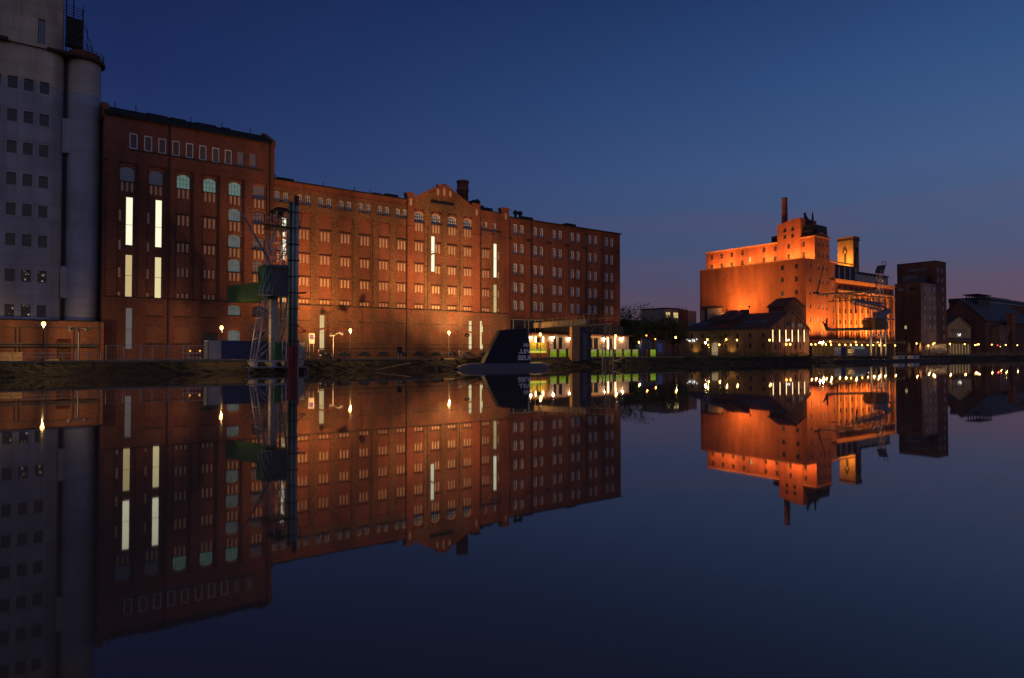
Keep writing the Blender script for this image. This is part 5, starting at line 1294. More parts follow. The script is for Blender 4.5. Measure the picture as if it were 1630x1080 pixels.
for v, ys in ((933, ((738, 782), (854, 900), (983, 1028))), (1067, ((722, 768), (842, 888), (972, 1016)))):
    lowW += wop([c3(v)], [(r3(a), r3(b_)) for a, b_ in ys], 4.9, XW, wy, wz)
upW = []
for v, a, b_ in ((258, 638, 683), (353, 624, 670), (450, 612, 656), (550, 596, 640), (757, 564, 612), (863, 552, 598), (995, 532, 580), (1135, 510, 560),
                 (258, 730, 772), (353, 716, 760), (450, 704, 746), (550, 690, 735), (617, 654, 708), (757, 662, 706), (863, 650, 694), (995, 630, 678), (1135, 610, 660)):
    upW += wop([c3(v)], [(r3(a), r3(b_))], 4.2, XU, uy, uzz)
tw = []
for v, a, b_ in ((958, 385, 420), (1033, 372, 408), (958, 447, 483), (1033, 434, 470)): tw += wop([c3(v)], [(r3(a), r3(b_))], 4.4, XU, uy, uzz)
YE = uy(1124, 440); YT0, YT1 = uy(1275, 380), uy(1238, 380)
ZU = uzz(1238, 386.5); ZT2 = uzz(1256, 356); ZS = qz(1305, 377)
def fn(mb):
    wall(mb, FW, YQ, YB, GZ, ZL1, lowW, 0, .35)
    FW.box(mb, YB - 1.6, YB + .1, 0, .25, GZ, ZL1); FW.box(mb, YQ + .05, YB, -.02, .3, ZL1 - .6, ZL1 + .1)
    wall(mb, FU, YQ, YE, ZL1 - .2, ZU, [o for o in upW if o[0] > YT1 - .5], 0, .35) if False else wall(mb, FU, YT1, YE, ZL1 - .2, ZU, [o for o in upW if o[0] > YT1], 0, .35)
    wall(mb, FU, YT0, YT1, ZL1 - .2, ZT2, [o for o in upW + tw if YT0 < o[0] < YT1], .25, .35)
    wall(mb, FU, YQ, YT0, ZL1 - .2, ZS, [o for o in upW if o[0] < YT0], 0, .35)
    mb.box(XU + .4, XU + 1, YQ + .2, YE, ZL1 - .2, ZS - .2)
    mb.box(XU - .24, XU + 14, YT1 - .01, YT1 + .05, ZU - 1, ZT2); mb.box(XU - .24, XU + 14, YT0 - .05, YT0 + .01, ZL1, ZT2)
    mb.box(XW + .4, XW + .8, YQ + .4, YB, GZ, ZL1 - .3)
    FU.slab(mb, [(YT0, ZT2), (YT1, ZT2), ((YT0 * .75 + YT1 * .25), ZT2 + 1.3), (YT0, ZT2 + 1.3)], -10, .25)
part('side_wall', mill, 'brick_far', fn)
XS1, XS2, XR1 = qx(1321, 450), qx(1331, 450), qx(1424, 470)
qops = []
c5 = lambda v: 1260 + v / 4.695; r5 = lambda v: 360 + v / 4.695
for v, ys, pw in ((139, ((282, 308), (384, 416), (484, 514), (582, 614), (682, 716), (782, 812)), 2.6),):
    for a, b_ in ys: qops += wop([c5(v)], [(r5(a), r5(b_))], pw, 0, qx, qz)
for v in (204, 235, 265):
    for a, b_ in ((122, 150), (195, 235), (290, 328), (390, 428), (490, 520), (585, 620), (682, 720), (780, 815)):
        d_ = (v - 204) * .12; qops += wop([c5(v)], [(r5(a + d_), r5(b_ + d_))], 2.5, 0, qx, qz)
lops = []
for a, b_ in ((288, 388), (430, 480), (520, 560), (592, 646), (682, 732)): lops += wop([c5(317)], [(r5(a), r5(b_))], 2.6, 0, qx, qz)
for i, v in enumerate((366, 407, 450, 487, 531, 574, 614, 655, 698, 741)):
    for a, b_ in ((536, 568), (616, 652), (700, 736), (790, 824)): lops += wop([c5(v)], [(r5(a), r5(b_))], 3.9, 0, qx, qz)
aops = []
for i, v in enumerate((370, 411, 450, 491, 533, 577, 620, 662, 705, 746)):
    d_ = i * 4.6; aops += wop([c5(v)], [(r5(444 + d_), r5(488 + d_))], 2.4, 0, qx, qz)
ZMc = qz(1331.4, 444.1); ZM2 = qz(1424, 456.9); ZM = (ZMc + ZM2) / 2
ZA = qz(1325, 416)
def fn(mb):
    o1 = [o for o in qops if o[0] < XS1]
    wall(mb, FQ, XW, XU, GZ, ZL1, [o for o in o1 if o[1] < XU], 0, .35)
    wall(mb, FQ, XU, XS1, GZ, ZS, [o for o in o1 if o[0] > XU], .0, .35)
    FQ.slab(mb, [(XU, ZS - .01), (XS1, ZS - .01), (XS1, ZS + .3), (XU + (XS1 - XU) * .42, ZS + 1.5), (XU, ZS + .6)], -8, .15)
    wall(mb, FQ, XS1, XS2, GZ, ZA, [o for o in lops if o[1] < XS2], -.3, .35)
    wall(mb, FQ, XS2, XR1, GZ, ZM, [o for o in lops + aops if o[0] > XS2], -.35, .4)
    mb.box(XW + .3, XR1 - .3, YQ + 1.3, YQ + 1.6, GZ, ZM - .4); mb.box(XR1 - .5, XR1 - .003, YQ + .36, YQ + 18, GZ, ZM)
    mb.box(XU - .003 - .4, XU - .003, YQ + .02, YQ + .4, ZL1, ZS)
    FQ.box(mb, XS2, XR1 + .2, -.36, .0, ZM - 2.6, ZM - .6) if False else None
part('quay_wall', mill, 'brick_far', fn)
def fn(mb):                                            # piers, arcade frieze and cornices
    pr = [345, 386, 428, 469, 510, 552, 594, 636, 677, 720, 762]
    zt = qz(c5(550), r5(520))
    for v in pr:
        x = qx(c5(v)); FQ.box(mb, x - .55, x + .55, -.36, .12, GZ, zt - .6); FQ.box(mb, x - .8, x + .8, -.36, .3, zt - .7, zt - .25)
    for a, c in zip(pr, pr[1:]):
        x0, x1 = qx(c5(a)), qx(c5(c)); zz_ = zt - .25
        top = arc(x0 + .5, x1 - .5, zz_ + 1.0, .9, 10)
        FQ.slab(mb, [(x0, zz_), (x0 + .5, zz_)] + top[1:-1] + [(x1 - .5, zz_), (x1, zz_), (x1, zz_ + 1.35), (x0, zz_ + 1.35)], -.3, .18)
    FQ.box(mb, XS2 - .3, XR1 + .3, -.36, .35, ZM - .35, ZM + .12); FQ.box(mb, XS2, XR1, -.36, .1, ZM - .9, ZM - .36)
    FQ.box(mb, XU - .1, XS1 + .2, -.1, .3, ZS - .25, ZS + .06)
    FQ.box(mb, XS1, qx(1358, 425), -.4, .25, ZA - .3, ZA + .1)
    FU.box(mb, YT1 - .1, YE + .1, -.2, .4, ZU - .3, ZU + .15); FU.box(mb, YQ - .1, YT0, -.2, .4, ZS - .25, ZS + .1)
    FW.box(mb, YQ + .3, YB + .1, -.1, .35, ZL1 - .25, ZL1 + .14)
part('cornices_and_piers', mill, plain('cornice_stone', (.42, .2, .085), .9, var=.2), fn)
part('arcade_dark_band', mill, 'sill', lambda mb: [FQ.box(mb, qx(c5(v)), qx(c5(w_)), -.3, .24, qz(c5(550), r5(500)), qz(c5(550), r5(500)) + .28) for v, w_ in zip((345, 469, 594), (469, 594, 762))], label='dark moulded band above the arcade')  # dark stone band standing out above the arches
for o in lowW: window(mill, FW, *o[:4], 0, 2, 3, -.28, 'frame_dark', 'glass_blue' if abs(o[2] - min(q[2] for q in lowW)) < 1.2 and o[0] > 10 else 'glass_dark', bar=.1, edge=.12)
for o in upW:
    tb = .25 if YT0 < o[0] < YT1 else 0
    window(mill, FU, *o[:4], 0, 2, 3, -.28 + tb, 'frame_dark', 'lit_warm' if abs((o[0] + o[1]) / 2 - uy(c3(617), 415)) < .6 else 'glass_dark', bar=.1, edge=.12)
for o in tw: window(mill, FU, *o[:4], 0, 2, 3, -.03, 'frame_dark', 'glass_dark', bar=.1, edge=.12)
def small_panes(ops_, b_, name, fm, pm):
    for o in ops_: window(mill, FQ, *o[:4], 0, 2, 3 if o[3] - o[2] < 6 else 6, b_, fm, pm, bar=.1, edge=.12, name=name)
small_panes([o for o in qops if o[0] < XS1], -.28, 'narrow_window', 'frame_grey', 'glass_blind')
small_panes([o for o in lops if o[1] < XS2], -.6, 'stair_window', 'frame_grey', 'glass_blind')
def fn(mb):
    for o in [q for q in lops if q[0] > XS2]:
        for x0, x1, z0, z1 in ((o[0], o[0] + .12, o[2], o[3]), (o[1] - .12, o[1], o[2], o[3]), (o[0] + .12, o[1] - .12, o[3] - .12, o[3]), (o[0] + .12, o[1] - .12, (o[2] + o[3]) / 2, (o[2] + o[3]) / 2 + .1), ((o[0] + o[1]) / 2 - .05, (o[0] + o[1]) / 2 + .05, o[2], o[3] - .12)):
            FQ.box(mb, x0, x1, -.68, -.6, z0, z1)
for o in [q for q in lops if q[0] > XS2]: window(mill, FQ, *o[:4], 0, 2, 2, -.64, 'frame_dark', 'glass_dark', bar=.12, edge=.14, name='mill_window')
for o in aops: part('attic_slot', mill, 'glass_dark', lambda mb: FQ.slab(mb, [(o[0], o[2]), (o[1], o[2]), ((o[0] + o[1]) / 2 + .15, o[3]), ((o[0] + o[1]) / 2 - .15, o[3])], -.66, -.60))
# dark set-back attics with tall pale strips and a glazed gallery
xa, xb, xc, xd = qx(1331, 440), qx(1367, 440), qx(1370, 445), qx(1421, 450)
YA = YQ + 2.0
zA = az(1350, 424, YA); zB = az(1395, 438.5, YA)
def fn(mb):
    mb.box(xa, xb + 1, YA, YA + 12, ZM - .3, zA); mb.box(xb + 1.01, xd + 1.5, YA + .4, YA + 12, ZM - .3, zB)
    mb.box(xb + .9, xd + 1.9, YA, YA + 12.2, zB + .01, zB + .35)
part('dark_attic', mill, 'steel_dark', fn)
for v in (313, 354, 397, 437, 479):
    x = at(c5(v), 435, Y=YA).x
    part('attic_strip', mill, 'frame_grey', lambda mb: mb.box(x - .55, x + .45, YA - .1, YA - .003, az(c5(v), r5(400), YA), az(c5(v), r5(305 + (v - 354) * .12), YA)))
def fn(mb):
    n = 9
    for k in range(n):
        a = xc + (xd - xc) * k / n; mb.box(a + .3, a + (xd - xc) / n - .2, YA + .3, YA + .39, ZM + 1.0, zB - .7)
        mb.box(a + (xd - xc) / n - .2, a + (xd - xc) / n + .3, YA + .25, YA + .398, ZM - .2, zB)
part('glazed_gallery', mill, plain('gallery_glass', (.32, .28, .25), .4, var=.4, scale=.7), fn)
# square tower
YV = YQ + 8
vx = lambda p, y=400: at(p, y, Y=YV).x
tx0, tx1 = vx(1358, 400), vx(1367.3, 400); FT = Fr('y', tx0); ty1 = at(1333.3, 400, X=tx0).y
tz1 = az(1358, 376, YV)
lo = wop([1345.3], [(403, 419)], 4.0, 0, lambda p, y: at(p, y, X=tx0).y, lambda p, y: at(p, y, X=tx0).z)
lq = wop([1362.5], [(402, 419)], 2.4, 0, lambda p, y: at(p, y, Y=YV).x, lambda p, y: az(p, y, YV))
def fn(mb):
    wall(mb, FT, YV, ty1, ZM, tz1, [lo[0][:4] + (.8,)], 0, .5); wall(mb, Fr('x', YV), tx0, tx1, ZM, tz1, [lq[0][:4] + (.6,)], 0, .5)
    mb.box(tx0 + .6, tx1, YV + .6, ty1, ZM, tz1 - .05)
    FT.box(mb, YV - .1, ty1, .0, .25, tz1 - .8, tz1); Fr('x', YV).box(mb, tx0 - .2, tx1 + .1, .0, .25, tz1 - .8, tz1)
tow = part('square_tower', mill, brick('brick_tower', (.32, .15, .05), (.24, .10, .035), (.2, .12, .06), contrast=.3, grime=.2), fn)
window(mill, FT, *lo[0][:4], .8, 2, 4, -.4, 'frame_dark', 'glass_dark', bar=.12, edge=.12, name='tower_window')
window(mill, Fr('x', YV), *lq[0][:4], .6, 2, 4, -.4, 'frame_dark', 'glass_dark', bar=.12, edge=.12, name='tower_window')
def fn(mb):
    FT.box(mb, YV - .3, ty1 + .1, .26, .34, tz1 - 1.5, tz1 - .9); Fr('x', YV).box(mb, tx0 - .3, tx1 + .1, .26, .34, tz1 - 1.5, tz1 - .9)
    yc = (lo[0][0] + lo[0][1]) / 2; zt = lo[0][3] + 2.0
    hw = (lo[0][1] - lo[0][0]) * .85
    for s_ in (-1, 1): FT.slab(mb, [(yc, zt + .3), (yc + s_ * hw, zt - 1.7), (yc + s_ * hw, zt - 2.4), (yc + s_ * hw * .8, zt - 2.4), (yc + s_ * hw * .8, zt - 1.9), (yc, zt - .5)], -.02, .4)
    xc_ = (lq[0][0] + lq[0][1]) / 2
    for s_ in (-1, 1): Fr('x', YV).slab(mb, [(xc_, zt + .3), (xc_ + s_ * 1.5, zt - 1.5), (xc_ + s_ * 1.5, zt - 2.0), (xc_, zt - .5)], -.02, .4)
part('tower_hood_moulds', mill, 'sill', fn)
def fn(mb):
    mb.box(XW + .01, XU + 10, YQ + .3, YB - .02, ZL1 - .3, ZL1 - .1)
    mb.box(XU + .1, XS1 - .1, YQ + .3, YT0, ZS - .3, ZS - .06); mb.box(XU + .1, XU + 14, YT1, YE - .1, ZU - .3, ZU - .05); mb.box(XU, XU + 12, YT0 + .1, YT1 - .1, ZT2 - .3, ZT2 + .02)
    mb.box(XS1, XR1 - .4, YQ + .2, YQ + 17, ZM - .5, ZM - .2)
rf = part('roof', mill, 'roof_dark', fn)
def fn(mb):
    y0, y1 = uy(1298, 368), uy(1276, 368); z0, z1 = ZS + .1, uzz(1290, 358)
    mb.box(XU + 1.5, XU + 8, YT0 - (YT0 - YQ) * .95, YT0 - .1, z0, z1)
part('roof_plant', rf, 'steel_dark', fn)
part('tank_house', rf, 'steel_dark', lambda mb: mb.box(XU + 1, XU + 4, YT1 + .1, YT1 + 3.0, ZU, uzz(1232, 375.5)))
def fn(mb):
    z = ZS + .1
    pts = [(XU + .3, YT0 - .2), (XU + .3, YQ + 1), (XS1 - .5, YQ + .4)]
    for a, c in zip(pts, pts[1:]):
        for k in range(9):
            x, y = a[0] + (c[0] - a[0]) * k / 8, a[1] + (c[1] - a[1]) * k / 8; mb.tube((x, y, z), (x, y, z + 2.0), .06, 5)
        for h in (1.1, 2.0): mb.tube((a[0], a[1], z + h), (c[0], c[1], z + h), .06, 5)
part('roof_railing', rf, 'steel_dark', fn)
# round stack
ys_ = uy(1249, 350); sr = .95
part('stack', mill, 'brick_dark', lambda mb: mb.lathe(XU + 6, at(1249, 340, X=XU + 6).y, [(sr * 1.12, ZT2 - 1), (sr * .98, at(1249, 318, X=XU + 6).z), (sr * 1.1, at(1249, 317, X=XU + 6).z), (sr * 1.08, at(1249, 315.5, X=XU + 6).z), (.3, at(1249, 315.5, X=XU + 6).z)], 16), True, 'round brick smoke stack')
st = thing('roof_statue', 'dark seated figure statue on the roof edge of the floodlit mill', 'statue', tuple(at(1286, 358, X=XU + 4)))
b0 = at(1286, 358, X=XU + 4)
part('figure', st, 'steel_dark', lambda mb: (mb.ball((b0.x, b0.y + .5, b0.z + 1.0), 1.1, 10, 7), mb.tube((b0.x, b0.y + .4, b0.z + .6), (b0.x, b0.y + .9, b0.z + 3.0), .85, 9, .55), mb.ball((b0.x, b0.y + 1.0, b0.z + 3.7), .5, 9, 7, sz=1.2), mb.tube((b0.x, b0.y + .7, b0.z + 2.6), (b0.x, b0.y - .9, b0.z + 1.0), .3, 8, .22), mb.tube((b0.x, b0.y + .4, b0.z + .8), (b0.x, b0.y - 1.2, b0.z + .7), .4, 8, .3), mb.tube((b0.x, b0.y - 1.2, b0.z + .7), (b0.x, b0.y - 1.3, b0.z - .7), .3, 8, .2)), True)
nd = thing('roof_spire', 'thin dark spindle shaped spire on the roof right of the statue', 'spire', tuple(at(1293.6, 358, X=XU + 4)))
b1 = at(1293.6, 358, X=XU + 4); zt = at(1293.6, 336, X=XU + 4).z
part('spindle', nd, 'steel_dark', lambda mb: mb.lathe(b1.x, b1.y, [(.08, b1.z - .6), (.12, b1.z + .6), (.36, b1.z + 1.6), (.28, zt - 1.4), (.02, zt)], 10), True)
part('dark_end_panel', mill, 'brick_dark', lambda mb: FQ.box(mb, XR1 - 3.4, XR1 - 1.2, -.36, -.02, GZ, ZM - 3.4))

# ================================================================== BUFF WAREHOUSE before the mill
XG, YGB = 174.7, -2.0
FG = Fr('y', XG); FGq = Fr('x', YGB)
gy = lambda p, y=540: at(p, y, X=XG).y
gzz = lambda p, y: at(p, y, X=XG).z
bx0 = at(1230, 540, Y=YGB).x; XG = bx0; FG = Fr('y', XG)
XG1 = at(1288, 540, Y=YGB).x; ye = gy(1078)
ZE = az(1230, 522.5, YGB); ZR_ = az(1265, 496.5, YGB); XM = (XG + XG1) / 2
buff = thing('buff_warehouse', 'long low buff brick warehouse, its gable lit by six upright tubes', 'warehouse', (XG, 10, GZ))
ops = []
for v in (1101, 1118, 1155, 1173.8, 1194, 1215):
    for a, b_ in ((530.3, 537.5), (546.2, 554)):
        ops += [o[:4] + (.5,) for o in wop([v], [(a + (1215 - v) * .012, b_ + (1215 - v) * .012)], 4.2, 0, gy, gzz)]
dop = wop([1137], [(546, 561)], 11, 0, gy, gzz)
def fn(mb):
    wall(mb, FG, YGB, ye, GZ, ZE, ops + [(dop[0][0], dop[0][1], GZ, dop[0][3], 0)], 0, .35)
    for p in (1090, 1126, 1146, 1165, 1184, 1205, 1228): FG.box(mb, gy(p) - .3, gy(p) + .3, 0, .14, GZ, ZE - .02)
    FG.box(mb, YGB, ye, 0, .2, ZE - .35, ZE); mb.box(XG, XG1, ye - .3, ye, GZ, ZE); mb.box(XG + .6, XG + .8, YGB + .5, ye - .5, GZ, ZE)
part('wall', buff, 'brick_buff', fn)
gops = [(at(p - 1.3, 540, Y=YGB).x, at(p + 1.3, 540, Y=YGB).x, az(p, y1, YGB), az(p, y0, YGB), .3) for p, y0, y1 in ((1234.5, 528, 534), (1244.5, 528, 534), (1264.5, 528, 534), (1274, 528, 534), (1262, 514, 521.5), (1271.7, 516, 520.5), (1276, 516, 520.5), (1253.5, 513, 520), (1256.5, 512, 519), (1234.5, 547, 557), (1241.5, 547, 557), (1266, 547, 557), (1274, 547, 557))]
def fn(mb):
    pts = [(XG, ZE), (XG1, ZE), (XM, ZR_)]
    wall(mb, FGq, XG, XG1, GZ, ZE, [o for o in gops if o[3] < ZE], 0, .35)
    FGq.slab(mb, pts, -.35, 0)
    for s_ in (0, 1):
        p, q = ((XG - .4, ZE - .25), (XM, ZR_ + .15)) if s_ == 0 else ((XM, ZR_ + .15), (XG1 + .4, ZE - .25))
        FGq.slab(mb, [p, q, (q[0], q[1] + .5), (p[0], p[1] + .5)], -.4, .25)
        for k in range(11):
            x = p[0] + (q[0] - p[0]) * k / 10; z = p[1] + (q[1] - p[1]) * k / 10; FGq.box(mb, x - .2, x + .2, .0, .2, z - .4, z + .05)
    for p in (1229, 1239.8, 1249.9, 1259.8, 1269.6, 1278.9):
        x = at(p, 540, Y=YGB).x; FGq.box(mb, x - .35, x + .35, 0, .15, GZ, ZE + max(0, (ZR_ - ZE) * (1 - abs(x - XM) / (XM - XG))) * .8)
    mb.box(XG + .8, XG1, YGB + .5, YGB + .7, GZ, ZE - .1); mb.box(XG1 - .3, XG1 - .003, YGB + .36, ye, GZ, ZE)
part('gable_wall', buff, 'brick_low', fn)
for o in [q for q in gops if q[3] > ZE]: part('gable_window', buff, 'glass_dark' if o[0] < 180 or o[0] > 187 else 'grey_glow', lambda mb: FGq.slab(mb, [(o[0], o[2]), (o[1], o[2]), (o[1], o[3]), (o[0], o[3])], -.01, .03))
for o in [q for q in gops if q[3] < ZE]: window(buff, FGq, *o, 2, 3, -.3, 'frame_dark', 'glass_dark', bar=.1, edge=.1)
for o in ops: window(buff, FG, *o[:4], .5, 2, 3, -.3, 'frame_dark', 'glass_dark', bar=.1, edge=.12)
part('door', buff, glow('pale_lit_door', (.55, .40, .22), .45, .3, .6), lambda mb: FG.box(mb, dop[0][0], dop[0][1], -.3, -.2, GZ, dop[0][3]), label='pale lit double door')
for p in (1229, 1239.8, 1249.9, 1259.8, 1269.6, 1278.9):
    x = at(p, 540, Y=YGB).x; part('light_tube', buff, 'tube_warm', lambda mb: mb.tube((x, YGB - .25, az(p, 544.5, YGB)), (x, YGB - .25, az(p, 525.5, YGB)), .11, 8), True)
yh = at(1112, 506, X=XM).y
def fn(mb):
    k = len(mb.v); e = .5; ye2 = ye + .4
    mb.v += [(XG - e, YGB + .05, ZE - .15), (XG - e, ye2, ZE - .15), (XM, ye2 - 9, ZR_), (XM, YGB + .05, ZR_), (XG1 + e, YGB + .05, ZE - .15), (XG1 + e, ye2, ZE - .15)]
    for f in ((0, 1, 2, 3), (3, 2, 5, 4), (1, 5, 2)): mb.f.append(tuple(k + q for q in f)); mb.mi.append(0)
rf = part('roof', buff, 'slate', fn)
def onroof(t_, y, dz=.03):
    """point on the slope facing the buff wall: t_ from eave to ridge"""
    return (XG - .5 + t_ * (XM - XG + .5), y, ZE - .15 + t_ * (ZR_ - ZE + .15) + dz)
yr0, yr1 = gy(1160, 515), gy(1128, 520)
part('floodlit_patch', rf, 'tile_red', lambda mb: mb.face([onroof(.12, yr0), onroof(.12, yr1), onroof(.62, yr1), onroof(.62, yr0)]), label='redder roof patch painted where the flood light falls')  # flood light on the slope, painted as a redder patch
def fn(mb):
    for p in (1187, 1195, 1206, 1214, 1097.5, 1104, 1115, 1123):
        y = at(p, 512, X=XG + 3.5).y; d_ = .55
        mb.face([onroof(.38, y - d_, .06), onroof(.38, y + d_, .06), onroof(.52, y + d_, .06), onroof(.52, y - d_, .06)])
part('roof_windows', rf, 'glass_blue', fn)
for p in (1146.5, 1164.5):
    def fn(mb):
        y = at(p, 508, X=XG + 5).y
        a, c = onroof(.45, y), onroof(1.0, y)
        mb.prism([(a[0] - .8, a[2] - .2), (a[0] - .8, a[2] + 1.1), (c[0] + 2, c[2] + 1.5), (c[0] + 2, c[2] - .5)], y - 1.7, y + 1.7, 'y')
    part('dormer', buff, 'slate', fn)
# penthouse hut with its own gable
px0, px1 = at(1248.5, 500, Y=2).x, at(1280, 500, Y=2).x; pyb = at(1223.5, 500, X=px0).y; pm_ = (px0 + px1) / 2
pz0, pz1 = az(1264, 489, 2), az(1264, 475.5, 2)
hut = part('roof_hut', buff, 'brick_dark', lambda mb: (mb.box(px0, px1, 2, pyb, ZE, pz0), mb.prism([(px0, pz0), (px1, pz0), (pm_, pz1)], 2, pyb, 'y')), label='gabled hut on the roof')
def fn(mb):
    for s_ in (0, 1):
        p, q = ((px0 - .5, pz0 - .2), (pm_, pz1 + .1)) if s_ == 0 else ((pm_, pz1 + .1), (px1 + .5, pz0 - .2))
        mb.prism([p, q, (q[0], q[1] + .3), (p[0], p[1] + .3)], 1.6, pyb + .5, 'y')
part('hut_roof', hut, 'slate', fn)
def fn(mb):
    FH = Fr('y', px0); z0, z1 = at(1235, 503, X=px0).z, at(1235, 496.5, X=px0).z
    for k in range(4): y = 2.6 + (pyb - 3.2) * k / 4; FH.box(mb, y + .1, y + (pyb - 3.2) / 4 - .1, .01, .08, z0, z1)
part('hut_window', hut, plain('hut_pane', (.3, .28, .24), .5, var=.4), fn)
# lit oval signs
def squiggle_sign(pos, w, h, axis, label, seed, strength='sign_white'):
    rnd = random.Random(seed); t = thing('lit_sign', label, 'sign', tuple(pos)); 
    U = Vector((1, 0, 0)) if axis == 'x' else Vector((0, -1, 0)); n_ = Vector((0, -1, 0)) if axis == 'x' else Vector((-1, 0, 0))
    def fn(mb):
        n = 6
        for k in range(n):
            c = pos + U * (w * (k + .5) / n - w / 2); q = w / n * .36
            pts = [c + U * rnd.uniform(-q, q) + Vector((0, 0, rnd.uniform(-h, h) * .45)) for _ in range(3)]
            for a, e in zip(pts, pts[1:]): mb.tube(a, e, .09, 5)
    part('letters', t, strength, fn)
    part('back_rail', t, 'steel_dark', lambda mb: (mb.tube(pos - U * w / 2 - n_ * .15, pos + U * w / 2 - n_ * .15, .06, 5), mb.tube(pos - n_ * .12, pos - n_ * .4, .07, 5)))
squiggle_sign(at(1101, 542.5, X=XG - .4), 4.6, 1.2, 'y', 'white neon letters on the left part of the buff warehouse wall', 5)
squiggle_sign(at(1254.5, 541.5, Y=YGB - .5), 1.7, .9, 'x', 'white lit sign above the gable entrance lamps of the buff warehouse', 9)
for p, l_ in ((1251.6, 'left'), (1258, 'right')):
    pos = at(p, 548.5, Y=YGB - .5); t = thing('entrance_lamp', l_ + ' one of the two bright lamps under the white sign on the gable', 'wall lamp', tuple(pos), 'entrance lamps on the gable')
    part('bulb', t, 'lamp_sodium', lambda mb: mb.ball(pos, .22, 8, 6, sz=1.5), True)
    part('bracket', t, 'steel_dark', lambda mb: mb.tube(pos + Vector((0, 0, .3)), pos + Vector((0, .5, .4)), .05, 5))
# vats and ducts at the foot of the big side wall
vt = thing('boiler_house', 'arched dark vent ducts and bright boxes against the left foot of the floodlit side wall', 'plant house', tuple(at(1130, 505, X=XW - 1)))
def vy(p, X=XW - 2.5): return at(p, 500, X=X).y
def fn(mb):
    X = XW - 2.5; z = lambda y: at(1130, y, X=X).z
    mb.box(X, XW - .05, vy(1143), vy(1124), GZ + 6, z(491)); mb.box(X, XW - .05, vy(1122), vy(1116), GZ + 6, z(492))
part('boxes', vt, 'plaster_pale', fn)
def fn(mb):
    X = XW - 2.7; z = lambda y: at(1130, y, X=X).z
    mb.prism([(X - .4, z(491.5)), (X - .2, z(489.5)), (XW - .04, z(488.5)), (XW - .04, z(491))], vy(1144), vy(1123), 'y'); mb.prism([(X - .4, z(492.5)), (X - .2, z(490.8)), (XW - .04, z(490)), (XW - .04, z(492))], vy(1122.5), vy(1115.5), 'y')
    mb.tube((X - .2, vy(1125.5), GZ + 5), (X - .2, vy(1125.5), z(491)), .3, 8)
part('hoods', vt, 'steel_dark', fn)
part('flue_box', vt, 'plaster', lambda mb: mb.box(XW - 4.5, XW - .05, vy(1158), vy(1144.5), GZ + 5, at(1145, 499.3, X=XW - 3).z), label='bright flat box lit by the flood lamp')

# ================================================================== PAVILION, PARASOLS, KIOSKS, PONTOON on the far quay
YV2 = -1.5
pv = thing('quay_pavilion', 'long low dark pavilion with a thin roof below the floodlit mill, behind the globe lamps', 'pavilion', (230, YV2, GZ))
v0, v1 = at(1290, 548, Y=YV2).x, at(1424, 548, Y=YV2).x
zr0, zr1 = az(1300, 540.5, YV2), az(1424, 547, YV2)
part('roof', pv, 'slate', lambda mb: (mb.prism([(v0, zr0 - 1.3), (v0 + 6, zr0), (v1, zr1 + .6), (v1, zr1), (v0 + 6, zr0 - .4), (v0, zr0 - 1.7)], YV2 - 3.5, YQ - .6, 'y')))
part('eaves_board', pv, 'brick_low', lambda mb: mb.box(v0 + 5.9, v1, YV2 - 3.62, YV2 - 3.51, zr1 - .1, zr1 + .25))
for k in range(15): x = v0 + 2 + (v1 - v0 - 3) * k / 14; part('column', pv, 'steel_dark', lambda mb: mb.box(x - .12, x + .12, YV2 - 3.3, YV2 - 3.06, GZ, zr1 + .1))
part('back_wall', pv, plain('pavilion_wall', (.08, .055, .035), .8, var=.5, scale=.6), lambda mb: mb.box(v0 + 1, v1 - .5, YV2, YV2 + .2, GZ, zr1 - .2))
for i, (p, h, l_) in enumerate(((1447, 545, 'left and widest of three closed tan parasols before the dark tower'), (1457.6, 546.5, 'middle of three closed tan parasols before the dark tower'), (1465.5, 545.5, 'right of three closed tan parasols before the dark tower'))):
    x = ax(p, -6.6, 555); t = thing('closed_parasol', l_, 'parasol', (x, -6.6, GZ), 'closed parasols'); zt = az(p, h, -6.6)
    part('pole', t, 'steel_dark', lambda mb: mb.tube((x, -6.6, GZ), (x, -6.6, zt + .15), .06, 6)); part('cloth', t, 'parasol', lambda mb: mb.lathe(x, -6.6, [(.12, zt), (.3, zt - .8), (.58, zt - 2.2), (.66, zt - 3.0), (.4, zt - 3.5), (.2, zt - 3.9)], 9))
    part('base', t, 'steel_dark', lambda mb: mb.lathe(x, -6.6, [(.45, GZ), (.45, GZ + .12), (.1, GZ + .2)], 10))
YO = -13.2
ox = lambda p, y=570: at(p, y, Y=YO).x
pn = thing('floating_pontoon', 'long dark floating pontoon with thin posts moored below the globe lamps', 'pontoon', (ox(1415), YO, 0))
part('deck', pn, 'steel_dark', lambda mb: mb.box(ox(1331), ox(1503), YO - 1.6, YO + 1.8, -.3, az(1415, 572, YO)))
for p in range(1333, 1503, 10): part('post', pn, 'steel_dark', lambda mb: mb.tube((ox(p), YO - 1.4, .2), (ox(p), YO - 1.4, az(p, 562, YO)), .06, 5))
part('rail', pn, 'steel_dark', lambda mb: [mb.tube((ox(1333), YO - 1.4, z), (ox(1502), YO - 1.4, z), .04, 5) for z in (1.9, az(1415, 562.5, YO))])
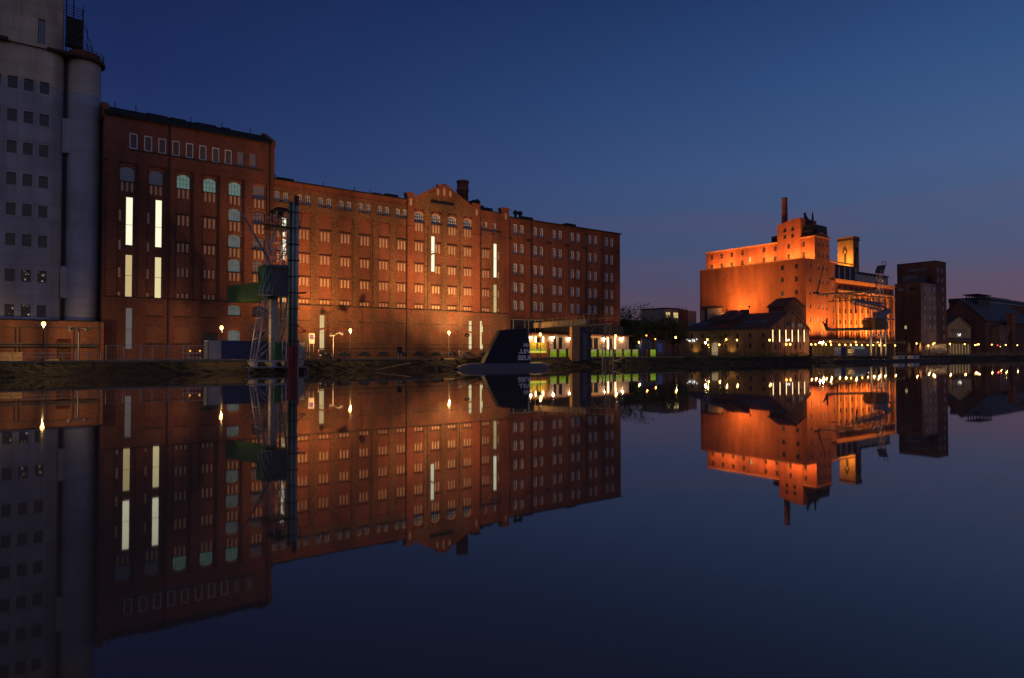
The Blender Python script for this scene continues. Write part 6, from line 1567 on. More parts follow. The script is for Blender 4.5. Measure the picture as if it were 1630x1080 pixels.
for p, l_ in ((1427.3, 'left of two small white ribbed boxes on the floating pontoon'), (1450.3, 'right of two small white ribbed boxes on the floating pontoon')):
    t = thing('pontoon_box', l_, 'box', (ox(p), YO - 1, .7), 'white boxes on the pontoon'); z0 = az(1415, 572, YO)
    part('shell', t, 'white', lambda mb: mb.box(ox(p - 5), ox(p + 5), YO - 1.5, YO + .2, z0, z0 + 1.05)); part('slats', t, 'frame_grey', lambda mb: [mb.box(ox(p - 4.2) + k * .75, ox(p - 4.2) + k * .75 + .35, YO - 1.54, YO - 1.504, z0 + .15, z0 + .9) for k in range(3)])
ks = thing('white_kiosk', 'pale panelled kiosk with teal lit window standing on the quay edge below the crane arm', 'kiosk', (ax(1377, -9.2), -9.2, GZ))
k0_, k1_ = at(1359, 565, Y=-9.2).x, at(1383, 565, Y=-9.2).x; kz0, kz1 = GZ, az(1370, 556, -9.2)
part('body', ks, plain('kiosk_panel', (.3, .24, .2), .6, var=.15), lambda mb: mb.box(k0_, k1_, -9.4, -7.4, GZ - .6, kz1))
part('window', ks, 'teal_dim', lambda mb: mb.box(k0_ + .5, k1_ - 1, -8.4, -8.2, kz1 + .02, kz1 + .8)); part('roof', ks, 'steel_dark', lambda mb: mb.box(k0_ - .1, k1_ + .1, -9.5, -7.3, kz1 + .82, kz1 + .95))
part('seams', ks, 'steel_grey', lambda mb: [mb.box(k0_ + (k1_ - k0_) * q - .05, k0_ + (k1_ - k0_) * q + .05, -9.45, -9.403, GZ - .5, kz1) for q in (0, .33, .66, 1)])
bl = thing('blue_cabin', 'dark blue cabin left of the pale kiosk on the far quay', 'cabin', (ax(1340, -8.5), -8.5, GZ))
part('body', bl, plain('cabin_blue', (.04, .05, .14), .6), lambda mb: mb.box(at(1336, 560, Y=-8.5).x, at(1344, 560, Y=-8.5).x, -9, -7, GZ, az(1340, 553.5, -8.5))); part('roof', bl, 'steel_dark', lambda mb: mb.box(at(1335.5, 560, Y=-8.5).x, at(1344.5, 560, Y=-8.5).x, -9.1, -6.9, az(1340, 553.4, -8.5), az(1340, 552.8, -8.5)))
bq = thing('glowing_counter', 'small yellow lit bar counter between the blue cabin and the kiosk', 'bar counter', (ax(1354, -8.5), -8.5, GZ))
part('counter', bq, 'lit_low', lambda mb: mb.box(at(1351, 561, Y=-8.6).x, at(1358, 561, Y=-8.6).x, -8.7, -8.4, az(1354, 562, -8.6), az(1354, 560.4, -8.6))); part('stand', bq, 'steel_dark', lambda mb: [mb.tube((at(p, 561, Y=-8.6).x, -8.55, GZ), (at(p, 561, Y=-8.6).x, -8.55, az(1354, 562, -8.6)), .06, 5) for p in (1352, 1357)])
bn2 = thing('blue_banner', 'bright blue banner hanging between two posts under the trees', 'banner', (ax(1050, 2), 2, GZ))
part('cloth', bn2, plain('banner_blue', (.03, .10, .45), .7), lambda mb: mb.box(at(1045, 555, Y=2).x, at(1054, 555, Y=2).x, 1.97, 2.0, az(1050, 562, 2), az(1050, 547, 2)))
for p in (1044.8, 1054.2): part('post', bn2, 'steel_dark', lambda mb: mb.tube((at(p, 555, Y=2).x, 2.05, GZ), (at(p, 555, Y=2).x, 2.05, az(1050, 546, 2)), .06, 5))
kb = thing('blue_kiosk', 'dark blue kiosk under the trees left of the bright blue banner', 'kiosk', (ax(1027, 4), 4, GZ))
part('body', kb, plain('kiosk_blue', (.02, .035, .12), .6), lambda mb: mb.box(at(1020, 555, Y=4).x, at(1033, 555, Y=4).x, 4, 7, GZ, az(1027, 547.5, 4))); part('roof', kb, 'steel_dark', lambda mb: mb.box(at(1019.5, 555, Y=4).x, at(1033.5, 555, Y=4).x, 3.9, 7.1, az(1027, 547.4, 4), az(1027, 546.6, 4)))

# ================================================================== HARBOUR CRANE on the far quay
YH = -5.5
H = lambda p, y, dy=0: Vector((at(p, y, Y=YH + dy).x, YH + dy, az(p, y, YH + dy)))
hc = thing('level_crane', 'slewing harbour crane with long level booms and blue jib before the floodlit mill', 'crane', tuple(H(1397, 560)))
q5 = lambda v, y, dy=0: H(1260 + v / 4.695, 360 + y / 4.695, dy)
for v, dy in ((593, 0), (632, 3), (668, 0), (703, 0)): part('leg', hc, 'steel_grey', lambda mb: mb.tube(Vector((q5(v, 850, dy).x, YH + dy, GZ)), q5(v, 775, dy), .28, 6))
part('portal_ties', hc, 'steel_grey', lambda mb: [mb.tube(q5(590, y), q5(706, y), .14, 5) for y in (776, 800, 820)])
cabb = part('cab', hc, plain('cab_brown', (.16, .09, .04), .7), lambda mb: (mb.box(q5(590, 700).x, q5(672, 700).x, YH - 1.4, YH + 2.5, q5(600, 775).z, q5(600, 697).z)), label='brown painted machine cab')
part('cab_window', cabb, 'glass_dark', lambda mb: mb.box(q5(608, 715).x, q5(640, 715).x, YH - 1.46, YH - 1.41, q5(600, 727).z, q5(600, 710).z))
part('cab_rear', hc, 'steel_blue', lambda mb: (mb.box(q5(673, 720).x, q5(700, 720).x, YH - 1, YH + 2, q5(680, 770).z, q5(680, 705).z), mb.box(q5(590, 690).x, q5(735, 690).x, YH - 1.6, YH + 2.2, q5(640, 696).z, q5(640, 688).z), mb.box(q5(640, 680).x, q5(700, 680).x, YH - .6, YH + 1.4, q5(640, 688).z, q5(640, 640).z)))
def lattice(mb, a, c, w0, w1, n, r_=.09):
    d = (c - a); u_ = Vector((0, 0, 1)) if abs(d.normalized().z) < .7 else Vector((1, 0, 0))
    for dy in (0, 1.2):
        o = Vector((0, dy, 0)); mb.tube(a + o + u_ * w0, c + o + u_ * w1, r_, 5); mb.tube(a + o - u_ * w0, c + o - u_ * w1, r_, 5)
        for k in range(n):
            t0, t1 = k / n, (k + 1) / n; p0, p1 = a.lerp(c, t0) + o, a.lerp(c, t1) + o; h0_, h1_ = w0 + (w1 - w0) * t0, w0 + (w1 - w0) * t1
            mb.tube(p0 + u_ * h0_, p1 - u_ * h1_, r_ * .6, 4) if k % 2 else mb.tube(p0 - u_ * h0_, p1 + u_ * h1_, r_ * .6, 4)
            mb.tube(p0 + u_ * h0_, p0 - u_ * h0_, r_ * .6, 4)
part('lattice_tower', hc, 'steel_grey', lambda mb: (lattice(mb, q5(612, 695), q5(640, 500), 1.4, 1.2, 8), lattice(mb, q5(676, 695), q5(676, 330), 1.6, .8, 12)))
part('raised_head', hc, 'steel_dark', lambda mb: (mb.prism([(q5(632, 352).x, q5(632, 352).z), (q5(652, 296).x, q5(652, 296).z), (q5(706, 290).x, q5(706, 290).z), (q5(690, 352).x, q5(690, 352).z), (q5(676, 360).x, q5(676, 360).z)], YH, YH + .5, 'y'), [mb.tube(q5(*a), q5(*c), .1, 5) for a, c in (((676, 290), (676, 268)), ((676, 268), (704, 268)), ((704, 268), (704, 290)), ((640, 352), (625, 385)), ((690, 352), (690, 420)), ((650, 380), (690, 400)), ((625, 470), (640, 410)))]))
part('upper_boom', hc, 'steel_tan', lambda mb: (mb.tube(q5(195, 511), q5(420, 503), .28, 6, .34), mb.tube(q5(420, 503), q5(625, 486), .34, 6, .3), mb.tube(q5(330, 525), q5(480, 525), .18, 6), mb.tube(q5(480, 525), q5(600, 500), .2, 6)), label='long tan level boom')
part('boom_tip', hc, 'steel_dark', lambda mb: (mb.box(q5(168, 500).x, q5(196, 500).x, YH - .4, YH + .4, q5(180, 507).z, q5(180, 494).z), mb.tube(q5(190, 497), q5(226, 370), .2, 5, .08), mb.tube(q5(226, 370), q5(236, 300), .07, 5)))
part('middle_tie', hc, 'steel_dark', lambda mb: (mb.tube(q5(275, 565), q5(600, 545), .13, 5), lattice(mb, q5(340, 522), q5(460, 528), .5, .8, 9, .07), lattice(mb, q5(480, 530), q5(740, 560), .7, 1.2, 12, .08)))
part('blue_jib', hc, 'steel_blue', lambda mb: (lattice(mb, q5(470, 560), q5(690, 610), .7, 1.1, 9, .17), mb.tube(q5(470, 560), q5(700, 605), .4, 6), mb.box(q5(690, 640).x, q5(745, 640).x, YH - .5, YH + 1.6, q5(700, 655).z, q5(700, 640).z), mb.prism([(q5(672, 655).x, q5(672, 655).z), (q5(720, 610).x, q5(720, 610).z), (q5(748, 650).x, q5(748, 650).z), (q5(690, 672).x, q5(690, 672).z)], YH, YH + 1, 'y')), label='grey blue inclined jib')
part('jib_hook', hc, 'steel_dark', lambda mb: (mb.tube(q5(474, 565), q5(480, 650), .22, 6), mb.tube(q5(473, 560), q5(473, 850), .04, 4)))
part('lower_boom', hc, 'steel_dark', lambda mb: (mb.tube(q5(265, 775), q5(590, 768), .42, 6), mb.tube(q5(330, 780), q5(590, 776), .2, 5), [mb.tube(q5(v, 771), q5(v + 20, 764), .08, 4) for v in range(290, 580, 30)]), label='low dark boom with pulley head')
part('pulley_head', hc, 'steel_dark', lambda mb: (mb.tube(q5(265, 775), q5(232, 715), .3, 6, .2), mb.tube(q5(280, 770), q5(245, 725), .2, 6), mb.tube(q5(263, 770), q5(263, 690), .25, 6), mb.tube(q5(240, 700), q5(300, 770), .06, 4), mb.ball(q5(262, 765), .5, 8, 6)))
part('tail_wire', hc, 'steel_dark', lambda mb: (mb.tube(q5(705, 738), q5(800, 722), .1, 5), mb.tube(q5(740, 600), q5(740, 695), .1, 5), mb.tube(q5(700, 570), q5(700, 760), .12, 5), mb.tube(q5(592, 500), q5(592, 700), .12, 5), mb.tube(q5(660, 330), q5(625, 480), .06, 4)))

# ================================================================== DARK TOWER BLOCK and houses at the right
XD0, XD1, XD2, YD = at(1466, 500, Y=8).x, at(1490.5, 500, Y=8).x, at(1507, 500, Y=8).x, 8.0
FD = Fr('x', YD); FDw = Fr('y', XD0); FDt = Fr('y', XD1)
dtw = thing('tower_block', 'dark brick tower block with a notched roof terrace, right of the floodlit mill', 'tower block', (XD0, YD, GZ))
zD0 = az(1466, 449.5, YD); zD1 = az(1490.5, 416, YD)
yD0 = at(1425, 520, X=XD0).y; yD1 = at(1428, 440, X=XD1).y
dx = lambda v: 1400 + v / 5.4
rows_ = (325, 406, 487, 568, 650)
ops = [(at(dx(v) - 1.6, 500, Y=YD).x, at(dx(v) + 1.6, 500, Y=YD).x, az(dx(v), 400 + (r + 16 + i * 3.4) / 5.4, YD), az(dx(v), 400 + (r - 18 + i * 3.4) / 5.4, YD), 0) for r in rows_ for i, v in enumerate((396, 435, 475, 513))]
ops2 = [(at(dx(v) - 1.5, 500, Y=YD).x, at(dx(v) + 1.5, 500, Y=YD).x, az(dx(v), 400 + (r + 16) / 5.4, YD), az(dx(v), 400 + (r - 18) / 5.4, YD), 0) for v, r in ((511, 164), (511, 247), (546, 172), (548, 254), (551, 334), (552, 414), (552, 496), (553, 578), (554, 659), (556, 740))]
wops = [(at(1400 + v / 5.4 + w_, 500, X=XD0).y, at(1400 + v / 5.4 - w_, 500, X=XD0).y, at(1400 + v / 5.4, 400 + (r + 16) / 5.4, X=XD0).z, at(1400 + v / 5.4, 400 + (r - 16) / 5.4, X=XD0).z, 0) for v, r, w_ in ((186, 330, 4.2), (287, 324, 4.6), (222, 410, 2.2), (222, 490, 2.2), (222, 572, 2.2), (222, 656, 2.2), (222, 755, 2.2))]
part('wall', dtw, 'brick_lamplit', lambda mb: (wall(mb, FD, XD0, XD1, GZ, zD0, ops[:0] + [o for o in ops if o[1] < XD1 and o[3] < zD0], 0, .3), mb.box(XD0 + .9, XD1, YD + .9, YD + 1.1, GZ, zD0 - .1)), label='front wall with street lamp light painted into its brick')
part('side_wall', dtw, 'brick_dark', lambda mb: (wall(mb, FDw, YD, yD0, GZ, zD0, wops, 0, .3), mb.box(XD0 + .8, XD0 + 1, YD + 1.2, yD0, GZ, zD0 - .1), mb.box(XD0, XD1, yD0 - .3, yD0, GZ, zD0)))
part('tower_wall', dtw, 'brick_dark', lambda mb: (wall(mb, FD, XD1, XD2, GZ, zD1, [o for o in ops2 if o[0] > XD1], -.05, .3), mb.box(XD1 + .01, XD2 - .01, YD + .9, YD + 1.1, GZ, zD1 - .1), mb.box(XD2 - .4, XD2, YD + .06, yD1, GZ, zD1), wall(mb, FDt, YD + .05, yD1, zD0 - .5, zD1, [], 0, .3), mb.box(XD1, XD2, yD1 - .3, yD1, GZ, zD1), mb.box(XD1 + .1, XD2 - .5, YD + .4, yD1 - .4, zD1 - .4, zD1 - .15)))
part('terrace_roof', dtw, 'roof_dark', lambda mb: (mb.box(XD0 + .1, XD1 - .01, YD + .3, yD0 - .3, zD0 - .4, zD0 - .15), FD.box(mb, XD0 - .1, XD1, -.2, .12, zD0 - .02, zD0 + .15), FDt.box(mb, YD, yD1, -.2, .15, zD1 - .01, zD1 + .22), FD.box(mb, XD1 + .21, XD2 + .2, -.2, .15, zD1 - .01, zD1 + .22)))
part('terrace_room', dtw, 'glass_dark', lambda mb: (mb.box(XD1 - 5, XD1 - .4, YD + 2, yD0 - 2, zD0 - .1, zD0 + 3.0)))
def fn(mb):
    X = XD1 - .35
    for p0, p1, y0, y1 in ((1445, 1474, 427.8, 432.5), (1437, 1461, 438, 448)):
        FDt.box(mb, at(p1, 440, X=XD1).y, at(p0, 440, X=XD1).y, .02, .1, at(1460, y1, X=XD1).z, at(1460, y0, X=XD1).z)
part('terrace_glazing', dtw, plain('terrace_glass', (.16, .13, .13), .3, var=.4, scale=.8), fn)
for o in ops: window(dtw, FD, *o[:4], 0, 2, 3, -.2, 'frame_white', 'glass_blind', bar=.12, edge=.16)
for o in ops2: window(dtw, FD, *o[:4], 0, 2, 3, -.22, 'frame_white' if o[0] < XD1 + 1.5 else 'frame_grey', 'glass_blind', bar=.12, edge=.16) if o[0] > XD1 else None
for i, o in enumerate(wops): window(dtw, FDw, *o[:4], 0, 2, 1, -.22, 'frame_dark', 'glass_blue' if i == 0 else ('lit_low' if i == 5 else 'glass_dark'), bar=.12, edge=.12)
part('shop_front', dtw, 'glint_specks', lambda mb: mb.box(at(1473, 555, Y=YD - .1).x, XD2 - 1, YD - .12, YD - .05, GZ + .3, az(1490, 548, YD)))
part('shop_canopy', dtw, 'steel_tan', lambda mb: mb.box(at(1470, 548, Y=YD - 3).x, XD2, YD - 3, YD - .02, az(1490, 548, YD) + .1, az(1490, 548, YD) + .3))
# cream gabled house
YCH = 9.0; FC = Fr('x', YCH); hx0, hx1 = at(1508.5, 540, Y=YCH).x, at(1545.5, 540, Y=YCH).x; hm = at(1526, 520, Y=YCH).x
hz0, hz1 = az(1526, 521.5, YCH), az(1526, 507, YCH)
ch = thing('cream_house', 'small cream gabled house with white lit sign, right of the dark tower block', 'house', (hm, YCH, GZ))
def fn(mb):
    wall(mb, FC, hx0, hx1, GZ, hz0, [], 0, .3); FC.slab(mb, [(hx0, hz0), (hx1, hz0), (hm, hz1)], -.4, 0); mb.box(hx0, hx0 + .3, YCH + .1, YCH + 14, GZ, hz0); mb.box(hx1 - .3, hx1, YCH + .1, YCH + 14, GZ, hz0)
    for k in range(7):
        x = hx0 + 1 + (hx1 - hx0 - 2) * k / 6; FC.box(mb, x - .22, x + .22, 0, .16, az(1526, 543, YCH), hz0 + max(0, (hz1 - hz0) * (1 - abs(x - hm) / (hm - hx0)) * .85))
    for s_ in (0, 1):
        p, q = ((hx0 - .4, hz0 - .2), (hm, hz1)) if s_ == 0 else ((hm, hz1), (hx1 + .4, hz0 - .2)); FC.slab(mb, [p, q, (q[0], q[1] + .5), (p[0], p[1] + .5)], -.4, .3)
part('wall', ch, plain('cream_wall', (.38, .26, .14), .9, var=.15), fn)
part('roof', ch, 'slate', lambda mb: (mb.prism([(hx0 - .5, hz0 - .1), (hm, hz1 + .35), (hm, hz1 + .1), (hx0 - .3, hz0 - .4)], YCH - .1, YCH + 14, 'y'), mb.prism([(hm, hz1 + .35), (hx1 + .5, hz0 - .1), (hx1 + .3, hz0 - .4), (hm, hz1 + .1)], YCH - .1, YCH + 14, 'y')))
def fn(mb):
    pass
for k in range(8): x = at(1514.5 + k * 3.1, 525, Y=YCH).x; part('window', ch, 'glass_dark', lambda mb: FC.box(mb, x - .55, x + .55, .01, .08, az(1526, 529.5, YCH), az(1526, 524, YCH)))
part('loggia', ch, 'frame_dark', lambda mb: (FC.box(mb, hx0 + .4, hx1 - .4, .17, .3, az(1526, 542, YCH), az(1526, 538, YCH)), FC.box(mb, hx0 - .6, hx1 + 5, .05, 4.0, az(1526, 545, YCH), az(1526, 544, YCH))))
for k in range(7): part('lit_window', ch, 'lit_dim', lambda mb: FC.box(mb, hx0 + 2 + k * 3.4, hx0 + 3.2 + k * 3.4, .01, .1, GZ + .4, az(1526, 548, YCH)))
squiggle_sign(at(1527, 533.3, Y=YCH - .6), 3.6, 1.6, 'x', 'white lit sign on the front of the small cream gabled house', 21)
# wide dark gabled warehouse
XK = 373.0; FK = Fr('y', XK); kyf = 10.0; ykm = at(1527.4, 477.4, X=XK).y; kzp = at(1527.4, 477.4, X=XK).z; kze = az(1569, 511, kyf); yke = 2 * ykm - kyf; XK1 = 440
bw = thing('gabled_warehouse', 'wide dark brick warehouse with broad gable, roof windows and a glazed lantern, far right', 'warehouse', (XK, kyf, GZ))
part('wall', bw, 'brick_dark', lambda mb: (mb.prism([(kyf, GZ), (yke, GZ), (yke, kze), (ykm, kzp), (kyf, kze)], XK, XK1 - 5, 'x'), [FK.box(mb, kyf + 1 + k * 4, kyf + 1.4 + k * 4, 0, .25, GZ, kze) for k in range(6)]))
part('roof', bw, 'slate', lambda mb: (mb.prism([(kyf - .6, kze - .3), (ykm, kzp + .1), (ykm, kzp + .6), (kyf - .6, kze + .2)], XK - .4, XK1, 'x'), mb.prism([(yke + .6, kze - .3), (ykm, kzp + .1), (ykm, kzp + .6), (yke + .6, kze + .2)], XK - .4, XK1, 'x')))
for v, r in ((665, 523), (715, 523), (715, 575), (770, 578), (752, 632), (848, 628)):
    y0 = at(1400 + v / 5.4, 500, X=XK).y; z0 = at(1400 + v / 5.4, 400 + r / 5.4, X=XK).z; part('gable_window', bw, 'glass_dark', lambda mb: FK.box(mb, y0 - .7, y0 + .7, .01, .06, z0 - .8, z0 + .8))
def fn(mb):
    for k in range(7):
        x = XK + 6 + k * 5; t_ = .25; p = lambda t_, x: (x, kyf + (ykm - kyf) * t_, kze + (kzp - kze) * t_ + .45)
        mb.face([p(.2, x), p(.2, x + 2.2), p(.42, x + 2.2), p(.42, x)])
    mb.face([p(.5, XK + 10), p(.5, XK + 26), p(.85, XK + 22), p(.85, XK + 6)])
part('roof_windows', bw, plain('roof_glass', (.3, .3, .36), .25, var=.2), fn)
lx0 = at(1545.5, 480, Y=ykm).x; lx1 = at(1565, 480, Y=ykm).x; lz1 = az(1556, 471.5, ykm)
part('lantern', bw, 'steel_dark', lambda mb: (mb.box(lx0, lx1, ykm - 3, ykm + 3, kzp - 3, az(1556, 479, ykm)), mb.box(lx0 - .4, lx1 + .4, ykm - 3.4, ykm + 3.4, lz1, lz1 + .5), [mb.box(lx0 + (lx1 - lx0 - .4) * k / 6, lx0 + (lx1 - lx0 - .4) * k / 6 + .4, ykm - 3, ykm - 2.6, az(1556, 479, ykm), lz1) for k in range(7)], [mb.box(lx0, lx0 + .4, ykm - 3 + k * 1.2, ykm - 2.6 + k * 1.2, az(1556, 479, ykm), lz1) for k in range(5)]))
# long roof behind, pillared house, thin stack
lr_ = thing('long_shed', 'long dark flat-roofed shed closing the view at the far right', 'shed', (430, 40, GZ)); YJ = 48.0
jx0 = at(1567, 480, Y=YJ).x; jz = az(1600, 477.5, YJ)
part('wall', lr_, 'brick_dark', lambda mb: mb.box(jx0, jx0 + 160, YJ, YJ + 20, GZ, jz - 3)); part('roof', lr_, 'steel_dark', lambda mb: (mb.box(jx0 - 1, jx0 + 160, YJ - .5, YJ + 20, jz - 2.9, jz), mb.box(jx0 + 26, jx0 + 60, YJ + 4, YJ + 14, jz + .01, jz + 1.6)))
part('gutter', lr_, 'frame_grey', lambda mb: (mb.box(jx0 - 1, jx0 + 160, YJ - .7, YJ - .51, jz - 3.1, jz - 2.6), mb.box(jx0 - 1, jx0 + 160, YJ - .7, YJ - .51, jz - .3, jz + .1)))
ph = thing('pillared_house', 'pale two storey house with pilasters between the dark warehouse and the thin stack', 'house', tuple(at(1602, 560, Y=7)))
FP = Fr('x', 7.0); p0, p1 = at(1590.5, 540, Y=7).x, at(1611.5, 540, Y=7).x; pzt = az(1600, 520, 7)
part('wall', ph, plain('pillar_house_wall', (.22, .13, .10), .9), lambda mb: (mb.box(p0, p1, 7, 20, GZ, pzt), [FP.box(mb, p0 + (p1 - p0) * k / 5 - .4, p0 + (p1 - p0) * k / 5 + .4, 0, .3, GZ, pzt - .5) for k in range(6)], FP.box(mb, p0 - .5, p1 + .5, 0, .5, pzt - .5, pzt + .1)))
for k in range(5):
    for z0 in (GZ + 3, GZ + 7.2):
        x = p0 + (p1 - p0) * (k + .5) / 5; part('window', ph, 'glass_dark', lambda mb: FP.box(mb, x - .8, x + .8, .01, .07, z0, z0 + 2.4))
part('roof', ph, 'slate', lambda mb: mb.box(p0 - .4, p1 + .4, 6.6, 20, pzt + .11, pzt + .4))
ts = thing('brick_stack', 'thin square brick stack standing at the far right of the quay', 'chimney', tuple(at(1615, 560, Y=6)))
part('shaft', ts, 'brick_red', lambda mb: (mb.box(at(1612.3, 540, Y=6).x, at(1617.5, 540, Y=6).x, 6, 8.5, GZ, az(1615, 501, 6)), mb.box(at(1611.8, 540, Y=6).x, at(1618, 540, Y=6).x, 5.8, 8.7, az(1615, 501, 6), az(1615, 500, 6)))); part('base', ts, 'brick_dark', lambda mb: mb.box(at(1610, 540, Y=6).x, at(1620, 540, Y=6).x, 5.6, 9, GZ, az(1615, 528, 6)))
# pale building far behind the trees
YBk = 45.0; bX = at(1058, 510, Y=YBk).x; bzt = az(1058, 491.5, YBk)
pb_ = thing('pale_apartment_block', 'pale flat roofed apartment block with two warm lit windows behind the trees', 'apartment block', (bX, YBk, GZ))
FB = Fr('x', YBk); bX1 = at(1080, 510, Y=YBk).x; bX2 = at(1112, 510, Y=YBk).x; bY = at(1022, 510, X=bX).y
part('wall', pb_, 'plaster_pale', lambda mb: (mb.box(bX, bX1, YBk, bY, GZ, bzt), mb.box(at(1097, 500, Y=YBk).x, bX2, YBk + 1, bY, GZ, az(1105, 495, YBk))))
part('brick_bay', pb_, 'brick_dark', lambda mb: mb.box(bX1 + .01, at(1097, 500, Y=YBk).x - .01, YBk + .5, bY, GZ, az(1090, 493, YBk)))
for a, c in ((1059.5, 1066.5), (1071.5, 1079.3)): window(pb_, FB, at(a, 505, Y=YBk).x, at(c, 505, Y=YBk).x, az(1065, 507, YBk), az(1065, 497, YBk), 0, 3, 2, .04, 'frame_white', 'lit_warm', bar=.14, edge=.14)
part('roof', pb_, 'roof_dark', lambda mb: mb.box(bX - .3, bX1 + .3, YBk - .3, bY, bzt + .003, bzt + .35))
part('roof_terrace', pb_, 'steel_grey', lambda mb: (mb.box(at(1081, 490, Y=YBk).x, at(1096, 490, Y=YBk).x, YBk + 2, YBk + 6, az(1090, 493, YBk), az(1090, 491, YBk)), [mb.tube((at(p, 490, Y=YBk).x, YBk + 1, az(1090, 493, YBk)), (at(p, 490, Y=YBk).x, YBk + 1, az(1090, 487.5, YBk)), .1, 5) for p in (1081, 1085, 1090, 1096)]))
dh = thing('dark_shed', 'dark low building in shade behind the trees right of the mill wing', 'shed', (135, 22, GZ))
part('wall', dh, 'brick_dark', lambda mb: mb.box(at(990, 540, Y=20).x, at(1020, 540, Y=20).x, 20, 30, GZ, az(1000, 512, 20))); part('roof', dh, 'roof_dark', lambda mb: mb.box(at(989.5, 540, Y=20).x, at(1020.5, 540, Y=20).x, 19.7, 30, az(1000, 512, 20) + .003, az(1000, 512, 20) + .4))

# ================================================================== TREES
def tree(px_, Y, ytop, rad, label, seed, n=2600, sparse=.0):
    rnd = random.Random(seed); x = at(px_, 550, Y=Y).x; zt = az(px_, ytop, Y); h = zt - GZ
    t = thing('tree', label, 'tree', (x, Y, GZ), 'trees right of the mill')
    tips = []
    def fn(mb):
        mb.tube((x, Y, GZ - .1), (x + .1, Y, GZ + h * .35), .32, 8, .22)
        base = Vector((x + .1, Y, GZ + h * .33))
        for i in range(11):
            a = rnd.uniform(0, 6.28); e = rnd.uniform(.35, 1.25); ln = h * rnd.uniform(.28, .58)
            d = Vector((math.cos(a) * math.cos(e), math.sin(a) * math.cos(e), math.sin(e))); d.x *= rad; d.y *= rad
            p = base + Vector((0, 0, rnd.uniform(0, h * .12))); q = p + d * ln * .5 + Vector((0, 0, ln * .1)); r2 = q + d * ln * .55 + Vector((rnd.uniform(-.6, .6), rnd.uniform(-.6, .6), 0))
            mb.tube(p, q, .13, 6, .08); mb.tube(q, r2, .08, 5, .03); tips.extend([q, r2, q.lerp(r2, .5)])
            for j in range(4):
                s_ = q.lerp(r2, rnd.random()) + Vector((rnd.gauss(0, .9), rnd.gauss(0, .9), rnd.uniform(.1, 1.3))); mb.tube(q.lerp(r2, .4), s_, .035, 4, .015); tips.append(s_)
    part('trunk', t, 'bark', fn)
    def fn2(mb):
        for i in range(n):
            c = rnd.choice(tips); s_ = rnd.uniform(.16, .34); sp = .75 + sparse
            p = c + Vector((rnd.gauss(0, sp), rnd.gauss(0, sp), rnd.gauss(0, sp * .7)))
            if p.z > zt: continue
            u_ = Vector((rnd.gauss(0, 1), rnd.gauss(0, 1), rnd.gauss(0, 1))).normalized(); v_ = u_.orthogonal().normalized()
            mb.face([p - u_ * s_, p + v_ * s_ * .5, p + u_ * s_, p - v_ * s_ * .5])
    part('crown', t, 'leaf', fn2)
tree(1003, 10, 484, 1.3, 'tall thin-leaved tree at the corner of the brick wing', 1, 3200, .35)
tree(994, 5, 520, 1.0, 'dense low tree close beside the brick wing', 2, 3000)
tree(1012, 16, 507, 1.25, 'dark bushy tree behind the low dark building corner', 3, 3200)
tree(1040, 8, 500, 1.35, 'open crowned tree with pale limbs in front of the pale apartment block', 4, 2400, .1)
tree(1061, 6, 503, 1.3, 'dense dark tree left of the buff warehouse roof', 5, 3600)
tree(1072, 12, 520, 1.1, 'lower dark tree touching the end of the buff warehouse', 6, 2600)
tree(1131, -5, 527, .6, 'slender bare street tree before the buff warehouse door', 7, 260, .1)
tree(1149, -5, 524, .6, 'slender bare street tree between the lamps before the buff warehouse', 8, 260, .1)
hb = MB(); rnd = random.Random(11)
for i in range(2600):
    x = rnd.uniform(at(1085, 560, Y=-9.8).x, at(1288, 560, Y=-9.8).x); y = -10.2 + rnd.uniform(-.9, .6); z = 1.5 + rnd.random() ** 1.7 * (1.1 + .5 * math.sin(x * .6)); s_ = .22
    hb.face([(x + rnd.uniform(-s_, s_), y + rnd.uniform(-s_, s_), z + rnd.uniform(-s_, s_)) for _ in range(3)])
tag(hb.build('bank_bushes', M['leaf']), 'dark scrub growing along the bank before the buff warehouse', 'scrub', kind='stuff')

# ================================================================== FLOOD LAMPS that light the two mills
OR = (1.0, .50, .17); OR2 = (1.0, .46, .13)
G5 = 'flood lamps lighting the near mill'
fx = lambda p: ax(p, -13.5, 572)
floodlight((fx(536), -14.4, 1.9), (42, 0, 25), 30000, OR2, 'wide black flood lamp on the bank beside the bundled pole, aimed at the near mill', 116, 1, G5, mast=1.0, soft=.25)
floodlight((fx(700), -14.4, 1.9), (73, 0, 28), 46000, OR, 'wide black flood lamp on the bank beside the submarine tower, aimed at the gable', 108, 1, G5, mast=1.0, soft=.6)
floodlight((39, -7.0, GZ + .6), (38.5, 0, 14.5), 2600, OR2, 'narrow flood lamp on the quay path beside the bundled pole, aimed at the near mill', 74, 1, G5, mast=GZ, soft=.3)
floodlight((64.2, -7.0, GZ + .6), (64.8, 0, 13.8), 15000, (1, .56, .19), 'narrow flood lamp on the quay path below the gable of the near mill', 66, 1, G5, mast=GZ, soft=.3)
G6 = 'flood lamps lighting the far mill'
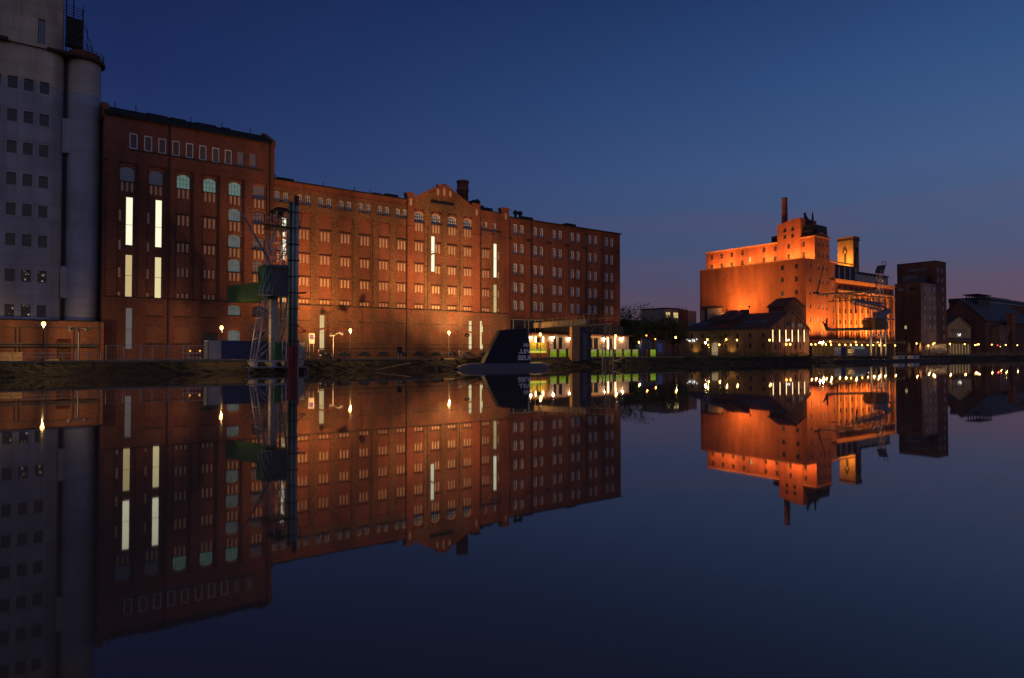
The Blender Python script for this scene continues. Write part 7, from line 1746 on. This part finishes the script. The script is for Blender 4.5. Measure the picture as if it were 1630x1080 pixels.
floodlight((XW - 9, wy(1182, 490), 17.5), (XW, wy(1180, 480), 25), 21000, (1, .40, .08), 'flood lamp on the buff warehouse roof below the big blank side wall', 150, 1, G6)
floodlight((XW - 15, wy(1235, 490), 17.6), (XW, wy(1225, 480), 26), 14000, (1, .40, .08), 'flood lamp on the buff warehouse roof nearer its gabled hut', 150, 1, G6)
for p, pw, l_ in ((1140, 4800, 'leftmost'), (1163, 8000, 'second'), (1195, 6500, 'third'), (1225, 8000, 'fourth'), (1262, 6500, 'fifth'), (1290, 7500, 'rightmost')):
    y = uy(p, 405); floodlight((XU - 4.2, y, ZL1 + .5), (XU, y, ZL1 + 4), pw, (1, .34, .07), l_ + ' flood lamp along the roof ledge below the far mill upper storey', 160, 1, G6, w=.4)
for i, v in enumerate((150, 235, 366, 450, 531, 574, 655, 730)):
    x = qx(c5(v)); zf = (zr0 + (zr1 + .6 - zr0) * max(0, (x - v0 - 6) / (v1 - v0 - 6)) + .75)
    floodlight((x, YQ - 5.0, zf), (x, YQ, zf + 14), (19000, 16000, 15000, 17000, 19000, 18000, 11000, 6000)[i], (1, .39, .08), ('first', 'second', 'third', 'fourth', 'fifth', 'sixth', 'seventh', 'eighth')[i] + ' flood lamp from the stair tower along the pavilion roof', 140, 1, G6, w=.4)
zf_ = at(1346, 424, X=tx0 - 4).z
floodlight((tx0 - 5, (YV + ty1) / 2 - 1, zf_), (tx0, (YV + ty1) / 2, at(1346, 402, X=tx0).z), 13000, (1, .45, .08), 'flood lamp at the foot of the square tower of the far mill', 140, 1, G6, w=.4)
# uplights on the buff warehouse wall
for p in (1108, 1137, 1165):
    y = gy(p); floodlight((XG - 1.6, y, GZ + .5), (XG, y, GZ + 4), 320, (1, .6, .18), {1108: 'small ground uplight below the white letters', 1137: 'small ground uplight by the pale door', 1165: 'small ground uplight between the lower windows'}[p] + ' of the buff warehouse', 120, 1, 'ground uplights at the buff warehouse', w=.3)

for o in bpy.data.objects:
    if '_w' in o: del o['_w']
